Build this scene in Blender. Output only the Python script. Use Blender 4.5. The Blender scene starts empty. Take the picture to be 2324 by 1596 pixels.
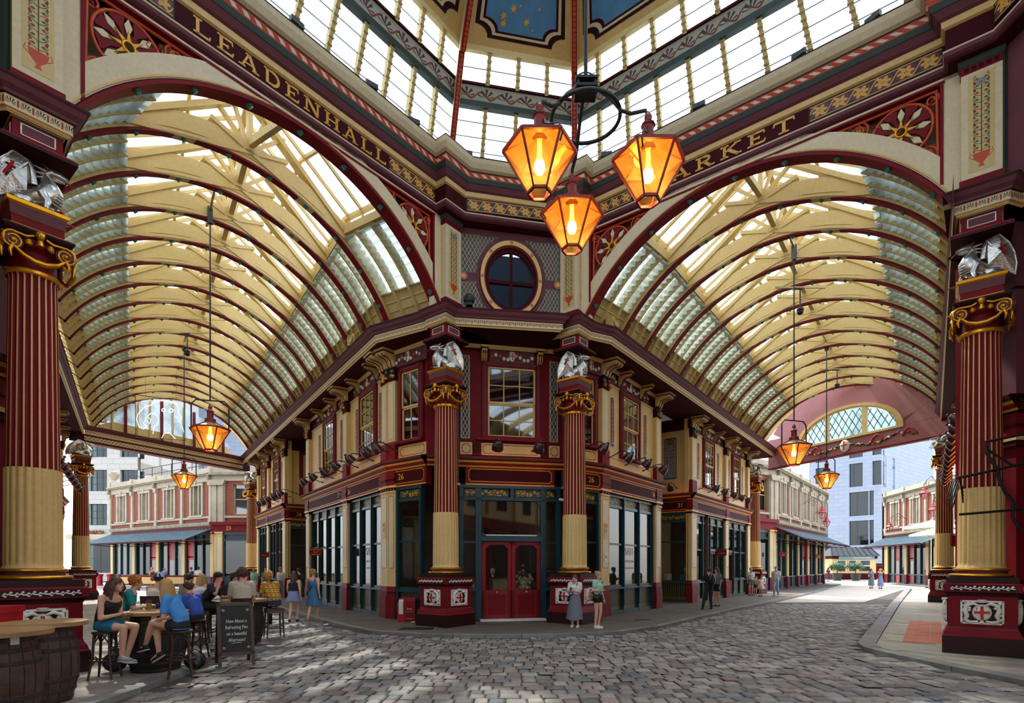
import bpy, bmesh, math, random
from mathutils import Vector, Matrix
random.seed(7)
PI = math.pi
SC = bpy.context.scene
COL = SC.collection
# ---------------------------------------------------------------- camera
F, CX, HY, CH = 1275.0, 1162.0, 1285.0, 1.8        # focal length / centre / horizon in photo pixels, eye height
cd = bpy.data.cameras.new('camera'); cam = bpy.data.objects.new('camera', cd); COL.objects.link(cam)
cam.location = (0, 0, CH); cam.rotation_euler = (PI/2, 0, 0)
cd.sensor_width = 36; cd.lens = 36*F/2324; cd.shift_y = (HY-798)/2324; cd.clip_end = 500; cd.clip_start = .05
SC.camera = cam
# ---------------------------------------------------------------- sky and sun
SC.view_settings.view_transform = 'Standard'; SC.view_settings.look = 'None'
SC.view_settings.exposure = 0.36; SC.view_settings.gamma = 1; SC.view_settings.use_curve_mapping = False
wd = bpy.data.worlds.new('sky'); SC.world = wd; wd.use_nodes = True
wn = wd.node_tree; wn.nodes.clear()
wo = wn.nodes.new('ShaderNodeOutputWorld'); wb = wn.nodes.new('ShaderNodeBackground')
st = wn.nodes.new('ShaderNodeTexSky'); st.sky_type = 'NISHITA'; st.sun_disc = False
st.sun_elevation = math.radians(52); st.sun_rotation = math.radians(20); st.air_density = 1.0; st.dust_density = 2.5; st.ozone_density = 1.0
wm = wn.nodes.new('ShaderNodeMix'); wm.data_type = 'RGBA'; wm.inputs[0].default_value = 0.45
wm.inputs[7].default_value = (7.0, 7.4, 8.0, 1)
wn.links.new(st.outputs[0], wm.inputs[6]); wn.links.new(wm.outputs[2], wb.inputs[0]); wb.inputs[1].default_value = 0.42
wn.links.new(wb.outputs[0], wo.inputs[0])
sd = bpy.data.lights.new('sun', 'SUN'); sun = bpy.data.objects.new('sun', sd); COL.objects.link(sun)
sd.energy = 4.6; sd.angle = math.radians(1.2); sd.color = (1, .95, .86)
SUNV = Vector((-.30, .52, .80)).normalized()          # towards the sun
sun.rotation_euler = SUNV.to_track_quat('Z', 'Y').to_euler(); sun.location = SUNV*60
cy = SC.cycles
cy.max_bounces = 8; cy.diffuse_bounces = 5; cy.glossy_bounces = 3; cy.transmission_bounces = 4; cy.transparent_max_bounces = 24
cy.sample_clamp_indirect = 6.0; cy.caustics_reflective = False; cy.caustics_refractive = False; cy.blur_glossy = 1.0

# ---------------------------------------------------------------- helpers
def P(px, py, D): return Vector(((px-CX)/F*D, D, CH+(HY-py)/F*D))
def G(px, py, z=0.0):
    D = F*(CH-z)/(py-HY); return Vector(((px-CX)/F*D, D, z))
def PZ(px, py, z):
    D = F*(z-CH)/(HY-py); return Vector(((px-CX)/F*D, D, z))
def V2(x, y): return Vector((x, y))
def srgb(h):
    if isinstance(h, str):
        h = h.lstrip('#'); h = [int(h[i:i+2], 16)/255 for i in (0, 2, 4)]
    return tuple((c/12.92 if c <= .04045 else ((c+.055)/1.055)**2.4) for c in h)
MAT = {}
def nodes_of(name):
    m = bpy.data.materials.new(name); m.use_nodes = True; MAT[name] = m
    nt = m.node_tree; b = nt.nodes['Principled BSDF']
    return m, nt, b
def mat(name, col, rough=.55, metal=0, var=.10, scale=6, bump=.0, spec=.5, bscale=None, rnd=0, emit=None, estr=0, coat=0, var2=.06):
    """painted / stone / cloth surface: colour with two layers of procedural noise, optional fine relief"""
    m, nt, b = nodes_of(name); N, L = nt.nodes, nt.links
    c = srgb(col)
    tc = N.new('ShaderNodeTexCoord'); n1 = N.new('ShaderNodeTexNoise'); n1.inputs['Scale'].default_value = scale; n1.inputs['Detail'].default_value = 5
    L.new(tc.outputs['Object'], n1.inputs['Vector'])
    rp = N.new('ShaderNodeMapRange'); rp.inputs[1].default_value = .3; rp.inputs[2].default_value = .7; rp.inputs[3].default_value = 1-var; rp.inputs[4].default_value = 1+var
    L.new(n1.outputs[0], rp.inputs[0])
    last = rp.outputs[0]
    if var2:
        n2 = N.new('ShaderNodeTexNoise'); n2.inputs['Scale'].default_value = scale*9; n2.inputs['Detail'].default_value = 3
        L.new(tc.outputs['Object'], n2.inputs['Vector'])
        r2 = N.new('ShaderNodeMapRange'); r2.inputs[1].default_value = .3; r2.inputs[2].default_value = .7; r2.inputs[3].default_value = 1-var2; r2.inputs[4].default_value = 1+var2
        L.new(n2.outputs[0], r2.inputs[0]); mm = N.new('ShaderNodeMath'); mm.operation = 'MULTIPLY'; L.new(last, mm.inputs[0]); L.new(r2.outputs[0], mm.inputs[1]); last = mm.outputs[0]
    if rnd:
        gi = N.new('ShaderNodeNewGeometry'); oi = N.new('ShaderNodeObjectInfo'); ad = N.new('ShaderNodeMath'); ad.operation = 'ADD'
        L.new(gi.outputs['Random Per Island'], ad.inputs[0]); L.new(oi.outputs['Random'], ad.inputs[1])
        fr = N.new('ShaderNodeMath'); fr.operation = 'FRACT'; L.new(ad.outputs[0], fr.inputs[0])
        r3 = N.new('ShaderNodeMapRange'); r3.inputs[3].default_value = 1-rnd; r3.inputs[4].default_value = 1+rnd; L.new(fr.outputs[0], r3.inputs[0])
        mm = N.new('ShaderNodeMath'); mm.operation = 'MULTIPLY'; L.new(last, mm.inputs[0]); L.new(r3.outputs[0], mm.inputs[1]); last = mm.outputs[0]
    vm = N.new('ShaderNodeVectorMath'); vm.operation = 'SCALE'; vm.inputs[0].default_value = c; L.new(last, vm.inputs['Scale'])
    L.new(vm.outputs[0], b.inputs['Base Color'])
    b.inputs['Roughness'].default_value = rough; b.inputs['Metallic'].default_value = metal; b.inputs['Specular IOR Level'].default_value = spec
    if coat: b.inputs['Coat Weight'].default_value = coat; b.inputs['Coat Roughness'].default_value = .15
    if bump:
        n3 = N.new('ShaderNodeTexNoise'); n3.inputs['Scale'].default_value = bscale or scale*6; n3.inputs['Detail'].default_value = 4
        L.new(tc.outputs['Object'], n3.inputs['Vector'])
        bp = N.new('ShaderNodeBump'); bp.inputs['Strength'].default_value = bump; bp.inputs['Distance'].default_value = .02
        L.new(n3.outputs[0], bp.inputs['Height']); L.new(bp.outputs[0], b.inputs['Normal'])
    if emit: b.inputs['Emission Color'].default_value = (*srgb(emit), 1); b.inputs['Emission Strength'].default_value = estr
    return m
def pane_mat(name, tint, refl=.12, frost=0.0, frostcol=(1, 1, 1), rough=.03):
    """window glass: clear tinted see-through sheet with a mirror coat, optionally frosted"""
    m, nt, b = nodes_of(name); N, L = nt.nodes, nt.links
    out = N['Material Output']; N.remove(b)
    tr = N.new('ShaderNodeBsdfTransparent'); tr.inputs[0].default_value = (*tint, 1)
    gl = N.new('ShaderNodeBsdfGlossy'); gl.inputs['Roughness'].default_value = rough
    gm = N.new('ShaderNodeNewGeometry'); dt = N.new('ShaderNodeVectorMath'); dt.operation = 'DOT_PRODUCT'; L.new(gm.outputs['Normal'], dt.inputs[0]); L.new(gm.outputs['Incoming'], dt.inputs[1])
    ab = N.new('ShaderNodeMath'); ab.operation = 'ABSOLUTE'; L.new(dt.outputs['Value'], ab.inputs[0]); om = N.new('ShaderNodeMath'); om.operation = 'SUBTRACT'; om.inputs[0].default_value = 1; L.new(ab.outputs[0], om.inputs[1])
    pw = N.new('ShaderNodeMath'); pw.operation = 'POWER'; pw.inputs[1].default_value = 5; L.new(om.outputs[0], pw.inputs[0])     # Schlick, same from both sides of the sheet
    mr = N.new('ShaderNodeMapRange'); mr.inputs[3].default_value = refl; mr.inputs[4].default_value = 1; L.new(pw.outputs[0], mr.inputs[0])
    mx = N.new('ShaderNodeMixShader'); L.new(mr.outputs[0], mx.inputs[0]); L.new(tr.outputs[0], mx.inputs[1]); L.new(gl.outputs[0], mx.inputs[2])
    last = mx.outputs[0]
    if frost:
        tl = N.new('ShaderNodeBsdfTranslucent'); tl.inputs[0].default_value = (*frostcol, 1)
        nz = N.new('ShaderNodeTexNoise'); nz.inputs['Scale'].default_value = 1.3; nz.inputs['Detail'].default_value = 3
        tc = N.new('ShaderNodeTexCoord'); L.new(tc.outputs['Object'], nz.inputs['Vector'])
        m3 = N.new('ShaderNodeMapRange'); m3.inputs[1].default_value = .35; m3.inputs[2].default_value = .65; m3.inputs[3].default_value = frost*.6; m3.inputs[4].default_value = min(1, frost*1.4); L.new(nz.outputs[0], m3.inputs[0])
        m2 = N.new('ShaderNodeMixShader'); L.new(m3.outputs[0], m2.inputs[0]); L.new(last, m2.inputs[1]); L.new(tl.outputs[0], m2.inputs[2]); last = m2.outputs[0]
    L.new(last, out.inputs[0]); return m
def pat_mat(name, kind, bg, fg, fg2=None, rough=.5, asp=1.0):
    """flat painted ornament repeating along U (metres / cell) : V runs 0..1 across the band"""
    m, nt, b = nodes_of(name); N, L = nt.nodes, nt.links
    uv = N.new('ShaderNodeUVMap'); sp = N.new('ShaderNodeSeparateXYZ'); L.new(uv.outputs[0], sp.inputs[0])
    def M(op, a, bb=None, c=None):
        n = N.new('ShaderNodeMath'); n.operation = op
        for i, x in enumerate((a, bb, c)):
            if x is None: continue
            if isinstance(x, (int, float)): n.inputs[i].default_value = x
            else: L.new(x, n.inputs[i])
        return n.outputs[0]
    U, Vv = sp.outputs[0], sp.outputs[1]
    x = M('SUBTRACT', M('FRACT', U), .5); y = M('SUBTRACT', Vv, .5)
    def ring(cx, cy, r0, r1):
        d = M('SQRT', M('ADD', M('POWER', M('SUBTRACT', x, cx), 2), M('POWER', M('SUBTRACT', y, cy), 2)))
        return M('MULTIPLY', M('GREATER_THAN', d, r0), M('LESS_THAN', d, r1)), d
    if kind == 'palmette':
        rg, d = ring(0, -.30, .16, .62); ang = M('ARCTAN2', x, M('ADD', y, .30))
        fan = M('GREATER_THAN', M('COSINE', M('MULTIPLY', ang, 16)), -.1)
        a = M('MULTIPLY', M('MULTIPLY', rg, fan), M('LESS_THAN', M('ABSOLUTE', ang), 1.35)); a = M('MULTIPLY', a, M('LESS_THAN', M('ABSOLUTE', x), .34))
        c2 = M('MULTIPLY', M('GREATER_THAN', M('ABSOLUTE', x), .42), M('LESS_THAN', M('ABSOLUTE', y), .3))
    elif kind == 'rope':
        a = M('GREATER_THAN', M('SINE', M('MULTIPLY', M('ADD', U, M('MULTIPLY', Vv, .7)), 2*PI)), .1); a = M('MULTIPLY', a, M('LESS_THAN', M('ABSOLUTE', y), .3))
        c2 = M('GREATER_THAN', M('ABSOLUTE', y), 2)
    elif kind == 'flower':
        rg, d = ring(0, 0, .05, .40); ang = M('ARCTAN2', y, x)
        pet = M('LESS_THAN', d, M('ADD', .20, M('MULTIPLY', M('ABSOLUTE', M('COSINE', M('MULTIPLY', ang, 3))), .18)))
        a = M('MULTIPLY', pet, M('GREATER_THAN', d, .07))
        e = M('MULTIPLY', M('LESS_THAN', M('ABSOLUTE', M('SUBTRACT', M('ABSOLUTE', y), .46)), .03), 1)
        sc = M('LESS_THAN', M('ABSOLUTE', M('SUBTRACT', y, M('MULTIPLY', M('SINE', M('MULTIPLY', U, 2*PI)), .34))), .07)
        a = M('MAXIMUM', M('MAXIMUM', a, e), sc)
        c2, _ = ring(0, 0, 0, .46)
    elif kind == 'vine':
        sc = M('LESS_THAN', M('ABSOLUTE', M('SUBTRACT', y, M('MULTIPLY', M('SINE', M('MULTIPLY', U, 2*PI)), .16))), .05)
        rg, d = ring(0, .14, 0, .2); ang = M('ARCTAN2', x, M('ADD', y, .1))
        pet = M('MULTIPLY', M('LESS_THAN', M('SQRT', M('ADD', M('POWER', x, 2), M('POWER', M('ADD', y, .1), 2))), .42), M('GREATER_THAN', M('COSINE', M('MULTIPLY', ang, 9)), .0))
        a = M('MULTIPLY', pet, M('LESS_THAN', M('ABSOLUTE', ang), 1.4)); c2 = sc
    elif kind == 'scroll':
        nz = N.new('ShaderNodeTexVoronoi'); nz.inputs['Scale'].default_value = 1; nz.feature = 'DISTANCE_TO_EDGE'
        cb = N.new('ShaderNodeCombineXYZ'); L.new(M('MULTIPLY', U, 3.2), cb.inputs[0]); L.new(M('MULTIPLY', Vv, 2.2), cb.inputs[1]); L.new(cb.outputs[0], nz.inputs['Vector'])
        a = M('MULTIPLY', M('GREATER_THAN', nz.outputs[0], .10), M('LESS_THAN', M('ABSOLUTE', y), .44)); c2 = M('GREATER_THAN', M('ABSOLUTE', y), 2)
    elif kind == 'grille':
        g1 = M('GREATER_THAN', M('COSINE', M('MULTIPLY', U, 2*PI)), .55); rg, d = ring(0, 0, .26, .40)
        g2 = M('LESS_THAN', M('ABSOLUTE', M('SUBTRACT', M('ABSOLUTE', x), M('ABSOLUTE', y))), .06)
        a = M('MAXIMUM', M('MAXIMUM', g1, rg), g2); c2 = M('GREATER_THAN', M('ABSOLUTE', y), 2)
        y = M('SUBTRACT', M('FRACT', Vv), .5)
    elif kind == 'guilloche':
        s1 = M('LESS_THAN', M('ABSOLUTE', M('SUBTRACT', y, M('MULTIPLY', M('SINE', M('MULTIPLY', U, 2*PI)), .33))), .12)
        s2 = M('LESS_THAN', M('ABSOLUTE', M('ADD', y, M('MULTIPLY', M('SINE', M('MULTIPLY', U, 2*PI)), .33))), .12)
        a = M('MAXIMUM', s1, s2); c2 = M('GREATER_THAN', M('ABSOLUTE', y), 2)
    m1 = N.new('ShaderNodeMix'); m1.data_type = 'RGBA'; L.new(c2, m1.inputs[0]); m1.inputs[6].default_value = (*srgb(bg), 1); m1.inputs[7].default_value = (*srgb(fg2 or bg), 1)
    m2 = N.new('ShaderNodeMix'); m2.data_type = 'RGBA'; L.new(a, m2.inputs[0]); L.new(m1.outputs[2], m2.inputs[6]); m2.inputs[7].default_value = (*srgb(fg), 1)
    L.new(m2.outputs[2], b.inputs['Base Color']); b.inputs['Roughness'].default_value = rough
    return m

class MB:
    """collects shapes; build() links them as one mesh object"""
    def __init__(s, M=None): s.v = []; s.f = []; s.mi = []; s.mats = []; s.sm = []; s.uv = {}; s.M = M; s.flip = M is not None and M.to_3x3().determinant() < 0
    def add(s, vs, fs, m, smooth=False, uvs=None):
        b = len(s.v)
        if s.M is not None: s.v += [tuple(s.M @ Vector(v)) for v in vs]
        else: s.v += [tuple(v) for v in vs]
        if m not in s.mats: s.mats.append(m)
        k = s.mats.index(m)
        for i, f in enumerate(fs):
            ff = tuple(b+j for j in f); u = uvs[i] if uvs else None
            if s.flip: ff = ff[::-1]; u = u[::-1] if u else None
            if u: s.uv[len(s.f)] = u
            s.f.append(ff); s.mi.append(k); s.sm.append(smooth)
        return s
    def box(s, x0, x1, y0, y1, z0, z1, m, R=None):
        vs = [(x, y, z) for z in (z0, z1) for y in (y0, y1) for x in (x0, x1)]
        if R is not None: vs = [R @ Vector(v) for v in vs]
        fs = [(0, 2, 3, 1), (4, 5, 7, 6), (0, 1, 5, 4), (2, 6, 7, 3), (0, 4, 6, 2), (1, 3, 7, 5)]
        dx, dy, dz = x1-x0, y1-y0, z1-z0
        return s.add(vs, fs, m)
    def quad(s, a, b, c, d, m, uv=None):
        return s.add([a, b, c, d], [(0, 1, 2, 3)], m, uvs=[uv] if uv else None)
    def prism(s, poly, y0, y1, m, m2=None):
        """poly in (x,z), extruded along y; front face is y1"""
        n = len(poly)
        ar = sum(poly[i][0]*poly[(i+1) % n][1]-poly[(i+1) % n][0]*poly[i][1] for i in range(n))
        if ar < 0: poly = poly[::-1]
        vs = [(x, y0, z) for x, z in poly]+[(x, y1, z) for x, z in poly]
        s.add(vs, [tuple(range(n))], m); 
        b = [(x, y1, z) for x, z in poly]; s.add(b, [tuple(range(n))[::-1]], m2 or m)
        s.add(vs, [(i, i+n, (i+1) % n+n, (i+1) % n) for i in range(n)], m); return s
    def slab(s, poly, z0, z1, m):
        n = len(poly)
        ar = sum(poly[i][0]*poly[(i+1) % n][1]-poly[(i+1) % n][0]*poly[i][1] for i in range(n))
        if ar < 0: poly = poly[::-1]
        vs = [(p[0], p[1], z0) for p in poly]+[(p[0], p[1], z1) for p in poly]
        s.add(vs, [tuple(range(n))[::-1], tuple(range(n, 2*n))]+[(i, (i+1) % n, (i+1) % n+n, i+n) for i in range(n)], m); return s
    def tube(s, pts, r, m, n=8, smooth=True, caps=True, flat=None):
        """swept round bar through points; r number or list; flat=(sx,sy) squashes the section"""
        pts = [Vector(p) for p in pts]; k = len(pts); rr = r if isinstance(r, (list, tuple)) else [r]*k
        up = None; rings = []
        for i in range(k):
            t = (pts[min(i+1, k-1)]-pts[max(i-1, 0)])
            if t.length < 1e-9: t = Vector((0, 0, 1))
            t.normalize()
            if up is None: up = Vector((0, 0, 1)) if abs(t.z) < .9 else Vector((0, 1, 0))
            a = t.cross(up)
            if a.length < 1e-6: a = t.orthogonal()
            a.normalize(); bb = a.cross(t).normalized(); up = bb
            fx, fy = flat or (1, 1)
            rings.append([pts[i]+a*math.cos(2*PI*j/n)*rr[i]*fx+bb*math.sin(2*PI*j/n)*rr[i]*fy for j in range(n)])
        vs = [p for rg in rings for p in rg]
        fs = [(i*n+j, i*n+(j+1) % n, (i+1)*n+(j+1) % n, (i+1)*n+j) for i in range(k-1) for j in range(n)]
        s.add(vs, fs, m, smooth)
        if caps: s.add(rings[0], [tuple(range(n))[::-1]], m); s.add(rings[-1], [tuple(range(n))], m)
        return s
    def lathe(s, prof, m, n=24, c=(0, 0, 0), smooth=True, R=None, a0=0, a1=2*PI):
        """prof list of (r,z) or (r,z,mat)"""
        full = abs(a1-a0-2*PI) < 1e-6; k = n if full else n+1
        cc = Vector(c)
        for i in range(len(prof)-1):
            p, q = prof[i], prof[i+1]; mm = p[2] if len(p) > 2 else m
            vs = []
            for (r, z) in ((p[0], p[1]), (q[0], q[1])):
                for j in range(k):
                    t = a0+(a1-a0)*j/n; v = Vector((r*math.cos(t), r*math.sin(t), z)); vs.append((R @ v if R else v)+cc)
            s.add(vs, [(j, (j+1) % k, k+(j+1) % k, k+j) for j in range(n)], mm, smooth)
        return s
    def ball(s, c, r, m, n=10, sc=(1, 1, 1), R=None):
        h = max(4, n//2+1); vs = []
        for i in range(h+1):
            for j in range(n):
                a, b = PI*i/h, 2*PI*j/n
                v = Vector((math.sin(a)*math.cos(b)*r*sc[0], math.sin(a)*math.sin(b)*r*sc[1], math.cos(a)*r*sc[2]))
                vs.append((R @ v if R else v)+Vector(c))
        return s.add(vs, [(i*n+j, (i+1)*n+j, (i+1)*n+(j+1) % n, i*n+(j+1) % n) for i in range(h) for j in range(n)], m, True)
    def bar(s, a, b, w, h, m, up=(0, 0, 1)):
        """square beam from a to b; w across, h along 'up'"""
        a, b = Vector(a), Vector(b); t = (b-a).normalized(); u = Vector(up)
        x = t.cross(u)
        if x.length < 1e-5: x = t.orthogonal()
        x.normalize(); y = x.cross(t).normalized()
        vs = [p+x*sx*w/2+y*sy*h/2 for p in (a, b) for sy in (-1, 1) for sx in (-1, 1)]
        return s.add(vs, [(0, 2, 3, 1), (4, 5, 7, 6), (0, 1, 5, 4), (2, 6, 7, 3), (0, 4, 6, 2), (1, 3, 7, 5)], m)
    def sweep(s, prof, path, side=1, closed=False, smooth=False):
        """moulding: prof = [(out, z, mat, cell)], path = plan points; 'out' grows to the right of travel when side=1; cell = metres per ornament"""
        n = len(path); pts = [Vector((p[0], p[1])) for p in path]
        offs = []; ln = [0]
        for i in range(n):
            if closed or 0 < i < n-1: d0 = (pts[i]-pts[i-1]).normalized(); d1 = (pts[(i+1) % n]-pts[i]).normalized()
            elif i == 0: d0 = d1 = (pts[1]-pts[0]).normalized()
            else: d0 = d1 = (pts[-1]-pts[-2]).normalized()
            n0 = Vector((d0.y, -d0.x)); n1 = Vector((d1.y, -d1.x)); o = n0+n1
            if o.length < 1e-4: o = n0
            o.normalize(); o = o/max(.35, o.dot(n0)); offs.append(o*side)
        segs = n if closed else n-1
        for i in range(segs): ln.append(ln[-1]+(pts[(i+1) % n]-pts[i]).length)
        for k in range(len(prof)-1):
            p, q = prof[k], prof[k+1]; vs = []; fs = []; uvs = []
            cell = p[3] if len(p) > 3 else 1.0
            for i in range(n):
                for r in (p, q):
                    w = pts[i]+offs[i]*r[0]; vs.append((w.x, w.y, r[1]))
            for i in range(segs):
                j = (i+1) % n; f = (2*i, 2*i+1, 2*j+1, 2*j); u0, u1 = ln[i]/cell, ln[i+1]/cell; uu = [(u0, 0), (u0, 1), (u1, 1), (u1, 0)]
                if side > 0: f = f[::-1]; uu = uu[::-1]
                fs.append(f); uvs.append(uu)
            s.add(vs, fs, p[2], smooth, uvs)
        return s
    def build(s, name, parent=None, loc=None):
        me = bpy.data.meshes.new(name); me.from_pydata(s.v, [], s.f)
        for m in s.mats: me.materials.append(MAT[m])
        me.polygons.foreach_set('material_index', s.mi); me.polygons.foreach_set('use_smooth', s.sm)
        if s.uv:
            ul = me.uv_layers.new(name='UVMap')
            for fi, uu in s.uv.items():
                st_ = me.polygons[fi].loop_start
                for k, u in enumerate(uu): ul.data[st_+k].uv = u
        me.update()
        o = bpy.data.objects.new(name, me); COL.objects.link(o)
        if parent: o.parent = parent
        if loc is not None: o.location = loc
        return o
def tag(o, label, cat, group=None, kind=None):
    if label: o['label'] = label
    if cat: o['category'] = cat
    if group: o['group'] = group
    if kind: o['kind'] = kind
    return o
def struct(o, label=None): o['kind'] = 'structure'; (o.__setitem__('label', label) if label else None); return o
def thing(name, label, cat, loc=(0, 0, 0), rz=0, group=None):
    o = bpy.data.objects.new(name, None); COL.objects.link(o); o.empty_display_size = .1
    o.location = loc; o.rotation_euler = (0, 0, rz); return tag(o, label, cat, group)
def dup(root, loc=None, rz=None, label=None, group=None, parent=None):
    r = root.copy(); COL.objects.link(r)
    if parent: r.parent = parent
    if loc is not None: r.location = loc
    if rz is not None: r.rotation_euler = (0, 0, rz)
    if label: r['label'] = label
    if group: r['group'] = group
    for ch in list(root.children): dup(ch, parent=r)
    return r
def inst(src, parent, M):
    o = bpy.data.objects.new(src.name.split('.')[0], src.data); COL.objects.link(o); o.parent = parent; o.matrix_local = M; return o
def frame(o, s, n=None):
    """matrix with local x along s, local y along outward normal n, z up"""
    s = Vector((s[0], s[1], 0)).normalized(); n = Vector((n[0], n[1], 0)).normalized() if n is not None else Vector((s.y, -s.x, 0))
    M = Matrix.Identity(4)
    for i in range(3): M[i][0] = s[i]; M[i][1] = n[i]; M[i][2] = (0, 0, 1)[i]; M[i][3] = (o[0], o[1], o[2] if len(o) > 2 else 0)[i]
    return M
def text_mesh(body, size, m, ext=.004, align='CENTER', sx=1.0, shear=0):
    c = bpy.data.curves.new('lettering', 'FONT'); c.body = body; c.size = size; c.extrude = ext; c.align_x = align; c.align_y = 'CENTER'; c.shear = shear; c.resolution_u = 3
    o = bpy.data.objects.new('tmp', c); COL.objects.link(o); bpy.context.view_layer.update()
    me = bpy.data.meshes.new_from_object(o.evaluated_get(bpy.context.evaluated_depsgraph_get())); bpy.data.objects.remove(o); bpy.data.curves.remove(c)
    me.materials.clear(); me.materials.append(MAT[m])
    if sx != 1: me.transform(Matrix.Diagonal((sx, 1, 1, 1)))
    return me
def lettering(body, size, m, origin, right, parent=None, name='lettering', ext=.004, sx=1.0, align='CENTER', up=(0, 0, 1), shear=0):
    """text standing at origin; 'right' = reading direction"""
    me = text_mesh(body, size, m, ext, align, sx, shear); r = Vector(right).normalized(); u = Vector(up); u = (u-r*u.dot(r)).normalized(); n = r.cross(u)
    M = Matrix.Identity(4)
    for i in range(3): M[i][0] = r[i]; M[i][1] = u[i]; M[i][2] = n[i]; M[i][3] = origin[i]
    me.transform(M); o = bpy.data.objects.new(name, me); COL.objects.link(o)
    if parent: o.parent = parent
    return o

# ---------------------------------------------------------------- materials
mat('cream', 'cfb97c', .5, var=.05, scale=1.2)            # vault paint
mat('cream2', 'd9b876', .5, var=.06, scale=1.5)           # facade yellow
mat('creamp', 'd9cba6', .5, var=.05, scale=1.5)           # pale stone-cream of the arches
mat('red', '76131c', .55, var=.12, scale=2, spec=.16)
mat('red2', '861b22', .5, var=.1, scale=2, spec=.25)
mat('maroon', '3d0a12', .65, var=.1, scale=2, spec=.12)
mat('dark', '2c0c10', .5, var=.1, scale=2, spec=.25)
mat('mauve', '6c4048', .6, var=.08, scale=2, spec=.15)
mat('mauve2', 'a4686a', .5, var=.08, scale=1.5)
mat('green', '33403a', .5, spec=.3)
mat('latground', '4c463f', .6)
mat('backing', '8f8a62', .7, var=.18, scale=4)
mat('teal', '0b3c48', .4, var=.12, scale=2)
mat('tealg', '2f7a6d', .4)
mat('gold', 'd99a1c', .28, metal=.75, var=.15, scale=8)
mat('goldp', 'd8a02c', .4, var=.08)
mat('yellow', 'e2a62e', .45)
mat('silver', 'cfcfca', .24, metal=.85, var=.25, scale=9, bump=.25, bscale=34)
mat('white', 'e4e0d4', .45)
mat('scarlet', 'b01420', .4)
mat('orange', 'c2481c', .45)
mat('black', '121214', .35)
mat('iron', '1b1c1e', .5, bump=.2)
mat('leafg', '3c5a38', .6)
mat('pink', 'cf9a8c', .5)
mat('bluep', '6f93a4', .5)
mat('skyblue', '4f86b0', .6, var=.1, scale=3)
mat('wood', '6a4426', .5, var=.25, scale=5, bump=.2)
mat('wooddark', '3a2216', .45, var=.25, scale=6)
mat('woodtop', 'a07c50', .5, var=.22, scale=5)
mat('barrel', '4a3222', .6, var=.3, scale=6, bump=.3, rnd=.25)
mat('barrelblk', '1d1715', .55, var=.3, scale=6, bump=.3, rnd=.2)
mat('hoop', '3a3430', .5, metal=.6, var=.2)
mat('stone', 'b0a48e', .8, var=.14, scale=1.2, bump=.2)
mat('stonedirt', '8e8672', .85, var=.3, scale=3)
mat('brick', 'a3452c', .8, var=.12, scale=3, rnd=.22)
mat('brickd', '9a4a36', .85, var=.12, scale=3, rnd=.2)
mat('mortar', 'b08f7a', .9)
mat('whiteb', 'd4dbe6', .75, var=.05, scale=.8, rnd=.05)
mat('joint', 'a9b0bb', .9)
mat('slate', '8398a0', .4, metal=.0, var=.15, scale=3)
mat('slated', '2f3638', .5, var=.2)
mat('cobble', '86827c', .62, var=.16, scale=7, bump=.45, bscale=28, rnd=.42)
mat('cobblep', '857770', .62, var=.16, scale=7, bump=.45, bscale=28, rnd=.35)
mat('cobbleb', '696c70', .6, var=.16, scale=7, bump=.45, bscale=28, rnd=.35)
mat('grout', '4d463d', .9, var=.2, scale=8, bump=.5, bscale=40)
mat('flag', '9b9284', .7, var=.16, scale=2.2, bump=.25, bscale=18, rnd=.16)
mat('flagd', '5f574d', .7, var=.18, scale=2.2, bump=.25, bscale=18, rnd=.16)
mat('kerb', '7c7a78', .7, var=.18, scale=4, bump=.3, rnd=.18)
mat('road', 'b9b2a6', .85, var=.1, scale=2, bump=.2)
mat('terracotta', 'b5603f', .7, var=.1, rnd=.12)
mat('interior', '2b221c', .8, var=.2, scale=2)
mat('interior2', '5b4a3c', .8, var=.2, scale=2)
mat('lampglow', 'ffb040', .5, emit='ff9a28', estr=9)
mat('bulb', 'fff0d0', .5, emit='ffdc90', estr=22)
mat('lamphousing', '3a1216', .28, var=.1, coat=.4)
mat('copperp', '7a2018', .4, var=.15)
mat('beeramber', 'c8861c', .2, spec=.6)
mat('neon', 'ffffff', .5, emit='ffffff', estr=2.2)
mat('silverleaf', '8e938c', .35, metal=.6, var=.3, scale=10)
pane_mat('roofglass', (.93, .97, .98), .06, .22, (.95, .98, 1))
pane_mat('frostglass', (.80, .90, .96), .08, .55, (.82, .92, 1.0))
pane_mat('lunglass', (.30, .38, .44), .08, .4, (.45, .55, .62))
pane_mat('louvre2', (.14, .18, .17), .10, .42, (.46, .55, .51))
pane_mat('louvre', (.34, .43, .39), .10, .35, (.62, .74, .68))
pane_mat('shopglass', (.60, .62, .60), .09)
pane_mat('upglass', (.30, .32, .34), .2)
pane_mat('amber', (.98, .62, .22), .10, .10, (1, .62, .2))
pane_mat('clear', (.93, .95, .95), .10)
pane_mat('tealglass', (.20, .40, .45), .07)
pane_mat('latticeglass', (.55, .80, .86), .1, .5, (.6, .9, 1))
pat_mat('palm', 'palmette', 'dcc79a', '3a2a24', '8c3030')
pat_mat('rope', 'rope', 'b8431f', 'e6d3c0')
pat_mat('frieze', 'flower', '2a0f14', 'cf9d3a', '5c1d28')
pat_mat('vine', 'vine', 'a9ad98', '4a3038', '8c3030')
pat_mat('scrollw', 'scroll', '4b1a1e', 'c9c5b4')
pat_mat('goldscroll', 'scroll', '15201e', 'a98e3c')
pat_mat('grille', 'grille', '0d1a18', '6c6426')
pat_mat('guill', 'guilloche', '8c6a52', 'd8c08a')
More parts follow.
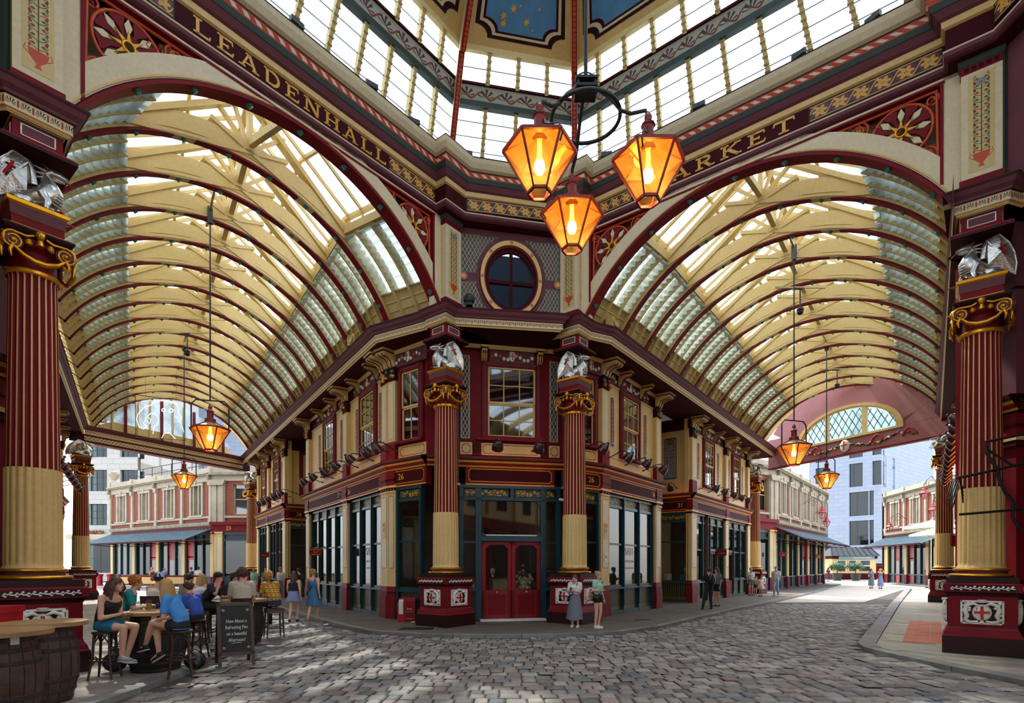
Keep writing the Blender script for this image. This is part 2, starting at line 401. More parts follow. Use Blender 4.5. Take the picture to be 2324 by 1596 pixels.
# ---------------------------------------------------------------- plan of the hall (camera at the origin looking along +Y)
C = Vector((.95, 8.6, 0)); e1 = Vector((.785, -.62, 0)).normalized(); e2 = Vector((-e1.y, e1.x, 0))
ANG = math.atan2(e1.y, e1.x)
def E(u, v, z=0): return Vector((C.x+e1.x*u+e2.x*v, C.y+e1.y*u+e2.y*v, z))
ME = Matrix.Translation(C) @ Matrix.Rotation(ANG, 4, 'Z')
dL = Vector((-.560, .828, 0)).normalized(); dR = Vector((.597, .802, 0)).normalized()
nLF = Vector((-dL.y, dL.x, 0)); nRF = Vector((dR.y, -dR.x, 0))       # towards the arm axis
pCL, pCR, pR, pL = E(-7.66, 4.9), E(-5.0, 8.03), E(5.0, 8.03), E(-7.66, -4.9)
# ================================================================ FLOOR
def inpoly(p, poly):
    c = False; n = len(poly)
    for i in range(n):
        a, b = poly[i], poly[i-1]
        if (a[1] > p[1]) != (b[1] > p[1]) and p[0] < (b[0]-a[0])*(p[1]-a[1])/(b[1]-a[1])+a[0]: c = not c
    return c
LFo = Vector((-4.28, 19.3, 0)); RFo = Vector((3.15, 19.8, 0))
def LFp(s, o=0, z=0): p = LFo+dL*s+nLF*o; return Vector((p.x, p.y, z))
def RFp(s, o=0, z=0): p = RFo+dR*s+nRF*o; return Vector((p.x, p.y, z))
kL = [LFp(s, 2.0)[:2] for s in (32, 20, 10, 1.0)]
kerb_c = kL+[(-5.0, 16.9), (-3.9, 15.6), (-2.4, 14.85), (-.7, 14.6), (1.2, 14.75), (2.9, 15.4), (4.47, 16.9), (9.43, 23.7), (13.0, 28.3), (21.9, 40.3), (33.7, 57)]
pave_c = kerb_c+[(40, 75), (-10, 75), (-38, 60)]
kerb_r = [(33, 47), (18.4, 27.3), (8.15, 13.25), (7.82, 12.5), (7.78, 11.6), (7.88, 10.07), (8.05, 8.8), (8.3, 6.0), (8.6, -6)]
pave_r = kerb_r+[(50, -6), (60, 47)]
kerb_l = [(-5.3, -6), (-5.45, 6), (-5.5, 8.35), (-5.62, 9.9), (-6.1, 11.4), (-7.0, 12.9), (-15.1, 24.9), (-24, 38.1)]
pave_l = kerb_l+[(-60, 38.1), (-60, -6)]
floor = MB().slab([(-90, -14), (90, -14), (90, 120), (-90, 120)], -.4, -.115, 'road').build('floor'); struct(floor, 'paved market floor of granite setts and flagstones')
MB().slab([(-12, -8), (30, -8), (33, 47), (18.5, 29.5), (13.5, 28.9), (-10, 42), (-26, 42)], -.3, -.085, 'grout').build('sett_bed', floor)
def kerbline(pts, w, inside, lab):
    """row of kerb stones following a plan line"""
    L = [Vector((p[0], p[1])) for p in pts]; made = 0
    for i in range(len(L)-1):
        a, b = L[i], L[i+1]; d = b-a; ln = d.length; n = max(1, round(ln/1.0)); d.normalize(); nn = Vector((d.y, -d.x))*inside
        if min(a.y, b.y) > 45 or max(a.y, b.y) < 3: continue
        for k in range(n):
            p = a+d*(ln*k/n+.008); q = a+d*(ln*(k+1)/n-.008)
            if q.y < 5 or p.y > 46: continue
            MB().slab([p, q, q+nn*w, p+nn*w], -.12, .004, 'kerb').build('kerb_stone', floor)
kerbline(kerb_c, .22, -1, 'c'); kerbline(kerb_r, .36, -1, 'r'); kerbline(kerb_l, .3, -1, 'l')
def bevel_slab(w, h, b, m, t=.09, name='x'):
    mb = MB(); x, y = w/2, h/2
    vs = [(-x, -y, -t), (x, -y, -t), (x, y, -t), (-x, y, -t), (-x, -y, -b), (x, -y, -b), (x, y, -b), (-x, y, -b), (-x+b*1.4, -y+b*1.4, 0), (x-b*1.4, -y+b*1.4, 0), (x-b*1.4, y-b*1.4, 0), (-x+b*1.4, y-b*1.4, 0)]
    mb.add(vs, [(8, 9, 10, 11)]+[(4+i, 4+(i+1) % 4, 8+(i+1) % 4, 8+i) for i in range(4)]+[(i, (i+1) % 4, 4+(i+1) % 4, 4+i) for i in range(4)], m)
    return vs, mb
def pavement(poly, ang, org, w, ls, m, clip, seed):
    """flagstones laid in courses; every slab its own piece"""
    rnd = random.Random(seed); ca, sa = math.cos(ang), math.sin(ang)
    MB().slab([p[:2] for p in poly], -.3, -.007, m).build('slab_bed', floor)
    meshes = {}
    for l in ls:
        _, mb = bevel_slab(l-.012, w-.012, .006, m, .06); o = mb.build('flagstone', floor); meshes[l] = o.data; bpy.data.objects.remove(o)
    for r in range(-60, 60):
        x = -40+rnd.random()*1.2
        while x < 50:
            l = rnd.choice(ls); cx, cy = x+l/2, (r+.5)*w; x += l
            px, py = org[0]+ca*cx-sa*cy, org[1]+sa*cx+ca*cy
            if not clip(px, py): continue
            ok = all(inpoly((org[0]+ca*(cx+dx*l/2)-sa*(cy+dy*w/2), org[1]+sa*(cx+dx*l/2)+ca*(cy+dy*w/2)), poly) for dx in (-1, 1) for dy in (-1, 1))
            if not ok: continue
            o = bpy.data.objects.new('flagstone', meshes[l]); COL.objects.link(o); o.parent = floor
            o.location = (px, py, rnd.uniform(-.004, .002)); o.rotation_euler = (0, 0, ang)
def seen(px, py): return py > 6.5 and abs(px/py) < .95
aR = math.atan2(dR.y, dR.x); aL = math.atan2(dL.y, dL.x)
def shrink(poly, kerb, w):
    return poly
pavement([(33.3, 46.6), (18.75, 27.1), (8.5, 13.1), (8.18, 12.4), (8.14, 11.6), (8.24, 10.07), (8.41, 8.8), (8.66, 6.0), (50, 6), (60, 46.6)], aR-PI/2, (8.4, 12.6), .62, (.7, .9, 1.15, 1.4), 'flag', lambda x, y: seen(x, y) and y < 30 and x < .97*y, 1)
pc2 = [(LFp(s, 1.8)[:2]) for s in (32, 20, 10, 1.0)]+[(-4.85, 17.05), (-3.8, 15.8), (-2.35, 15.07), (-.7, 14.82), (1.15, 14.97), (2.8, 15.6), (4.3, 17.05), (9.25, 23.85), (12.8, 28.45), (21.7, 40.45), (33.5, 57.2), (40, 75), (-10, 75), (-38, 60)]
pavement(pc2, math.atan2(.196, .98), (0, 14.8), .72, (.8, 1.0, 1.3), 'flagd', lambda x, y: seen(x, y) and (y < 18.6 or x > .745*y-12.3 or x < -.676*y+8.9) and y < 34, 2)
pavement([(-5.6, 6), (-5.8, 8.35), (-5.92, 9.9), (-6.36, 11.5), (-7.28, 13.0), (-15.4, 25.0), (-24.3, 38.1), (-60, 38.1), (-60, 6)], aL, (-7, 12), .66, (.8, 1.0, 1.3), 'flag', lambda x, y: seen(x, y) and y < 22 and x > -.676*y-4.2, 3)
# granite setts
road = [(8.28, 6.0), (8.02, 8.8), (7.85, 10.07), (7.75, 11.6), (7.8, 12.55), (8.12, 13.25), (18.35, 27.25), (12.95, 27.6), (9.35, 23.6), (4.4, 16.75), (2.95, 15.25), (1.25, 14.6), (-.7, 14.45), (-2.5, 14.7), (-4.05, 15.5), (-5.2, 16.85), LFp(1.0, 2.16)[:2], LFp(14, 2.16)[:2], (-15.3, 25.2), (-6.9, 12.7), (-5.95, 11.3), (-5.5, 9.9), (-5.35, 8.35), (-5.3, 6.0)]
rnd = random.Random(5); cells = []
row = 0; y = 6.5
while y < 29:
    hgt = .275+rnd.uniform(-.02, .02); x = -16+rnd.random()*.3
    while x < 19:
        w = rnd.choice((.2, .235, .27, .30)); cx, cy = x+w/2, y+hgt/2+.045*x*.6; x += w
        if abs(cx/cy) > .94: continue
        if inpoly((cx, cy), road) and inpoly((cx-w*.4, cy), road) and inpoly((cx+w*.4, cy), road): cells.append((cx, cy, w, hgt))
    y += hgt
gut = lambda cx, cy: abs((cx-7.3)-(cy-12.8)*.744) < .42 and cy > 8.5 and cy < 26
order = sorted(range(len(cells)), key=lambda i: cells[i][1] + .15*abs(cells[i][0]))
near = set([i for i in order if abs(cells[i][0]/cells[i][1]) < .91 and cells[i][1] > 7.1][:300])
kinds = ('cobble', 'cobble', 'cobble', 'cobblep', 'cobble', 'cobbleb')
proto = {}
far = MB()
for i, (cx, cy, w, h) in enumerate(cells):
    m = kinds[rnd.randrange(6)]; g = gut(cx, cy); zz = -.058+rnd.uniform(-.012, .012)-(.010 if g else 0); rz = rnd.uniform(-.05, .05)
    if i in near:
        k = (m, w)
        if k not in proto:
            _, mb = bevel_slab(w-.028, .275-.03, .017, m, .05); o = mb.build('sett', floor); proto[k] = o.data; bpy.data.objects.remove(o)
        o = bpy.data.objects.new('sett', proto[k]); COL.objects.link(o); o.parent = floor; o.location = (cx, cy, zz)
        o.rotation_euler = (rnd.uniform(-.03, .03), rnd.uniform(-.03, .03), rz); o.scale = (1, h/.275, 1)
    else:
        vs, _ = bevel_slab(w-.026, h-.03, .016, m, .04); c, s = math.cos(rz), math.sin(rz); tx, ty = rnd.uniform(-.03, .03), rnd.uniform(-.03, .03)
        far.add([(cx+a*c-b*s, cy+a*s+b*c, zz+z+a*tx+b*ty) for a, b, z in vs], [(8, 9, 10, 11)]+[(4+q, 4+(q+1) % 4, 8+(q+1) % 4, 8+q) for q in range(4)], m)
o = far.build('sett_field', floor); o['kind'] = 'stuff'
# terracotta strip of tiles beside the right-hand plinth
for i in range(24):
    for j in range(3):
        p = Vector((10.0, 12.9, 0))+dR*(.265*i)+nRF*(-.27*j-.05); q = p+dR*.255; k = nRF*-.26
        MB().slab([p[:2], q[:2], (q+k)[:2], (p+k)[:2]], -.01, .006, 'terracotta').build('floor_tile', floor)
# ================================================================ COLUMNS
def sq_sweep(mb, prof):
    """square-plan moulding; prof = [(half, z, mat, cell)]"""
    for k in range(len(prof)-1):
        p, q = prof[k], prof[k+1]; a, b = p[0], q[0]; cell = p[3] if len(p) > 3 else 1
        A = [(-a, -a), (a, -a), (a, a), (-a, a)]; B = [(-b, -b), (b, -b), (b, b), (-b, b)]
        vs = [(x, y, p[1]) for x, y in A]+[(x, y, q[1]) for x, y in B]
        mb.add(vs, [(i, (i+1) % 4, 4+(i+1) % 4, 4+i) for i in range(4)], p[2], uvs=[[(0, 0), (2*a/cell, 0), (2*b/cell, 1), (0, 1)]]*4)
    p = prof[-1]; a = p[0]; mb.add([(-a, -a, p[1]), (a, -a, p[1]), (a, a, p[1]), (-a, a, p[1])], [(0, 1, 2, 3)], p[2])
    return mb
FACES = [Matrix.Rotation(a, 4, 'Z') for a in (PI/2, PI, 0, -PI/2)]
def spiral(cx, cz, r0, turns, y, sgn=1, n=22, a0=0.0, grow=.12):
    return [(cx+sgn*math.cos(a0+2*PI*turns*i/n)*r0*(1-(1-grow)*i/n), y, cz+math.sin(a0+2*PI*turns*i/n)*r0*(1-(1-grow)*i/n)) for i in range(n+1)]
def shield_panel(parent, R, half):
    """relief of the city arms in a framed black panel; R turns it to its face (local +x is the face's right, -y outward)"""
    fr = Matrix.Translation((0, 0, 0))
    w, z0, z1 = .34, .62, 1.10
    mb = MB(R); y = -half
    mb.box(-w, w, y-.012, y, z0, z1, 'dark')
    for a, b, c, d in ((-w, w, z0, z0+.035), (-w, w, z1-.035, z1), (-w, -w+.035, z0, z1), (w-.035, w, z0, z1)): mb.box(a, b, y-.035, y, c, d, 'white')
    o = mb.build('arms_panel', parent)
    mb = MB(R); mb.ball((0, y-.015, .86), .16, 'white', 14, (1, .25, 1.05)); b = mb.build('shield', o)
    mb = MB(R); mb.box(-.125, .125, y-.07, y-.03, .84, .885, 'scarlet'); mb.box(-.025, .025, y-.072, y-.03, .72, .985, 'scarlet'); mb.box(-.09, -.075, y-.062, y-.04, .91, .955, 'scarlet')
    mb.build('red_cross', o)
    mb = MB(R); rr = random.Random(3)
    for s in (-1, 1):
        mb.tube([(s*.05, y-.03, 1.0), (s*.14, y-.05, 1.04), (s*.24, y-.05, 1.0), (s*.27, y-.05, .9), (s*.23, y-.05, .8), (s*.27, y-.04, .70), (s*.17, y-.04, .66), (s*.06, y-.03, .68)], [.02, .035, .04, .045, .045, .04, .03, .02], 'white', 6)
        for k in range(9): mb.ball((s*(.2+.09*rr.random()), y-.05, .67+.37*k/8), .035, 'white', 6, (1.1, .6, .8))
        mb.tube([(s*.2, y-.04, .98), (s*.29, y-.03, 1.06)], [.03, .008], 'white', 5)
    mb.lathe([(.0, .0), (.07, 0), (.085, .05), (.06, .06), (0, .06)], 'white', 8, c=(0, y-.03, 1.06)); mb.lathe([(.0, 0), (.05, .02), (.03, .06), (0, .07)], 'white', 8, c=(0, y-.04, .63))
    mb.build('supporters', o)
def make_column(label, loc, faces=(0, 1, 2, 3), full=True):
    t = thing('fluted_column', label, 'column', loc, ANG)
    mb = MB(); sq_sweep(mb, [(.64, 0, 'dark'), (.64, .36, 'red'), (.62, .38, 'red'), (.60, .45, 'red'), (.56, .52, 'mauve'), (.56, .54, 'red'), (.55, .56, 'red'), (.55, 1.18, 'dark'), (.58, 1.24, 'maroon'), (.62, 1.27, 'red'), (.62, 1.43, 'red'), (.59, 1.455, 'maroon'), (.57, 1.46, 'dark'), (.57, 1.57, 'dark')])
    mb.build('plinth', t)
    for f in faces:
        R = FACES[f]
        if full: shield_panel(t, R, .55)
        mb = MB(R); y = -.622; mb.box(-.52, .52, y, y+.01, 1.29, 1.41, 'dark')
        for k in range(14):
            x = -.47+.94*k/13
            mb.tube([(x-.03, y-.008, 1.33+.03*(k % 2)), (x, y-.02, 1.37-.03*(k % 2)), (x+.035, y-.008, 1.34)], .013, 'white', 5)
            mb.ball((x, y-.01, 1.35+(.03 if k % 2 else -.03)), .018, 'white', 6, (1.3, .6, 1))
        mb.build('scroll_relief', t)
    b = MB(); pr = []
    for z0, r, h in ((1.57, .535, .07), (1.70, .47, .055)):
        for k in range(7): a = -PI/2+PI*k/6; pr.append((r-.04+.045*math.cos(a), z0+h/2+h/2*math.sin(a), 'gold'))
        if z0 < 1.6: pr.append((.43, 1.65, 'mauve')); pr.append((.43, 1.69, 'mauve'))
    b.lathe(pr, 'gold', 28); b.build('base_rings', t)
    NF = 22; z0, zs, z1 = 1.76, 3.42, 6.60
    def ringpts(r, depth, sgn):
        out = []
        for k in range(NF):
            a0 = 2*PI*k/NF; st = 2*PI/NF
            for fr_, dd in ((0, 0), (.26, 0), (.34, .55), (.63, 1), (.92, .55)):
                rr = r+sgn*depth*dd; out.append((rr*math.cos(a0+st*fr_), rr*math.sin(a0+st*fr_)))
        return out
    def shaft(rows, mfil, mflu, sgn, name):
        mb = MB(); n = NF*5; vs = []
        for z, r, dp in rows: vs += [(x, y, z) for x, y in ringpts(r, dp, sgn)]
        for k in range(len(rows)-1):
            f1 = [(k*n+j, k*n+(j+1) % n, (k+1)*n+(j+1) % n, (k+1)*n+j) for j in range(n)]
            if k == 0: base = len(mb.v)
            mb.f += [tuple(f) for f in f1]
        mb.v = [tuple(v) for v in vs]; mb.mats = [mfil, mflu]
        mb.mi = [0 if (i % n) % 5 == 0 else 1 for i in range(len(mb.f))]; mb.sm = [(i % n) % 5 != 0 for i in range(len(mb.f))]
        return mb.build(name, t)
    shaft([(z0, .415, .002), (z0+.06, .385, .002), (z0+.11, .378, .018), (zs, .366, .018)], 'cream2', 'cream2', 1, 'lower_shaft')
    shaft([(zs, .366, .03), (4.6, .352, .03), (z1-.09, .325, .03), (z1-.03, .325, .002), (z1, .34, 0)], 'cream2', 'red', -1, 'upper_shaft')
    mb = MB(); mb.lathe([(.35, 6.60, 'goldp'), (.375, 6.62, 'gold'), (.38, 6.66, 'gold'), (.35, 6.69, 'red'), (.31, 6.70, 'red'), (.315, 6.98, 'red'), (.38, 7.05, 'red'), (.38, 7.2, 'red')], 'red', 28)
    mb.build('necking', t)
    # capital
    cap = MB(); sq_sweep(cap, [(.40, 7.18, 'maroon'), (.44, 7.21, 'dark'), (.47, 7.26, 'dark'), (.47, 7.285, 'dark')]); cap = cap.build('capital', t)
    for f in (0, 1, 2, 3):
        mb = MB(FACES[f]); y = -.40
        for s in (-1, 1):
            cx = s*.34; mb.lathe([(0, 0), (.125, 0), (.14, .03), (.125, .07), (0, .07)], 'mauve', 16, c=(cx, y+.02, 7.01), R=Matrix.Rotation(PI/2, 3, 'X'))
            mb.tube(spiral(cx, 7.01, .145, 2.2, y-.055, -s, 30, PI*.5), [.020*(1-.5*i/30) for i in range(31)], 'gold', 6); mb.ball((cx, y-.06, 7.01), .035, 'gold', 8)
            mb.tube([(cx, y-.04, 7.155), (s*.17, y-.05, 7.14), (s*.08, y-.05, 7.18)], .022, 'gold', 6)
            mb.tube([(cx, y-.06, 6.93), (cx+s*.04, y-.07, 6.84), (cx+s*.02, y-.06, 6.74)], [.03, .03, .012], 'gold', 6)
        mb.tube([(-.33, y-.06, 6.92), (-.22, y-.10, 6.80), (-.08, y-.09, 6.75), (.08, y-.09, 6.75), (.22, y-.10, 6.80), (.33, y-.06, 6.92)], [.02, .035, .042, .042, .035, .02], 'gold', 7)
        mb.lathe([(0, 0), (.05, .02), (.06, .06), (.04, .1), (0, .11)], 'gold', 6, c=(.14, y-.03, 7.0)); mb.lathe([(0, 0), (.05, .02), (.06, .06), (.04, .1), (0, .11)], 'gold', 6, c=(-.14, y-.03, 7.0))
        mb.ball((0, y-.07, 7.19), .062, 'gold', 10, (.9, .9, 1.15)); mb.ball((0, y-.05, 7.22), .078, 'gold', 8, (1, .8, .9)); mb.tube([(0, y-.05, 7.13), (0, y-.06, 7.03)], [.04, .06], 'gold', 7); mb.ball((0, y-.135, 7.185), .015, 'gold', 6)
        mb.build('volutes_and_garland', cap)
    mb = MB(); sq_sweep(mb, [(.34, 7.285, 'red'), (.34, 7.32, 'gold'), (.355, 7.335, 'gold'), (.355, 7.345, 'red'), (.345, 7.35, 'red'), (.345, 7.47, 'gold'), (.365, 7.485, 'mauve'), (.36, 7.50, 'mauve'), (.37, 7.65, 'gold'), (.40, 7.68, 'gold'), (.415, 7.73, 'dark'), (.41, 7.74, 'dark')])
    mb.build('dragon_pedestal', t)
    return t
col_CL = make_column('fluted maroon and cream column left of the corner shop door, under a dragon facing the left arcade', pCL)
def col(label, p): return dup(col_CL, p, ANG, label)
col_CR = col('fluted maroon and cream column right of the corner shop door, two women standing before its plinth', pCR)
col_R = col('fluted column with black iron brackets beside its shaft and terracotta floor tiles at its plinth', pR)
col_L = col('fluted column standing behind the wooden barrel tables and the red litter bin', pL)
pEL1, pEL2 = P(572, 1285, 40.3), P(176, 1285, 30.2)+Vector((.12, .08, 0)); pER1, pER2 = P(1712, 1285, 37.2), P(2143, 1285, 28.0)
for p in (pEL1, pEL2, pER1, pER2): p.z = 0
col('distant fluted column at the end of the left arcade beside the shop numbered 28', pEL1)
col('distant fluted column at the end of the left arcade before the tall white office block', pEL2)
col('distant fluted column at the end of the right arcade beside the stone-fronted shop with a glass canopy', pER1)
col('distant fluted column in sunlight at the end of the right arcade, opposite the shop with a glass canopy', pER2)
# ================================================================ MAIN CORNICE (springing of the vaults)
CORN = [(-1.9, 9.06, 'maroon'), (-.06, 9.06, 'cream2'), (-.04, 9.10, 'cream2'), (0, 9.12, 'palm', .19), (0, 9.30, 'dark'), (.04, 9.31, 'mauve'), (.05, 9.36, 'mauve'), (.12, 9.42, 'mauve'), (.16, 9.50, 'mauve'), (.20, 9.52, 'dark'), (.20, 9.55, 'maroon'), (-1.9, 9.57, 'maroon')]
def plan(*pts): return [(p[0], p[1]) for p in pts]
h = .44
def ress(c): return [c-e2*h-e1*h, c-e2*h+e1*h, c+e2*h+e1*h]
bend = Vector((-4.45, 18.25, 0))
cL_far = bend+dL*26.4
rcl, rcr = ress(pCL), ress(pCR)
rf0 = Vector((3.06, 18.07, 0)); rf_far = rf0+dR*24.2
cpath = plan(cL_far, bend, rcl[0]-e1*.05+e2*.06, rcl[0], rcl[1], Vector((-1.73, 16.94)), Vector((1.58, 17.4)), rcr[0], rcr[1], rcr[1]+e2*.75, rf0+dR*.35, rf_far)
wall_c = MB().sweep(CORN, cpath, side=1)
cornice = wall_c.build('trim_1'); struct(cornice, 'mauve cornice with painted palmettes round the corner shop building')
# right-hand cornice of the right arm and left-hand cornice of the left arm
rr0 = Vector((.47+.745*11.3, 11.3, 0)); rr_far = Vector((.47+.745*28.2, 28.2, 0))
MBR = MB().sweep(CORN, plan(rr_far, rr0+dR*.3, pR-e2*h-e1*h+e2*.9, pR-e2*h-e1*h, pR-e2*h+e1*h, pR-e2*h+e1*h+e2*.3+e1*.2, pR+e1*3.2-e2*3.4), side=1)
struct(MBR.build('trim_2'), 'mauve palmette cornice above the column with iron brackets')
ll0 = Vector((-2.65-.676*13.2, 13.2, 0)); ll_far = Vector((-2.65-.676*30.9, 30.9, 0))
MBL = MB().sweep(CORN, plan(ll_far, ll0, pL+e1*h+e2*h-e1*.9, pL+e1*h+e2*h, pL+e1*h-e2*h, pL+e1*(h-.3)-e2*(h+.2), pL+e1*2.6-e2*3.6), side=-1)
struct(MBL.build('trim_3'), 'mauve palmette cornice above the column behind the barrels')
def block(p, par):
    """panelled block over the dragon"""
    mb = MB(Matrix.Translation(p) @ Matrix.Rotation(ANG, 4, 'Z'))
    mb.add([(-.5, -.5, 8.60), (-.5, .5, 8.60), (.5, .5, 8.60), (.5, -.5, 8.60)], [(0, 1, 2, 3)], 'maroon')        # closed underside
    sq_sweep(mb, [(.50, 8.60, 'dark'), (.50, 8.66, 'scarlet'), (.46, 8.70, 'red'), (.33, 8.78, 'red'), (.33, 9.02, 'dark'), (.34, 9.05, 'cream2'), (.40, 9.08, 'cream2'), (.43, 9.13, 'cream2')])
    for f in FACES:
        b2 = MB(Matrix.Translation(p) @ Matrix.Rotation(ANG, 4, 'Z') @ f); b2.box(-.22, .22, -.337, -.32, 8.82, 8.99, 'mauve')
        for a, b, c, d in ((-.23, .23, 8.81, 8.825), (-.23, .23, 8.985, 9.0), (-.23, -.21, 8.81, 9.0), (.21, .23, 8.81, 9.0)): b2.box(a, b, -.342, -.32, c, d, 'white')
        o2 = b2.build('block_panel', par)
    # square back piece joining block to the building behind
    return mb.build('panelled_block', par)
for p, par in ((pCL, cornice), (pCR, cornice)): block(p, par)
tr2 = bpy.data.objects['trim_2']; tr3 = bpy.data.objects['trim_3']
block(pR, tr2); block(pL, tr3)
# ================================================================ ARCH SCREENS between cornice and ring
RI, ZS, ZC = 5.16, 9.55, 12.1
ZO = ZC-RI
def arc(r, a): return (r*math.sin(a), ZO+r*math.cos(a))
AS = math.asin(4.45/RI)
ZR0, ZR1 = 12.35, 13.85        # ring
def plant(mb, w, z0, z1, y, vase=True, fruit=False, seed=1):
    """painted plant growing from a vase; flat paint just proud of the panel (local x right, y outward)"""
    rr = random.Random(seed); hh = z1-z0; vz = z0+(.16*hh if vase else .05*hh)
    def disc(x, z, r, m, n=7, sx=1, sz=1): mb.add([(x+r*sx*math.cos(2*PI*k/n), y, z+r*sz*math.sin(2*PI*k/n)) for k in range(n)], [tuple(range(n))], m)
    def strip(pts, wd, m):
        for (a, b) in zip(pts[:-1], pts[1:]):
            d = Vector((b[0]-a[0], b[1]-a[1])); 
            if d.length < 1e-6: continue
            d.normalize(); nx, nz = -d.y*wd/2, d.x*wd/2
            mb.add([(a[0]-nx, y, a[1]-nz), (b[0]-nx, y, b[1]-nz), (b[0]+nx, y, b[1]+nz), (a[0]+nx, y, a[1]+nz)], [(0, 1, 2, 3)], m)
    if vase:
        vw = w*.42; mb.add([(x*vw, y, z0+zz*.16*hh) for x, zz in ((-.35, 0), (.35, 0), (.15, .22), (.8, .6), (.95, 1), (-.95, 1), (-.8, .6), (-.15, .22))], [(2, 3, 4, 5, 6, 7), (0, 1, 2, 7)], 'orange')
        for s in (-1, 1): strip([(s*vw*.8, z0+.16*hh*.6), (s*vw*1.25, z0+.16*hh*.8), (s*vw*1.1, z0+.16*hh*1.1)], .012, 'orange')
    strip([(0, vz), (0, z1-.04*hh)], .018, 'leafg')
    n = max(4, int(hh/.16))
    for k in range(n):
        z = vz+(z1-vz)*(k+.5)/n
        for s in (-1, 1):
            x1 = s*w*.36; strip([(0, z-.05), (x1*.6, z-.02), (x1, z+.04), (x1*.8, z+.08)], .012, 'leafg' if k % 2 else 'orange')
            disc(x1*.55, z+.03, .032, 'leafg', 4, 1.2, .7); disc(x1*.9, z-.03, .028, 'leafg', 4, .7, 1.3)
            if fruit: disc(s*w*(.12+.2*rr.random()), z+.02*rr.random(), .055+.02*rr.random(), 'orange', 8)
            else: disc(x1*.8, z+.085, .026, ('scarlet', 'bluep', 'scarlet')[k % 3], 6)
    disc(0, z1-.06*hh, w*.22, 'bluep' if not fruit else 'leafg', 9); disc(0, z1-.06*hh, w*.09, 'yellow', 7)
def rosette(mb, cx, cz, r, y):
    """openwork wheel: ring, eight flared petals, gold star"""
    t = [(cx+r*math.cos(2*PI*k/28), y, cz+r*math.sin(2*PI*k/28)) for k in range(29)]
    mb.tube(t, .035, 'orange', 6, caps=False)
    for k in range(8):
        a = 2*PI*k/8+PI/8; ca, sa = math.cos(a), math.sin(a)
        def q(rad, off): return (cx+ca*rad*r-sa*off*r, cz+sa*rad*r+ca*off*r)
        mb.prism([q(.22, -.05), q(.55, -.06), q(.85, -.22), q(.93, -.2), q(.9, 0), q(.93, .2), q(.85, .22), q(.55, .06), q(.22, .05)], y-.02, y+.03, 'red')
        b = a+PI/8; cb, sb = math.cos(b), math.sin(b)
        def q2(rad, off): return (cx+cb*rad*r-sb*off*r, cz+sb*rad*r+cb*off*r)
        mb.prism([q2(.16, -.07), q2(.56, 0), q2(.16, .07)], y+.01, y+.05, 'yellow')
        mb.prism([q2(.42, -.02), q2(.7, -.12), q2(.95, 0), q2(.7, .12), q2(.42, .02)], y-.015, y+.012, 'creamp')
    mb.tube([(cx+.18*r*math.cos(2*PI*k/14), y+.04, cz+.18*r*math.sin(2*PI*k/14)) for k in range(15)], .03, 'gold', 6, caps=False)
def curl(mb, cx, cz, r, y, s=1, a0=0, star=False):
    mb.tube(spiral(cx, cz, r, 1.6, y, s, 26, a0, .3 if star else .1), .026, 'orange', 5)
    if star:
        for k in range(6):
            a = 2*PI*k/6; mb.prism([(cx+math.cos(a+.5)*r*.1, cz+math.sin(a+.5)*r*.1), (cx+math.cos(a)*r*.42, cz+math.sin(a)*r*.42), (cx+math.cos(a-.5)*r*.1, cz+math.sin(a-.5)*r*.1)], y, y+.03, 'yellow')
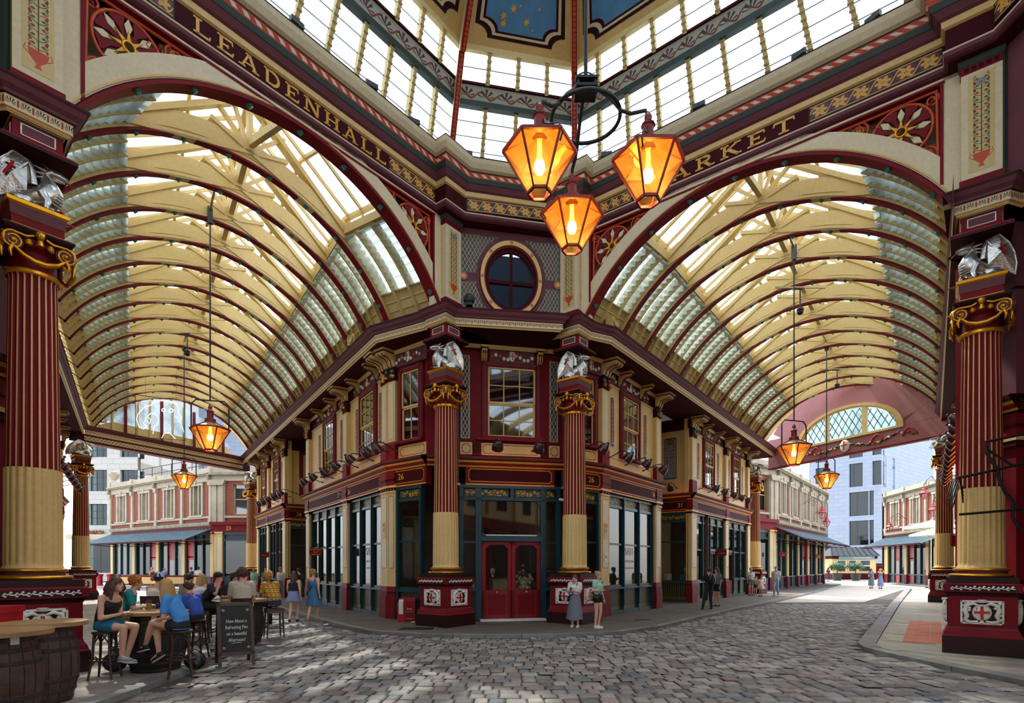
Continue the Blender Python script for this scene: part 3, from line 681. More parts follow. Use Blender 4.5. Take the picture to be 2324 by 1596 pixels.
def arch_screen(name, label, org, s, hw):
    """org = plan centre of the arch line; s = direction; local y (outward) looks into the crossing"""
    n = C-org; M = frame(org, s, n); base = MB(M)
    HW = hw                                     # half distance between pier centres
    hs = 4.45
    # archivolt
    N_ = 44; a1 = AS
    for (r0, r1, y0, y1, m) in ((RI, RI+.07, -.16, .20, 'red'), (RI+.07, RI+.10, -.10, .17, 'maroon'), (RI+.10, RI+.52, -.10, .14, 'creamp'), (RI+.13, RI+.17, .14, .16, 'cream2')):
        for k in range(N_):
            a, b = -a1+2*a1*k/N_, -a1+2*a1*(k+1)/N_
            p = [arc(r0, a), arc(r0, b), arc(r1, b), arc(r1, a)]
            base.prism([(x, min(z, ZR0+.1)) for x, z in p], y0, y1, m)
    # stiles beside the piers and head strip
    for sg in (-1, 1):
        base.box(*sorted((sg*(HW-.28), sg*(HW-.62))), -.08, .13, ZS, ZR0, 'creamp')
        base.box(*sorted((sg*(HW-.62), sg*(HW-.68))), -.08, .16, 10.0, ZR0-.12, 'red')
    base.box(-HW+.3, HW-.3, -.08, .13, ZR0-.12, ZR0, 'creamp'); base.box(-HW+.6, HW-.6, -.08, .16, ZR0-.17, ZR0-.12, 'red')
    o = base.build(name); struct(o, label)
    for sg in (-1, 1):
        g = MB(M)
        x0 = sg*(HW-1.38)
        rosette(g, x0, ZR0-.82, .58, .03)
        curl(g, sg*(HW-.92), ZR0-1.52, .19, .03, sg, 0, True); curl(g, sg*(HW-2.2), ZR0-.42, .22, .03, -sg, PI/2, True); curl(g, sg*(HW-.80), ZR0-2.0, .14, .03, sg, PI)
        curl(g, sg*(HW-2.65), ZR0-.33, .13, .03, -sg, PI); curl(g, sg*(HW-.82), ZR0-.36, .15, .03, -sg, PI/2)
        g.tube([(sg*(HW-.70), .03, ZR0-2.4), (sg*(HW-.72), .03, ZR0-1.2), (sg*(HW-.74), .03, ZR0-.22)], .035, 'orange', 6)
        g.tube([(sg*(HW-.72), .03, ZR0-.2), (sg*(HW-2.0), .03, ZR0-.21), (sg*(HW-3.3), .03, ZR0-.2)], .035, 'orange', 6)
        for k in range(5):
            a = sg*(.34+.08*k); x, z = arc(RI+.58, a)
            g.tube([(x, .03, z), (x+sg*.08, .03, z+.10), (x+sg*.02, .03, z+.18)], .02, 'orange', 5)
        # leafy fillers between wheel and frame
        for (ax, az, bx, bz) in ((1.75, .62, 2.05, .30), (1.05, 1.2, .85, 1.38), (.95, .5, .78, .28), (1.9, .9, 2.3, .55), (1.5, 1.32, 1.25, 1.55), (2.35, .4, 3.0, .26)):
            g.tube([(sg*(HW-ax), .03, ZR0-az), (sg*(HW-(ax+bx)/2)+.05, .03, ZR0-(az+bz)/2-.04), (sg*(HW-bx), .03, ZR0-bz)], [.02, .035, .015], 'red', 5)
        b = g.build('spandrel_scrollwork', o)
    for sg in (-1, 1):            # backing boards behind the openwork
        pl = [(sg*(HW-.3), ZR0-.02), (sg*(HW-.3), 9.9)]
        for k in range(12):
            a = sg*(AS*.97-(AS*.97-.50)*k/11); pl.append(arc(RI+.45, a))
        pl.append((sg*(HW-2.75), ZR0-.02)); MB(M).prism(pl, -.34, -.30, 'backing').build('backing_board', o)
    # green bosses along the arch
    for k in range(9):
        a = -a1*.92+2*a1*.92*k/8; x, z = arc(RI-.02, a)
        g = MB(M); g.lathe([(0, -.10), (.03, -.06), (.055, -.03), (.085, 0), (.06, .03), (0, .05)], 'tealg', 6, c=(x, .05, z), smooth=False); g.build('leaf_boss', o)
    return o, M
oL, ML = arch_screen('wall_left_arch', 'pale arch screen lettered over the left arcade', E(-7.66, 0), -e2, 4.9)
oR, MR = arch_screen('wall_right_arch', 'pale arch screen lettered over the right arcade', E(0, 8.03), e1, 5.0)
# piers above the columns, with a painted vase of flowers on each inner face
def pier(p, par, ux, uy, seed):
    M = Matrix.Translation(p) @ Matrix.Rotation(ANG, 4, 'Z'); mb = MB(M)
    sq_sweep(mb, [(.36, 9.5, 'red'), (.36, 9.82, 'red'), (.33, 9.84, 'creamp'), (.33, 12.02, 'red'), (.34, 12.03, 'red'), (.34, 12.17, 'green'), (.36, 12.2, 'green'), (.40, 12.37, 'green')])
    o = mb.build('pier', par)
    for k, f in enumerate(FACES):
        b = MB(M @ f @ Matrix.Diagonal((1, -1, 1, 1))); b.box(-.21, .21, .33, .336, 9.95, 11.95, 'cream'); plant(b, .36, 10.02, 11.88, .339, True, False, seed+k); b.build('painted_vase', o)
        b2 = MB(M @ f @ Matrix.Diagonal((1, -1, 1, 1)))
        for q in range(5): b2.box(-.28+.12*q, -.20+.12*q, .34, .346, 12.06, 12.14, 'maroon')
        b2.build('fret_band', o)
for p, par, sd_ in ((pCL, oL, 1), (pL, oL, 5), (pCR, oR, 9), (pR, oR, 13)): pier(p, par, 0, 0, sd_)
# ================================================================ RING (entablature of the crossing)
octv = [(-7.66, -4.9), (-7.66, 4.9), (-5.0, 8.03), (5.0, 8.03), (7.66, 4.9), (7.66, -4.9), (5.0, -8.03), (-5.0, -8.03)]
RING = [(-.30, 12.30, 'maroon'), (.14, 12.30, 'maroon'), (.14, 12.36, 'mauve'), (.20, 12.40, 'mauve'), (.22, 12.47, 'creamp'), (.23, 12.50, 'maroon'), (.19, 12.52, 'maroon'), (.19, 12.95, 'cream2'), (.24, 12.98, 'cream2'), (.26, 13.10, 'mauve'), (.32, 13.14, 'mauve'), (.40, 13.26, 'green'), (.42, 13.28, 'green'), (.46, 13.40, 'rope', .30), (.52, 13.52, 'dark'), (.52, 13.56, 'creamp'), (.60, 13.60, 'creamp'), (.68, 13.72, 'creamp'), (.72, 13.82, 'dark'), (.72, 13.86, 'dark'), (.2, 13.88, 'maroon')]
rp = []
hp = .40
for i, (u, v) in enumerate(octv):
    su, sv = (1 if u > 0 else -1), (1 if v > 0 else -1)
    a = [(u-su*hp, v+sv*.0), (u-su*hp, v-sv*hp), (u+su*0.0, v-sv*hp)]   # outline of the pier bulging inward
    if abs(u) > 7: pts = [(u, v-sv*hp), (u-su*hp, v-sv*hp), (u-su*hp, v+sv*.28)]
    else: pts = [(u-su*hp, v), (u-su*hp, v-sv*hp), (u+su*.28, v-sv*hp)]
    # travelling order: 0->1 up the left side, etc. : enter from previous side
    prev = octv[i-1]; 
    d0 = Vector((u-prev[0], v-prev[1])); 
    rp.append((i, pts, d0))
ringpath = []
order_ = {0: 1, 1: 0, 2: 1, 3: 0, 4: 1, 5: 0, 6: 1, 7: 0}
for i, pts, d0 in rp:
    q = pts[::-1] if order_[i] else pts
    ringpath += [(E(a, b).x, E(a, b).y) for a, b in q]
ring_o = MB().sweep(RING, ringpath, side=1, closed=True).build('trim_4'); struct(ring_o, 'entablature ring with gilt lettering round the crossing')
def side_frame(i):
    a, b = octv[i], octv[(i+1) % 8]; A, B = E(*a), E(*b); s = (B-A).normalized(); mid = (A+B)/2
    return frame(mid, s, C-mid), (B-A).length
# painted frieze panels
for i in range(8):
    M, ln = side_frame(i); hl = ln/2-.62
    sp = ((-hl, hl),) if ln < 5 else ((-hl, -hl+1.5), (hl-1.75, hl)) if i == 0 else ((-hl, -hl+1.6), (hl-1.6, hl)) if i != 2 else ((-hl, -hl+1.5), (hl-2.6, hl))
    for a, b in sp:
        q = MB(M @ Matrix.Translation((0, .13 if ln < 5 else 0, 0))); q.box(a, b, .185, .196, 12.54, 12.94, 'dark'); n = max(2, round((b-a)/.42))
        q.quad((a+.03, .2, 12.57), (b-.03, .2, 12.57), (b-.03, .2, 12.91), (a+.03, .2, 12.91), 'frieze', [(0, 0), (n, 0), (n, 1), (0, 1)]); q.build('frieze_panel', ring_o)
# gilt slab-serif capitals
def glyph(ch):
    """strokes in a 1-high box: list of polylines with width; serif marks"""
    S = []
    def st(x0, z0, x1, z1, w=.17): S.append((x0, z0, x1, z1, w))
    def ser(x, z, w=.36): S.append((x-w/2, z, x+w/2, z, .09))
    if ch == 'L': st(.2, 0, .2, 1); ser(.2, .955); ser(.2, .045); st(.2, .06, .72, .06, .12); st(.70, 0, .74, .28, .08); W = .8
    elif ch == 'E':
        st(.2, 0, .2, 1); ser(.2, .955); ser(.2, .045); st(.2, .06, .72, .06, .12); st(.2, .94, .70, .94, .12); st(.2, .5, .5, .5, .1); st(.5, .38, .5, .62, .08); st(.70, 0, .75, .28, .08); st(.68, 1, .72, .72, .08); W = .82
    elif ch == 'A': st(.12, 0, .45, 1, .11); st(.45, 1, .78, 0, .17); st(.25, .33, .66, .33, .08); ser(.12, .045, .32); ser(.78, .045, .34); ser(.42, .955, .26); W = .94
    elif ch == 'D' or ch == 'R':
        st(.2, 0, .2, 1); ser(.2, .955, .32); 
        if ch == 'D': S += [(.45+.33*math.sin(t), .5+.45*math.cos(t), .45+.33*math.sin(t+.35), .5+.45*math.cos(t+.35), .16) for t in [k*.314 for k in range(10)]]; st(.2, .94, .5, .94, .11); st(.2, .06, .5, .06, .11); W = .9
        else: S += [(.42+.25*math.sin(t), .72+.22*math.cos(t), .42+.25*math.sin(t+.45), .72+.22*math.cos(t+.45), .14) for t in [k*.395 for k in range(8)]]; st(.2, .94, .45, .94, .1); st(.2, .5, .45, .5, .1); st(.42, .5, .72, .0, .16); ser(.2, .045); ser(.76, .045, .28); W = .92
    elif ch == 'N': st(.16, 0, .16, 1, .12); st(.80, 0, .80, 1, .12); st(.16, 1, .80, 0, .18); ser(.16, .045, .32); ser(.14, .955, .3); ser(.80, .955, .32); W = .98
    elif ch == 'H': st(.18, 0, .18, 1); st(.76, 0, .76, 1); st(.18, .5, .76, .5, .1); [ser(x, z, .34) for x in (.18, .76) for z in (.045, .955)]; W = .96
    elif ch == 'M': st(.16, 0, .16, 1, .12); st(.94, 0, .94, 1, .17); st(.16, 1, .55, .1, .17); st(.55, .1, .94, 1, .1); [ser(x, .045, .32) for x in (.16, .94)]; [ser(x, .955, .28) for x in (.12, .98)]; W = 1.12
    elif ch == 'K': st(.2, 0, .2, 1); st(.2, .45, .74, .97, .1); st(.38, .58, .78, 0, .17); ser(.2, .955); ser(.2, .045); ser(.76, .955, .3); ser(.8, .045, .28); W = .94
    elif ch == 'T': st(.44, 0, .44, 1, .18); st(.06, .94, .82, .94, .12); ser(.44, .045, .4); st(.07, 1, .04, .7, .08); st(.81, 1, .84, .7, .08); W = .9
    return S, W
def word(txt, M, x0, x1, z0, hgt, y, par):
    Ws = [glyph(c)[1] for c in txt]; tot = sum(Ws)+.22*(len(txt)-1); k = (x1-x0)/tot; x = x0
    for ch in txt:
        S, W = glyph(ch); mb = MB(M)
        for (a, b, c, d, w) in S:
            p, q = Vector((x+a*k, z0+b*hgt)), Vector((x+c*k, z0+d*hgt)); t = q-p
            if t.length < 1e-6: continue
            t.normalize(); ww = w*(hgt*.5+k*.5); nn = Vector((-t.y, t.x))*ww/2
            mb.prism([tuple(p-nn), tuple(q-nn), tuple(q+nn), tuple(p+nn)], y, y+.018, 'goldp')
        mb.build('gilt_letter', par); x += (W+.22)*k
M0, l0 = side_frame(0); word('LEADENHALL', M0, -2.45, 2.45, 12.585, .32, .19, ring_o)
M2, l2 = side_frame(2); word('MARKET', M2, -2.5, 1.5, 12.585, .32, .19, ring_o)
# ================================================================ OCULUS WALL over the corner (chamfer)
M1, l1 = side_frame(1)
ow = MB(M1); HWc = l1/2-.32
cz, rx, rz_ = 10.82, .82, .99
NN = 48
ell = lambda a, k: (rx*k*math.cos(a), cz+rz_*k*math.sin(a))
def ringplate(mb, k0, k1, y0, y1, m):
    for i in range(NN):
        a, b = 2*PI*i/NN, 2*PI*(i+1)/NN; mb.prism([ell(a, k0), ell(b, k0), ell(b, k1), ell(a, k1)], y0, y1, m)
z0_, z1_ = 9.5, 12.32; yb = -.12
for i in range(NN):        # wall plate with an oval hole
    a, b = 2*PI*i/NN, 2*PI*(i+1)/NN
    def edge(t):
        c, s_ = math.cos(t), math.sin(t); k = min(HWc/max(1e-6, abs(c)), ((z1_-cz) if s_ > 0 else (cz-z0_))/max(1e-6, abs(s_))); return (c*k, cz+s_*k)
    ow.prism([ell(a, 1), ell(b, 1), edge(b), edge(a)], yb-.1, yb, 'mauve')
owo = ow.build('wall_oculus'); struct(owo, 'mauve panel wall with a round window above the corner shop')
mb = MB(M1); ringplate(mb, 1.0, 1.06, yb, yb+.05, 'red'); ringplate(mb, 1.06, 1.20, yb, yb+.10, 'cream2'); ringplate(mb, 1.20, 1.24, yb, yb+.06, 'red'); ringplate(mb, 1.24, 1.33, yb, yb+.02, 'mauve')
for i in range(8):
    a = 2*PI*i/8; x, z = ell(a, 1.13)
    for q in range(8): b = 2*PI*q/8; mb.box(x+.035*math.cos(b)-.01, x+.035*math.cos(b)+.01, yb+.1, yb+.106, z+.035*math.sin(b)-.01, z+.035*math.sin(b)+.01, 'maroon')
fr_ = mb.build('window_1'); struct(fr_, 'round window with a cream ring and maroon bars above the corner shop')
mb = MB(M1); ringplate(mb, .88, 1.0, yb-.12, yb-.02, 'maroon'); mb.box(-.05, .05, yb-.14, yb-.04, cz-rz_*.95, cz+rz_*.95, 'maroon'); mb.box(-rx*.95, rx*.95, yb-.14, yb-.04, cz-.12, cz-.02, 'maroon'); mb.build('sash', fr_)
for sx in (-1, 1):
    for sz in (-1, 1):
        mb = MB(M1); pts = [(0, 0)]+[(sx*rx*.97*math.cos(t), sz*rz_*.97*math.sin(t)) for t in [PI/2*k/8 for k in range(9)]]
        mb.add([(x, yb-.11, cz-.07+z) for x, z in pts], [tuple(range(10))], 'upglass'); mb.build('pane', fr_)
mb = MB(M1)
def lattice(mb, x0, x1, z0, z1, y, m, px, pz, inside=None, w=.016, th=.012):
    """diagonal strapwork clipped to a rectangle (and an optional test)"""
    k = pz/px
    for sg in (-1, 1):
        c = -((z1-z0)/k)-(x1-x0)
        while c < (x1-x0)+(z1-z0)/k:
            pts = []; n = 60
            for i in range(n+1):
                x = x0+(x1-x0)*i/n; z = (z0+(x-x0-c)*k) if sg > 0 else (z1-(x-x0-c)*k)
                pts.append((x, z, z0 <= z <= z1 and (inside is None or inside(x, z))))
            run = []
            for p in pts+[(0, 0, False)]:
                if p[2]: run.append(p)
                else:
                    if len(run) > 1:
                        a, b = run[0], run[-1]; d = Vector((b[0]-a[0], b[1]-a[1])).normalized(); nx, nz = -d.y*w/2, d.x*w/2
                        mb.add([(a[0]-nx, y, a[1]-nz), (b[0]-nx, y, b[1]-nz), (b[0]+nx, y, b[1]+nz), (a[0]+nx, y, a[1]+nz)], [(0, 1, 2, 3)], m)
                    run = []
            c += px
for sx in (-1, 1):
    for sz in (-1, 1):
        mb = MB(M1); xa, xb = sorted((sx*.1, sx*(HWc-.16))); za, zb = (cz+.1, z1_-.2) if sz > 0 else (z0_+.1, cz-.16)
        ins = lambda x, z: (x/(rx*1.36))**2+((z-cz)/(rz_*1.36))**2 > 1
        # dark ground
        g = []
        for i in range(9):
            t = PI/2*i/8; 
            k = 1.36; x, z = sx*rx*k*math.cos(t), cz+sz*rz_*k*math.sin(t); g.append((x, z))
        g = [(x, min(max(z, za), zb)) for x, z in g if True]; gx = sx*(HWc-.16); zo_ = zb if sz > 0 else za
        g = [(max(min(x, xb), xa), z) for x, z in g]
        mb.add([(x, yb+.006, z) for x, z in g]+[(xa if sx > 0 else xb, yb+.006, zo_), (gx, yb+.006, zo_), (gx, yb+.006, za if sz > 0 else zb)], [tuple(range(len(g)+3))], 'latground')
        lattice(mb, xa, xb, za, zb, yb+.012, 'creamp', .12, .21, ins, .0095)
        ex = sx*(HWc-.16); mb.box(*sorted((ex, ex-sx*.02)), yb, yb+.015, za, zb, 'tealg')
        mb.build('strapwork_panel', owo)
for sx in (-1, 1):
    mb = MB(M1); mb.lathe([(0, .03), (.07, .03), (.075, .0)], 'yellow', 14, c=(sx*(HWc-.22), yb+.02, cz-.03), R=Matrix.Rotation(-PI/2, 3, 'X')); mb.lathe([(.075, .02), (.13, .02), (.135, 0)], 'mauve2', 14, c=(sx*(HWc-.22), yb+.02, cz-.03), R=Matrix.Rotation(-PI/2, 3, 'X')); mb.build('boss', owo)
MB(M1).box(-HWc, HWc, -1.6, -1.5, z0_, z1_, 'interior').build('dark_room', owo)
# ================================================================ ROOF OF THE CROSSING : sloping glazed clerestory and painted cove
K0 = .955
def rk(z): return K0*(1-.0783*(z-13.86)) if z < 16.02 else K0*(1-.0783*2.16)-(z-16.02)*.14
def rv(i, z): u, v = octv[i % 8]; k = rk(z); return E(u*k, v*k, z)
roof = thing('ceiling_crossing', None, None); roof['kind'] = 'structure'; roof['label'] = 'glazed octagonal roof over the crossing with painted sky panels'
T1, T2, T3, T4 = 13.86, 15.02, 15.42, 16.02
for i in range(8):
    A, B = i, i+1; big = (i % 2 == 0)
    nb = (11 if i in (0, 4) else 10) if big else 4
    inw = (C-(rv(A, 14)+rv(B, 14))/2); inw.z = 0; inw.normalize()
    def pt(f, z, off=0): p = rv(A, z).lerp(rv(B, z), f); return p+inw*off
    vis = i in (0, 1, 2)
    mb = MB()
    for (z0, z1) in ((T1, T2), (T3, T4)):
        for b in range(nb+1):
            f = (b+.02)/nb if b == 0 else ((b-.02)/nb if b == nb else b/nb)
            mb.bar(pt(f, z0, .03), pt(f, z1, .03), .10, .14, 'cream', up=inw)
            if vis:
                m = 9 if z0 == T1 else 5
                for k in range(m):         # stepped glazing clips
                    q = pt(f, z0+(z1-z0)*(k+.5)/m, .10); mb.bar(q-Vector((0, 0, .05)), q+Vector((0, 0, .06))-inw*.07, .13, .05, 'cream', up=inw)
    mb.build('glazing_bars', roof)
    if vis:
        lp = MB()
        for (z0, z1, nt) in ((T1, T2, 4), (T3, T4, 2)):
            for k in range(1, nt): z = z0+(z1-z0)*k/nt; lp.bar(pt(0, z, .0), pt(1, z, .0), .012, .03, 'slate')
        lp.build('lap_strips', roof)
    # glass sheets, each in overlapping tiers
    for (z0, z1, nt) in ((T1, T2, 4), (T3, T4, 2)):
        for b in range(nb):
            for k in range(nt if vis else 1):
                nk = nt if vis else 1; a, c = z0+(z1-z0)*k/nk, z0+(z1-z0)*(k+1)/nk
                p0, p1, p2, p3 = pt(b/nb, a, .02), pt((b+1)/nb, a, .02), pt((b+1)/nb, c, -.04), pt(b/nb, c, -.04)
                MB().quad(p0, p1, p2, p3, 'frostglass').build('glass_pane', roof)
    mb = MB()     # painted band between the tiers and top rail
    a, b, c, d = pt(0, T2, .06), pt(1, T2, .06), pt(1, T3, .04), pt(0, T3, .04); n = max(3, round((b-a).length/.55))
    mb.quad(a, b, c, d, 'vine', [(0, 0), (n, 0), (n, 1), (0, 1)]); mb.bar(a, b, .16, .16, 'green'); mb.bar(d, c, .08, .06, 'maroon')
    mb.bar(pt(0, T4, .05), pt(1, T4, .05), .12, .14, 'cream'); mb.bar(pt(0, T1, .0), pt(1, T1, .0), .14, .10, 'cream')
    mb.build('painted_band', roof)
    # cove with the painted sky panel
    z9 = 18.6; mb = MB(); a, b, c, d = pt(0, T4, .02), pt(1, T4, .02), pt(1, z9, .02), pt(0, z9, .02); mb.quad(a, b, c, d, 'cream2'); cv = mb.build('cove', roof)
    def cp(f, g, off): z = T4+(z9-T4)*g; p = pt(f, z, .02+off); return p
    e = .075 if big else .17; g0, g1 = .105, .95; ex, eg = (.05, .06) if big else (.12, .06)
    def notch(e, g0, g1, ex, eg):
        P_ = []
        for (f0, gg, sx, sz) in ((e, g0, 1, 1), (1-e, g0, -1, 1), (1-e, g1, -1, -1), (e, g1, 1, -1)):
            ar = [(f0+sx*ex*math.cos(t), gg+sz*eg*math.sin(t)) for t in [PI/2*k/5 for k in range(6)]]
            P_ += ar[::-1] if (sx*sz > 0) else ar
        return P_
    for q, (gr, m, of) in enumerate(((.035, 'dark', .01), (.018, 'creamp', .014), (.006, 'maroon', .018), (-.004, 'skyblue', .022))):
        sx_ = gr*(1 if big else 2.2)
        pts = [cp(f, g, of) for f, g in notch(e-sx_, g0-gr, g1+gr, ex, eg)]
        MB().add(pts, [tuple(range(len(pts)))], m).build('sky_panel' if m == 'skyblue' else 'panel_border', cv)
    if vis:
        rr = random.Random(40+i); mb = MB()
        for k in range(60 if big else 26):
            f, g = rr.uniform(e+ex*1.1, 1-e-ex*1.1), rr.uniform(g0+.03, .75); s_ = rr.choice((.035, .05, .10))
            ux = (b-a).normalized(); uz = (d-a).normalized(); ctr = cp(f, g, .03)
            mb.add([ctr+ux*math.cos(PI*j/6)*s_*(1 if j % 2 == 0 else .42)+uz*math.sin(PI*j/6)*s_*(1 if j % 2 == 0 else .42) for j in range(12)], [tuple(range(12))], 'yellow')
        o = mb.build('painted_stars', cv); o['kind'] = 'stuff'
# hip ribs with scalloped orange edge
for i in range(8):
    out = (rv(i, 14)-C); out.z = 0; out.normalize(); mb = MB()
    prev = None
    for z0, z1 in ((T1-.2, T4), (T4, 18.6)):
        dn_ = Vector((0, 0, -.16)) if z0 == T4 else Vector((0, 0, 0)); a, b = rv(i, z0)-out*.12+dn_, rv(i, z1)-out*.12+dn_; mb.bar(a, b, .17, .30, 'creamp', up=-out); mb.bar(a-out*.13+dn_*.8, b-out*.13+dn_*.8, .14, .12, 'red2', up=-out)
        n = int((b-a).length/.10)
        if i in (0, 1, 2, 3):
            tn = (b-a).normalized(); sd = tn.cross(out).normalized()
            for k in range(n):
                c = a.lerp(b, (k+.5)/n)-out*.20+dn_*1.3; nrm = -(out-tn*out.dot(tn)).normalized()
                q = [c+sd*.045*math.cos(t)+tn*.05*math.sin(t)+nrm*.02 for t in [2*PI*j/8 for j in range(8)]]
                mb.add(q, [tuple(range(8))], 'orange')
    mb.build('hip_rib', roof)
apex = MB(); ap = [rv(i, 18.6) for i in range(8)]; apex.add([p+Vector((0, 0, .02)) for p in ap], [tuple(range(8))], 'roofglass'); apex.build('apex_glass', roof)

# plain mauve walls over the two neighbouring corners
for i, nm in ((7, 'wall_oculus_left'), (3, 'wall_oculus_right')):
    Mi, li = side_frame(i); w = MB(Mi); w.box(-li/2, li/2, -.25, -.12, 9.5, 12.35, 'mauve'); w.box(-li/2+.3, -li/2+.5, -.2, -.05, 9.6, 12.3, 'green'); w.box(li/2-.5, li/2-.3, -.2, -.05, 9.6, 12.3, 'green'); struct(w.build(nm), 'mauve upper wall over the next corner of the crossing')
# ================================================================ BARREL VAULTS
def vault(name, label, org, s, t, n, sp, end_pad, skew0=None, front=None):
    """org = plan centre of first rib, s = across direction, t = along; ribs repeat every sp metres"""
    root = thing(name, None, None); root['kind'] = 'structure'; root['label'] = label
    s = Vector((s.x, s.y, 0)).normalized(); t = Vector((t.x, t.y, 0)).normalized()
    tf = (front-org)/skew0          # the first bay closes up to the arch screen
    def along(k): return t*k if k >= 0 else tf*(-k)
    def pt(k, x, z): p = org+along(k)+s*x; return Vector((p.x, p.y, z))
    nrm = Vector((s.y, -s.x, 0)); nrm = nrm if nrm.dot(t) > 0 else -nrm
    th = .15
    # one rib, shared mesh
    rb = MB(); NA = 36
    ctr = org.copy()
    def rp(x, z, y): p = s*x+nrm*y; return (p.x, p.y, z)
    def strip(r0, r1, y0, y1, m, a1=AS):
        for k in range(NA):
            a, b = -a1+2*a1*k/NA, -a1+2*a1*(k+1)/NA
            q = [arc(r0, a), arc(r0, b), arc(r1, b), arc(r1, a)]
            vs = [rp(x, z, y0) for x, z in q]+[rp(x, z, y1) for x, z in q]
            rb.add(vs, [(0, 1, 2, 3), (7, 6, 5, 4), (0, 4, 5, 1), (2, 6, 7, 3)], m)
    strip(RI, RI+.05, -.10, .10, 'red'); strip(RI+.05, RI+.07, -.06, .06, 'green'); strip(RI+.07, RI+.56, -th/2, th/2, 'cream'); strip(RI+.15, RI+.17, -th/2-.015, th/2+.015, 'cream')
    rib0 = rb.build('arch_rib', root); rib0.location = org
    bs = MB()
    for k in range(10):
        a = -AS*.9+2*AS*.9*k/9; x, z = arc(RI-.01, a)
        bs.lathe([(0, -.09), (.03, -.05), (.05, -.03), (.075, 0), (.05, .03), (0, .05)], 'tealg', 6, c=rp(x, z, 0), smooth=False)
    bs0 = bs.build('leaf_bosses', rib0)
    ribs = [rib0]
    for j in range(1, n):
        r = inst(rib0, root, Matrix.Translation(org+t*sp*j)); b = inst(bs0, r, Matrix.Identity(4)); ribs.append(r)
    k0, k1 = -(skew0 or 0), sp*(n-1)+end_pad
    # truss above each rib : straight scissor beams to the ridge
    AP = math.radians(31); PX, PZ_ = arc(RI+.42, AP); RZ = 13.95
    tb = MB()
    for sg in (-1, 1):
        x0, z0 = arc(RI+.45, sg*AS*.62); 
        tb.bar(rp(sg*PX*1.02, PZ_-.1, 0), rp(sg*.12, RZ-.25, 0), .13, .22, 'cream', up=nrm)
        tb.bar(rp(sg*PX*1.02, PZ_-.25, 0), rp(-sg*1.0, ZC+.62, 0), .11, .20, 'cream', up=nrm)
        tb.bar(rp(sg*.10, ZC+.45, 0), rp(sg*.95, RZ-.62, 0), .09, .10, 'cream', up=nrm)
        tb.bar(rp(sg*.05, ZC+.45, 0), rp(sg*.45, RZ-.35, 0), .08, .09, 'cream', up=nrm)
        tb.bar(rp(sg*PX, PZ_-.3, 0), rp(sg*PX*1.0, PZ_+.35, 0), .13, .16, 'cream', up=nrm)
    tb.bar(rp(0, ZC+.4, 0), rp(0, RZ, 0), .12, .14, 'cream', up=nrm)
    tr0 = tb.build('truss', root); tr0.location = org
    for j in range(1, n): inst(tr0, root, Matrix.Translation(org+t*sp*j))
    # purlins, ridge, rails along the arm
    mb = MB()
    for sg in (-1, 1):
        for ka, kb in ((k0, 0), (0, k1)):
            mb.bar(pt(ka, sg*PX, PZ_), pt(kb, sg*PX, PZ_), .22, .24, 'cream'); mb.bar(pt(ka, sg*PX, PZ_+.38), pt(kb, sg*PX, PZ_+.38), .12, .12, 'cream')
            mb.bar(pt(ka, sg*PX*.5, (PZ_+.38+RZ)/2+.02), pt(kb, sg*PX*.5, (PZ_+.38+RZ)/2+.02), .08, .10, 'cream')
    for ka, kb in ((k0, 0), (0, k1)): mb.bar(pt(ka, 0, RZ), pt(kb, 0, RZ), .16, .22, 'cream'); mb.bar(pt(ka, 0, ZC+.55), pt(kb, 0, ZC+.55), .14, .2, 'cream')
    mb.build('purlins', root)
    # pitched skylight: rafters and panes
    nb = n*3; raf = MB()
    for j in range(nb+1):
        k = k0+(k1-k0)*j/nb
        for sg in (-1, 1): raf.bar(pt(k, sg*PX, PZ_+.38), pt(k, 0, RZ), .05, .10, 'cream'); raf.bar(pt(k, sg*PX, PZ_), pt(k, sg*PX, PZ_+.4), .05, .06, 'cream')
    raf.build('skylight_rafters', root)
    for j in range(n):
        ka, kb = k0+(k1-k0)*j/n, k0+(k1-k0)*(j+1)/n
        for sg in (-1, 1):
            MB().quad(pt(ka, sg*PX, PZ_+.40), pt(kb, sg*PX, PZ_+.40), pt(kb, 0, RZ+.05), pt(ka, 0, RZ+.05), 'roofglass').build('skylight_pane', root)
            MB().quad(pt(ka, sg*PX*1.01, PZ_+.1), pt(kb, sg*PX*1.01, PZ_+.1), pt(kb, sg*PX*1.01, PZ_+.36), pt(ka, sg*PX*1.01, PZ_+.36), 'roofglass').build('skylight_pane', root)
    # louvred flanks: boarded foot, sawtooth rafters, overlapping glass slats
    A0, A1 = AP, AS*.985; AF = AS*.86; NS = 9; rf = MB(); far = MB()
    saw = MB()
    for sg in (-1, 1):
        for k in range(10):
            a, b = AS+(A0-AS)*k/10, AS+(A0-AS)*(k+1)/10
            q = [arc(RI+.10, sg*a), arc(RI+.10, sg*b), arc(RI+.42, sg*b), arc(RI+.42, sg*a)]
            vs = [rp(px, pz, -.024) for px, pz in q]+[rp(px, pz, .024) for px, pz in q]; saw.add(vs, [(0, 1, 2, 3), (7, 6, 5, 4), (0, 4, 5, 1), (2, 6, 7, 3)], 'cream')
    saw0 = saw.build('louvre_rafter', root); saw0.location = org+t*(sp*.333)
    for j in range(-1 if skew0 else 0, n):
        for f in (.333, .667):
            if j == 0 and f == .333: continue
            ln = sp if j >= 0 else skew0
            inst(saw0, root, Matrix.Translation(org+along((sp*j if j >= 0 else -skew0)+ln*f)))
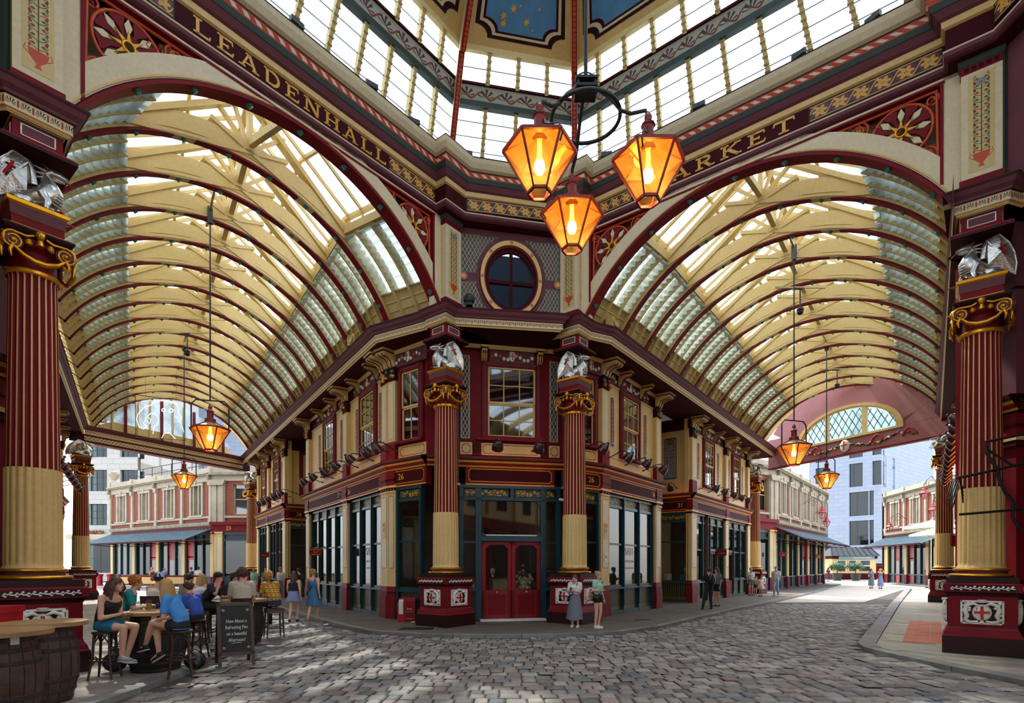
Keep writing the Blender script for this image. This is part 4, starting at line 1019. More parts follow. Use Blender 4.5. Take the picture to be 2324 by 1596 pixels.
    for j in range(-1 if skew0 else 0, n):
        ka, kb = (sp*j if j >= 0 else -skew0), (sp*(j+1) if j >= 0 else 0); kb = min(kb, k1)
        if kb-ka < .2: continue
        for sg in (-1, 1):
            bd = MB()
            for k in range(3):
                a, b = AS+(AF-AS)*k/3, AS+(AF-AS)*(k+1)/3; (x, z), (x2, z2) = arc(RI+.22-.03*(k % 2), sg*a), arc(RI+.22, sg*b)
                bd.add([pt(ka, x, z), pt(kb, x, z), pt(kb, x2, z2), pt(ka, x2, z2)], [(0, 1, 2, 3)], 'cream'); bd.bar(pt(ka, x2, z2), pt(kb, x2, z2), .05, .05, 'cream')
            bd.build('foot_boards', root)
            for k in range(NS):
                a, b = AF+(A0-AF)*k/NS, AF+(A0-AF)*(k+1)/NS; x, z = arc(RI+.125, sg*a); x2, z2 = arc(RI+.125, sg*b)
                q = [pt(ka, x, z), pt(kb, x, z), pt(kb, x+sg*.03, z2+.02), pt(ka, x+sg*.03, z2+.02)]
                st_ = [pt(ka, x+sg*.03, z2+.02), pt(kb, x+sg*.03, z2+.02), pt(kb, x2, z2-.02), pt(ka, x2, z2-.02)]
                if j < 9:
                    mb = MB(); mb.add(q, [(0, 1, 2, 3)], 'louvre'); mb.add(st_, [(0, 1, 2, 3)], 'louvre2'); mb.build('louvre_slat', root)
                else: far.add(q, [(0, 1, 2, 3)], 'louvre'); far.add(st_, [(0, 1, 2, 3)], 'louvre2')
    o = far.build('louvre_slats_far', root); o['kind'] = 'stuff'
    return root, pt, k1
orgL = Vector((-6.75, 14.45, 0)); spL = 1.66; nL = 16
vL, ptL, kL1 = vault('ceiling_left', 'cream ribbed barrel vault with skylights over the left arcade', orgL, -e2, dL, nL, spL, .35, 1.9, E(-7.8, 0))
orgR = Vector((6.06, 14.79, 0))+dR*2.0; spR = 1.80; nR = 12
vR, ptR, kR1 = vault('ceiling_right', 'cream ribbed barrel vault with skylights over the right arcade', orgR, e1, dR, nR, spR, .3, 1.9, E(0, 8.2))
# ================================================================ FACADES
NWIN = [1]; NDOOR = [0]
def wname(): NWIN[0] += 1; return 'window_%d' % NWIN[0]
def outline(mb, x0, x1, z0, z1, y, w, m, n=.06):
    """thin painted border with notched corners"""
    for a, b, c, d in ((x0+n, x1-n, z0, z0+w), (x0+n, x1-n, z1-w, z1), (x0, x0+w, z0+n, z1-n), (x1-w, x1, z0+n, z1-n)): mb.box(a, b, y, y+.004, c, d, m)
    for sx, sz, xx, zz in ((1, 1, x0, z0), (-1, 1, x1, z0), (1, -1, x0, z1), (-1, -1, x1, z1)):
        mb.box(*sorted((xx, xx+sx*(n+w))), y, y+.004, *sorted((zz+sz*n, zz+sz*(n+w))), m); mb.box(*sorted((xx+sx*n, xx+sx*(n+w))), y, y+.004, *sorted((zz, zz+sz*(n+w))), m)
def pilaster_g(M, x0, x1, par, y0=-.28, y1=0.0, panel=True):
    mb = MB(M); w = .03
    mb.box(x0-w, x1+w, y0, y1+.05, 0, .72, 'red'); mb.box(x0-w*.6, x1+w*.6, y0, y1+.03, .72, .86, 'red'); mb.box(x0-.005, x1+.005, y0, y1+.012, .86, .92, 'dark'); mb.box(x0, x1, y0, y1+.02, .92, 1.10, 'red2')
    mb.box(x0, x1, y0, y1, 1.10, 4.36, 'cream2'); mb.box(x0-.03, x1+.03, y0, y1+.03, 4.30, 4.36, 'cream2'); mb.box(x0-.02, x1+.02, y0, y1+.02, 4.36, 4.46, 'maroon'); mb.box(x0-.06, x1+.06, y0, y1+.06, 4.46, 4.54, 'cream2')
    mb.box(x0, x1, y0, y1+.05, 4.54, 4.72, 'red'); mb.box(x0-.02, x1+.02, y0, y1+.08, 4.72, 4.76, 'dark'); mb.box(x0, x1, y0, y1+.05, 4.76, 5.04, 'red')
    for k in range(3): xx = x0+(x1-x0)*(k+.5)/3; mb.box(xx-.02, xx+.02, y1+.02, y1+.026, 4.39, 4.43, 'yellow')
    if panel and x1-x0 > .3:
        mb.box(x0+.1, x1-.1, y1, y1+.008, 1.75, 4.15, 'creamp'); outline(mb, x0+.08, x1-.08, 1.72, 4.18, y1, .012, 'red', .03)
    mb.build('pilaster', par)
GC = [(-.4, 5.02, 'red'), (.0, 5.02, 'maroon'), (.02, 5.04, 'yellow'), (.05, 5.09, 'red'), (.08, 5.10, 'red2'), (.12, 5.17, 'yellow'), (.14, 5.18, 'yellow'), (.17, 5.23, 'dark'), (.17, 5.25, 'mauve'), (.23, 5.28, 'mauve'), (.26, 5.34, 'red'), (.2, 5.37, 'red'), (-.4, 5.42, 'red')]
UC = [(-.2, 8.93, 'dark'), (.04, 8.93, 'cream2'), (.09, 8.97, 'cream2'), (.11, 9.02, 'cream2'), (.11, 9.05, 'cream2'), (-.2, 9.06, 'maroon')]
def fascia(M, x0, x1, par, y=.02, nums=()):
    mb = MB(M); mb.box(x0, x1, y-.25, y, 4.46, 5.03, 'red'); mb.box(x0, x1, y-.2, y+.02, 4.46, 4.50, 'yellow'); outline(mb, x0+.1, x1-.1, 4.57, 4.99, y, .016, 'yellow', .05)
    mb.box(x0+.13, x1-.13, y, y+.003, 4.60, 4.96, 'maroon'); return mb.build('fascia', par)
def shop_window(M, x0, x1, n, label, par, y=-.20, z0=.12, ztop=4.46, door=None, sale=None, rail=2.62, glass='shopglass', base=True, sill=1.0):
    """teal shopfront: n lights, gilt transom panels, grille stall-riser"""
    w = struct(MB(M).box(x0, x1, y-.05, y+.09, .0, .14, 'teal').box(x0, x1, y-.05, y+.09, ztop-.1, ztop, 'teal').box(x0, x1, y-.05, y+.07, 3.96, 4.06, 'teal').build(wname()), label)
    dx = (x1-x0)/n
    for k in range(n+1):
        xx = x0+dx*k; xx = min(max(xx, x0+.05), x1-.05); MB(M).box(xx-.055, xx+.055, y-.05, y+.10, .0, ztop, 'teal').box(xx-.025, xx+.025, y+.10, y+.12, .3, ztop-.1, 'teal').build('mullion', w)
    for k in range(n):
        a, b = x0+dx*k+.055, x0+dx*(k+1)-.055
        if door is not None and k == door:
            d = struct(MB(M).box(a, a+.1, y-.03, y+.03, .1, 2.6, 'red').box(b-.1, b, y-.03, y+.03, .1, 2.6, 'red').box(a, b, y-.03, y+.03, .1, .95, 'red').box(a, b, y-.03, y+.03, 2.45, 2.6, 'red').build('door_%d' % (NDOOR[0]+1)), 'red panelled shop door in a teal frame, '+label.split(' of ')[-1]); NDOOR[0] += 1
            MB(M).box(a+.1, b-.1, y-.01, y, .95, 2.45, 'shopglass').build('pane', d); MB(M).ball((b-.06, y+.06, 1.1), .03, 'gold', 8).build('knob', d)
            MB(M).box(a, b, y-.04, y+.06, 2.6, 2.72, 'teal').build('door_head', w); MB(M).quad((a, y, 2.72), (b, y, 2.72), (b, y, 3.98), (a, y, 3.98), glass).build('pane', w)
        else:
            if base:
                MB(M).quad((a, y, .14), (b, y, .14), (b, y, sill-.05), (a, y, sill-.05), 'grille', [(0, 0), ((b-a)/.11, 0), ((b-a)/.11, 6), (0, 6)]).build('grille_panel', w)
                MB(M).box(a, b, y-.04, y+.12, sill-.06, sill, 'teal').box(a, b, y-.04, y+.05, sill, sill+.09, 'teal').build('sill', w)
            MB(M).box(a, b, y-.03, y+.05, rail-.035, rail+.035, 'teal').build('meeting_rail', w)
            for (c, d) in ((sill+.09, rail-.035), (rail+.035, 3.97)):
                MB(M).quad((a, y, c), (b, y, c), (b, y, d), (a, y, d), glass).build('pane', w)
        MB(M).box(a, b, y-.03, y+.01, 4.06, ztop-.1, 'black').quad((a+.04, y+.014, 4.09), (b-.04, y+.014, 4.09), (b-.04, y+.014, ztop-.13), (a+.04, y+.014, ztop-.13), 'goldscroll', [(0, 0), ((b-a)/.5, 0), ((b-a)/.5, 1), (0, 1)]).build('transom_panel', w)
    return w
def sash_window(M, x0, x1, z0, z1, label, y=-.12, cols=3, glass='upglass', arch='red'):
    """upper-storey sash: moulded red architrave, cream sashes, separate panes"""
    mb = MB(M)
    for t, yy, m in ((.20, .05, arch), (.13, .07, 'mauve'), (.08, .085, arch)):
        mb.box(x0-t, x0-t+.075, y-.1, y+yy, z0, z1+t, m); mb.box(x1+t-.075, x1+t, y-.1, y+yy, z0, z1+t, m); mb.box(x0-t, x1+t, y-.1, y+yy, z1+t-.075, z1+t, m)
    mb.box(x0-.22, x1+.22, y-.05, y+.16, z0-.09, z0, arch); w = struct(mb.build(wname()), label)
    zm = (z0+z1)/2-.05
    for (a, b, yy) in ((z0+.0, zm, y-.02), (zm, z1, y+.01)):
        s = MB(M); s.box(x0, x0+.055, yy-.03, yy+.03, a, b, 'cream2'); s.box(x1-.055, x1, yy-.03, yy+.03, a, b, 'cream2'); s.box(x0, x1, yy-.03, yy+.03, a, a+.06, 'cream2'); s.box(x0, x1, yy-.03, yy+.03, b-.05, b, 'cream2')
        zc = (a+b)/2
        for k in range(1, cols): xx = x0+(x1-x0)*k/cols; s.box(xx-.016, xx+.016, yy-.02, yy+.02, a, b, 'cream2')
        if cols > 2 and a > z0+.2: pass
        s.box(x0, x1, yy-.02, yy+.02, zc-.014, zc+.014, 'cream2') if cols > 2 else None
        so = s.build('sash', w)
        for k in range(cols):
            xa, xb = x0+(x1-x0)*k/cols, x0+(x1-x0)*(k+1)/cols
            for c, d in (((a, zc), (zc, b)) if cols > 2 else ((a, b),)): MB(M).quad((xa, yy, c), (xb, yy, c), (xb, yy, d), (xa, yy, d), glass).build('pane', so)
    return w
def fruit_panel(M, x0, x1, z0, z1, par, y, seed):
    mb = MB(M); n = .05
    mb.prism([(x0+n, z0), (x1-n, z0), (x1, z0+n), (x1, z1-n), (x1-n, z1), (x0+n, z1), (x0, z1-n), (x0, z0+n)], y, y+.02, 'creamp')
    mb.prism([(x0+.03+n, z0+.03), (x1-.03-n, z0+.03), (x1-.03, z0+.03+n), (x1-.03, z1-.03-n), (x1-.03-n, z1-.03), (x0+.03+n, z1-.03), (x0+.03, z1-.03-n), (x0+.03, z0+.03+n)], y, y+.026, 'maroon')
    mb.box(x0+.06, x1-.06, y, y+.03, z0+.08, z1-.08, 'bluep'); q = MB(M @ Matrix.Translation(((x0+x1)/2, 0, 0))); plant(q, (x1-x0)*.9, z0+.1, z1-.1, y+.034, False, True, seed)
    o = mb.build('fruit_panel', par); q.build('painted_fruit', o)
def bracket(M, x0, x1, proj, par, z1=9.0, hgt=.52, y=-.1, m='cream2'):
    """scrolled console"""
    mb = MB(M); w = x1-x0; pr = [(y, z1-hgt), (y+.05, z1-hgt), (y+.13, z1-hgt*.78), (y+.16, z1-hgt*.5), (y+proj*.55, z1-hgt*.32), (y+proj*.9, z1-hgt*.28), (y+proj, z1-.08), (y+proj, z1), (y, z1)]
    vs = [(x0, a, b) for a, b in pr]+[(x1, a, b) for a, b in pr]; n = len(pr)
    mb.add(vs, [tuple(range(n)), tuple(range(n, 2*n))[::-1]]+[(i, i+n, (i+1) % n+n, (i+1) % n) for i in range(n)], m)
    mb.box(x0-.05, x1+.05, y, y+proj+.06, z1, z1+.07, 'cream2'); mb.box(x0-.03, x1+.03, y, y+proj+.04, z1-.03, z1, 'dark')
    pr2 = [(a+.012, b-.012) for a, b in pr[1:7]]; 
    for xa in (x0+w*.2, x0+w*.62): mb.tube([(xa+.09*w, a, b) for a, b in pr2], .018, 'mauve', 5)
    return mb.build('console_bracket', par)
def pilaster_u(M, x0, x1, par, y0=-.25, y1=.0, proj=.6, seed=1, big=True):
    mb = MB(M)
    mb.box(x0-.02, x1+.02, y0, y1+.03, 5.4, 5.95, 'red'); mb.box(x0-.01, x1+.01, y0, y1+.02, 5.95, 6.02, 'mauve'); mb.box(x0, x1, y0, y1, 6.02, 8.12, 'cream2'); mb.box(x0+.09, x1-.09, y1, y1+.01, 6.15, 8.0, 'creamp')
    mb.box(x0-.02, x1+.02, y0, y1+.02, 8.10, 8.14, 'dark')
    o = mb.build('pilaster', par)
    q = MB(M); rr = random.Random(seed); q.prism([(x0+.02, 8.14), (x1-.02, 8.14), (x1+.05, 8.5), (x0-.05, 8.5)], y0, y1+.04, 'maroon')
    for k in range(8): q.ball((x0+(x1-x0)*rr.random(), y1+.06, 8.2+.28*rr.random()), .05+.03*rr.random(), rr.choice(('gold', 'tealg', 'orange', 'goldp')), 7)
    q.box(x0-.06, x1+.06, y0, y1+.09, 8.5, 8.54, 'dark'); q.build('fruit_capital', o)
    bracket(M, x0-.02, x1+.02, proj, o, 8.99, .46, y1-.05)
def frieze_relief(M, x0, x1, par, y, seed):
    mb = MB(M); rr = random.Random(seed); mb.box(x0, x1, y-.02, y, 8.52, 8.92, 'mauve'); n = max(3, int((x1-x0)/.13))
    for k in range(n):
        x = x0+(x1-x0)*(k+.5)/n; z = 8.70+.07*math.sin(k*1.3)
        mb.ball((x, y+.02, z), .065, rr.choice(('white', 'pink', 'white', 'orange')), 7, (1, .6, 1)); mb.ball((x+.04, y+.01, z-.09), .045, 'leafg', 5, (1.2, .4, .7)); mb.ball((x-.05, y+.01, z+.09), .04, rr.choice(('leafg', 'scarlet')), 5, (1.2, .4, .6))
    xm = (x0+x1)/2
    if x1-x0 > .8:
        mb.ball((xm, y+.03, 8.72), .13, 'white', 12, (.8, .4, 1.2)); mb.box(xm-.07, xm+.07, y+.07, y+.09, 8.72, 8.745, 'scarlet'); mb.box(xm-.012, xm+.012, y+.07, y+.09, 8.62, 8.83, 'scarlet'); mb.ball((xm, y+.03, 8.86), .07, 'white', 8, (1.4, .5, .6))
    mb.build('fruit_frieze', par)
def upper_wall(M, x0, x1, par, y=-.15):
    mb = MB(M); mb.box(x0, x1, y-.2, y, 5.38, 9.0, 'cream2'); mb.box(x0, x1, y-.05, y+.03, 8.44, 8.5, 'cream2'); mb.box(x0, x1, y-.05, y+.02, 8.50, 8.93, 'maroon'); return mb.build('upper_wall', par)
# ---- wall frames
MLF = frame(LFo, dL, nLF); MRF = frame(RFo, dR, nRF)
cs = Vector((.98, .196, 0)).normalized(); cn = Vector((.196, -.98, 0)).normalized(); Co = Vector((0, 18.65, 0)); MC = frame(Co, cs, cn)
fl0 = Co+cs*(-2.81); fl1 = LFo; MFL = frame(fl0, fl1-fl0, -e2); lFL = (fl1-fl0).length
fr0 = Co+cs*2.25; fr1 = RFo; sdir = (fr1-fr0).normalized(); MFR = frame(fr0, sdir, Vector((sdir.y, -sdir.x, 0))); lFR = (fr1-fr0).length
def arm_wall(name, label, M, spec, glow=None):
    root = thing(name, None, None); root['kind'] = 'structure'; root['label'] = label; return root
# ---- shop of the corner : left flank (LF1)
wl = arm_wall('wall_centre_left', 'cream and maroon two-storey shopfront along the left arcade', MLF, None)
def ground(M, par, piers, bays):
    for a, b in piers: pilaster_g(M, a, b, par)
def run_facade(M, wall, x0, x1, piers, bays, upper, proj=.62, what='', seed=1, p0=.02):
    MB(M).sweep(GC, [(x0, 0), (x1, 0)], side=-1).build('shop_cornice', wall)
    MB(M).sweep(UC, [(x0, -.12), (x1, -.12)], side=-1).build('upper_moulding', wall)
    upper_wall(M, x0, x1, wall); fascia(M, x0, x1, wall)
    for a, b in piers: pilaster_g(M, a, b, wall); pilaster_u(M, a+.06, b-.06, wall, proj=proj, seed=seed+int(a*7))
    for (a, b, n, door, lab) in bays: shop_window(M, a, b, n, lab, wall, door=door)
    for (a, b, wins, panels, lab) in upper:
        for q, (wa, wb) in enumerate(wins): 
            sash_window(M, wa, wb, 5.98, 8.28, lab[q]); frieze_relief(M, wa-.05, wb+.05, wall, -.11, seed+q); bracket(M, wa-.32, wa-.18, proj*.8, wall, 8.98, .4, -.12); bracket(M, wb+.18, wb+.32, proj*.8, wall, 8.98, .4, -.12)
        for q, (pa, pb) in enumerate(panels): fruit_panel(M, pa, pb, 6.2, 8.05, wall, -.15, seed*3+q); frieze_relief(M, pa-.1, pb+.1, wall, -.11, seed+q+5)
        mb = MB(M); outline(mb, a+.1, b-.1, 5.48, 5.80, -.15, .014, 'maroon', .05); mb.build('painted_border', wall)
    # dark rooms behind
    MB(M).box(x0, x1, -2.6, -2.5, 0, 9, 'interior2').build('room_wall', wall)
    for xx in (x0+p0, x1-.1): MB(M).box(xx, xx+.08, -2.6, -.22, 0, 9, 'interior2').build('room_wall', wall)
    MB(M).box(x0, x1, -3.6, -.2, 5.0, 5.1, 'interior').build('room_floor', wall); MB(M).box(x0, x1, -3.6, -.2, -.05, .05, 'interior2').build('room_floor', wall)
run_facade(MLF, wl, -.05, 11.0, [(0, .62), (4.35, 4.95), (10.3, 10.95)], [(.66, 4.31, 3, None, 'three-light teal shop window with SALE lettering in the left arcade'), (4.99, 10.26, 4, 3, 'teal shop window with a tapas bar board in the left arcade')],
    [(.6, 4.35, [(1.5, 3.0)], [(.85, 1.15), (3.4, 3.7)], ['sash window above the SALE window in the left arcade']), (4.95, 10.3, [(6.5, 8.0)], [(5.4, 5.72), (8.75, 9.07)], ['sash window above the tapas bar in the left arcade'])], .62, 'l', 3)
# return wall at the alley, and the next shop (number 28)
MLA = frame(LFp(10.95), -nLF, dL)
MB(MLA).box(0, 4, -.2, 0, 0, 9, 'cream2').build('alley_return', wl)
wl2 = arm_wall('wall_left_far', 'cream and maroon shopfront numbered 28 beyond the alley of the left arcade', MLF, None)
run_facade(MLF, wl2, 15.5, 24.4, [(15.55, 16.3), (20.3, 20.9), (23.8, 24.4)], [(16.34, 20.26, 4, 1, 'teal shop window beyond the alley in the left arcade'), (20.94, 23.76, 3, 1, 'last teal shop window beside the end column of the left arcade')],
    [(16.3, 20.3, [(17.6, 19.0)], [(16.9, 17.2), (19.5, 19.8)], ['sash window over shop 28 in the left arcade']), (20.9, 23.8, [(21.75, 22.95)], [(21.1, 21.38), (23.3, 23.58)], ['last sash window beside the end column of the left arcade'])], .62, 'l2', 8, 3.0)
def alley_front(M, wall, w, num, labw, labu, txtdir, tseed):
    """facing wall of an alley: local x runs away from the arcade, y towards the viewer"""
    MB(M).box(0, w, -.3, -.1, 5.3, 9, 'cream2').build('upper_wall', wall); fascia(M, 0, w, wall, 0); MB(M).sweep(GC, [(0, 0), (w, 0)], side=-1).build('shop_cornice', wall)
    shop_window(M, .15, w-.2, 1, labw, wall, y=-.12, rail=3.0); MB(M).box(w-.2, w, -.3, .0, 0, 5, 'red').build('jamb', wall)
    MB(M).box(0, w, -.3, 0, 8.5, 9.06, 'maroon').build('frieze_band', wall); MB(M).box(0, w, -2.6, -2.5, 0, 5, 'interior2').build('room_wall', wall)
MLN = frame(LFp(15.55), -nLF, -dL); alley_front(MLN, wl2, 3.2, '28', 'shop window facing the alley under the number 28', 'u', None, 1)
sash_window(MLN, 1.0, 2.2, 5.98, 8.28, 'upper sash window facing the alley above number 28', y=-.12, cols=2)
lettering('28', .30, 'yellow', LFp(15.55)-nLF*.75-dL*.03+Vector((0, 0, 4.78)), -nLF, wl2)
# ---- left facet of the corner with the number 26
wfl = arm_wall('wall_centre_facet', 'maroon facet with number 26 between the corner column and the left arcade', MFL, None)
def facet(M, ln, wall, labw, labu, num, pil):
    mb = MB(M); mb.box(0, ln, -.35, -.15, 5.38, 9.0, 'red'); mb.box(0, ln, -.2, .0, 8.5, 8.93, 'mauve'); mb.build('upper_wall', wall)
    fascia(M, 0, ln, wall); MB(M).sweep(GC, [(0, 0), (ln, 0)], side=-1).build('shop_cornice', wall); MB(M).sweep(UC, [(0, 0), (ln, 0)], side=-1).build('upper_moulding', wall)
    w1 = ln-.45 if ln > 1.5 else ln-.1
    shop_window(M, .25, w1, 1, labw, wall, y=-.1); sash_window(M, .45, w1-.2, 6.0, 8.3, labu, y=-.12, cols=2 if ln > 1.5 else 1); frieze_relief(M, .2, w1, wall, .02, 4)
    mb = MB(M); mb.box(.1, w1, -.2, -.1, 5.45, 5.85, 'cream2'); outline(mb, .2, w1-.1, 5.5, 5.8, -.1, .014, 'maroon', .05); mb.build('apron_panel', wall)
    MB(M).box(0, ln, -2.6, -2.5, 0, 9, 'interior2').build('room_wall', wall)
facet(MFL, lFL, wfl, 'single teal shop window beneath the gilt 26 left of the corner column', 'sash window behind the dragon left of the corner door', '26', None)
pilaster_g(MFL, lFL-.42, lFL+.02, wfl); pilaster_u(MFL, lFL-.40, lFL, wfl, y0=-.3, proj=.55, seed=31)
s_ = (fl0-fl1).normalized(); lettering('26', .30, 'yellow', fl0.lerp(fl1, .62)-e2*.035+Vector((0, 0, 4.78)), s_, wfl)
# ---- door facet (chamfer)
wc = arm_wall('wall_centre', 'maroon shop wall with door and upper window facing the crossing', MC, None)
x0, x1 = -2.81, 2.25
mb = MB(MC); mb.box(x0, -1.0, -.3, -.1, 5.38, 9.06, 'red'); mb.box(1.0, x1, -.3, -.1, 5.38, 9.06, 'red'); mb.box(-1.0, 1.0, -.3, -.1, 5.38, 5.98, 'red'); mb.box(-1, 1, -.3, -.1, 8.4, 9.06, 'red'); mb.build('upper_wall', wc)
MB(MC).sweep(GC, [(x0, 0), (x1, 0)], side=-1).build('shop_cornice', wc); MB(MC).sweep(UC, [(x0, 0), (x1, 0)], side=-1).build('upper_moulding', wc)
fascia(MC, -1.55, 1.45, wc)
sash_window(MC, -.80, .80, 6.08, 8.38, 'wide sash window above the corner shop door', y=-.08, cols=3)
frieze_relief(MC, -.75, .75, wc, .0, 12)
for a in (-1.02, .86): bracket(MC, a, a+.17, .22, wc, 8.93, .38, -.05)
for a in (-1.72, 1.28):                       # strapwork strips beside the window
    mb = MB(MC); mb.box(a, a+.34, -.1, -.07, 5.95, 8.75, 'mauve'); mb.box(a+.03, a+.31, -.08, -.062, 6.0, 8.7, 'green'); lattice(mb, a+.05, a+.29, 6.03, 8.67, -.058, 'creamp', .12, .24, None, .014)
    for p, q, r, t in ((a+.03, a+.31, 6.0, 6.02), (a+.03, a+.31, 8.68, 8.7), (a+.03, a+.05, 6.0, 8.7), (a+.29, a+.31, 6.0, 8.7)): mb.box(p, q, -.08, -.055, r, t, 'creamp')
    mb.build('strapwork_strip', wc)
for a, b in ((-1.72, -1.32), (-1.02, .98), (1.28, 1.66)):
    mb = MB(MC); mb.box(a, b, -.1, -.05, 5.46, 5.86, 'cream2'); outline(mb, a+.06, b-.06, 5.51, 5.81, -.05, .014, 'maroon', .05); mb.build('apron_panel', wc)
for a in (-1.28, 1.02):
    mb = MB(MC); mb.box(a, a+.22, -.1, .0, 5.44, 5.92, 'red'); [mb.box(a+.03+.06*k, a+.06+.06*k, 0, .02, 5.5, 5.88, 'maroon') for k in range(3)]; mb.build('triglyph', wc)
MB(MC).box(-1.2, 1.2, -.1, .1, 5.93, 6.0, 'red').build('sill', wc)
for a in (-2.15, 1.75):                       # red pilasters behind the columns
    mb = MB(MC); mb.box(a, a+.36, -.2, .25, 0, 1.55, 'maroon'); mb.box(a+.02, a+.34, -.2, .2, 1.55, 4.3, 'red'); mb.box(a-.02, a+.38, -.2, .25, 4.3, 4.4, 'maroon'); mb.box(a-.04, a+.4, -.2, .27, 4.4, 4.47, 'cream2'); mb.box(a, a+.36, -.2, .22, 4.47, 9.0, 'mauve'); mb.box(a-.01, a+.37, -.2, .24, 7.6, 7.64, 'dark'); mb.build('pilaster', wc)
# shopfront joinery with double door
y = -.05; tx = MB(MC)
for a, b in ((-1.75, -1.62), (-1.22, -1.02), (.98, 1.17), (1.52, 1.66)): tx.box(a, b, y-.06, y+.08, 0, 4.46, 'teal')
tx.box(-1.75, 1.66, y-.06, y+.10, 4.36, 4.46, 'teal').box(-1.75, 1.66, y-.05, y+.08, 3.96, 4.06, 'teal').box(-1.05, 1.0, y-.05, y+.10, 2.62, 2.78, 'teal').box(-.06, .06, y-.05, y+.08, 4.0, 4.4, 'teal')
w = struct(tx.build(wname()), 'teal shopfront frame round the red double door on the corner')
for a, b in ((-1.62, -1.22), (1.17, 1.52)):
    MB(MC).box(a, b, y-.04, y+.1, .98, 1.08, 'teal').build('sill', w); MB(MC).box(a, b, y-.03, y+.04, 2.55, 2.62, 'teal').build('meeting_rail', w)
    for c, d in ((1.08, 2.55), (2.62, 3.96)): MB(MC).quad((a, y, c), (b, y, c), (b, y, d), (a, y, d), 'shopglass').build('pane', w)
    MB(MC).quad((a, y, .1), (b, y, .1), (b, y, .98), (a, y, .98), 'grille', [(0, 0), (2, 0), (2, 4), (0, 4)]).build('grille_panel', w)
for a, b in ((-1.6, -.1), (.1, 1.5)): MB(MC).box(a, b, y-.03, y+.01, 4.06, 4.36, 'black').quad((a+.05, y+.014, 4.1), (b-.05, y+.014, 4.1), (b-.05, y+.014, 4.33), (a+.05, y+.014, 4.33), 'goldscroll', [(0, 0), (3, 0), (3, 1), (0, 1)]).build('transom_panel', w)
fl = MB(MC); a, b, c, d, n = -1.0, .97, 2.8, 3.94, .14
for sx, sz, xx, zz in ((1, 1, a, c), (-1, 1, b, c), (1, -1, a, d), (-1, -1, b, d)): fl.prism([(xx, zz), (xx+sx*n, zz), (xx+sx*n*.7, zz+sz*n*.3), (xx+sx*n*.3, zz+sz*n*.7), (xx, zz+sz*n)], y-.03, y+.05, 'teal')
fl.box(a, b, y-.03, y+.03, c, c+.04, 'white'); fl.build('fanlight_frame', w); MB(MC).quad((a, y, c), (b, y, c), (b, y, d), (a, y, d), 'shopglass').build('fanlight_pane', w)
for a, b, hn in ((-1.0, -.02, 1), (.0, .97, -1)):
    d = MB(MC); n = .13
    d.box(a, a+.12, y-.04, y+.03, .08, 2.6, 'red2').box(b-.12, b, y-.04, y+.03, .08, 2.6, 'red2').box(a, b, y-.04, y+.03, .08, 1.0, 'red2').box(a, b, y-.04, y+.03, 2.5, 2.6, 'red2')
    for sx, xx in ((1, a+.12), (-1, b-.12)): d.prism([(xx, 2.5), (xx+sx*n, 2.5), (xx+sx*n*.6, 2.5-n*.4), (xx, 2.5-n)], y-.04, y+.03, 'red2')
    NDOOR[0] += 1; do = struct(d.build('door_%d' % NDOOR[0]), '%s leaf of the red glazed double door on the corner' % ('left' if hn > 0 else 'right'))
    MB(MC).box(a+.2, b-.2, y+.03, y+.04, .2, .85, 'red').build('door_panel', do); MB(MC).quad((a+.1, y, 1.0), (b-.1, y, 1.0), (b-.1, y, 2.5), (a+.1, y, 2.5), 'shopglass').build('pane', do); MB(MC).ball(((a+b)/2, y+.07, .93), .045, 'gold', 10).build('knob', do)
MB(MC).box(-1.1, 1.1, -.15, .3, -.02, .06, 'white').build('door_step', wc)
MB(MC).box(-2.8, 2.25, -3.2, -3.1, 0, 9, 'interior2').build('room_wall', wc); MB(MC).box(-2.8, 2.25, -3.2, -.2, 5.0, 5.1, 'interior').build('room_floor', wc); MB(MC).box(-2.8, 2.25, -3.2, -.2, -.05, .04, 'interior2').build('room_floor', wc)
# ---- right facet and right flank (RF1)
wfr = arm_wall('wall_centre_facet_right', 'maroon facet with number 26 between the corner column and the right arcade', MFR, None)
facet(MFR, lFR, wfr, 'narrow teal shop window behind the column right of the corner door', 'narrow sash window behind the dragon right of the corner door', '26', None)
lettering('26', .28, 'yellow', fr0.lerp(fr1, .55)+Vector((sdir.y, -sdir.x, 0))*.035+Vector((0, 0, 4.78)), sdir, wfr)
wr = arm_wall('wall_centre_right', 'cream and maroon two-storey shopfront along the right arcade', MRF, None)
run_facade(MRF, wr, -.05, 5.55, [(0, .62), (4.9, 5.5)], [(.66, 4.86, 3, None, 'three-light teal shop window with SALE lettering in the right arcade')],
    [(.6, 4.9, [(1.9, 3.35)], [(.95, 1.27), (3.95, 4.25)], ['sash window above the SALE window in the right arcade'])], .62, 'r', 4)
MRA = frame(RFp(5.5), -nRF, dR); MB(MRA).box(0, 4, -.2, 0, 0, 9, 'cream2').build('alley_return', wr)
for xx in (.35, 4.6): lettering('26', .26, 'yellow', RFp(xx, .03, 4.78), dR, wr)
for xx in (.5, ): lettering('26', .26, 'yellow', LFp(4.05, .03, 4.78), -dL, wl); lettering('27', .26, 'yellow', LFp(5.4, .03, 4.78), -dL, wl); lettering('26', .26, 'yellow', LFp(.6, .03, 4.78), -dL, wl)
wr2 = arm_wall('wall_right_far', 'cream and maroon shopfront numbered 31 beyond the alley of the right arcade', MRF, None)
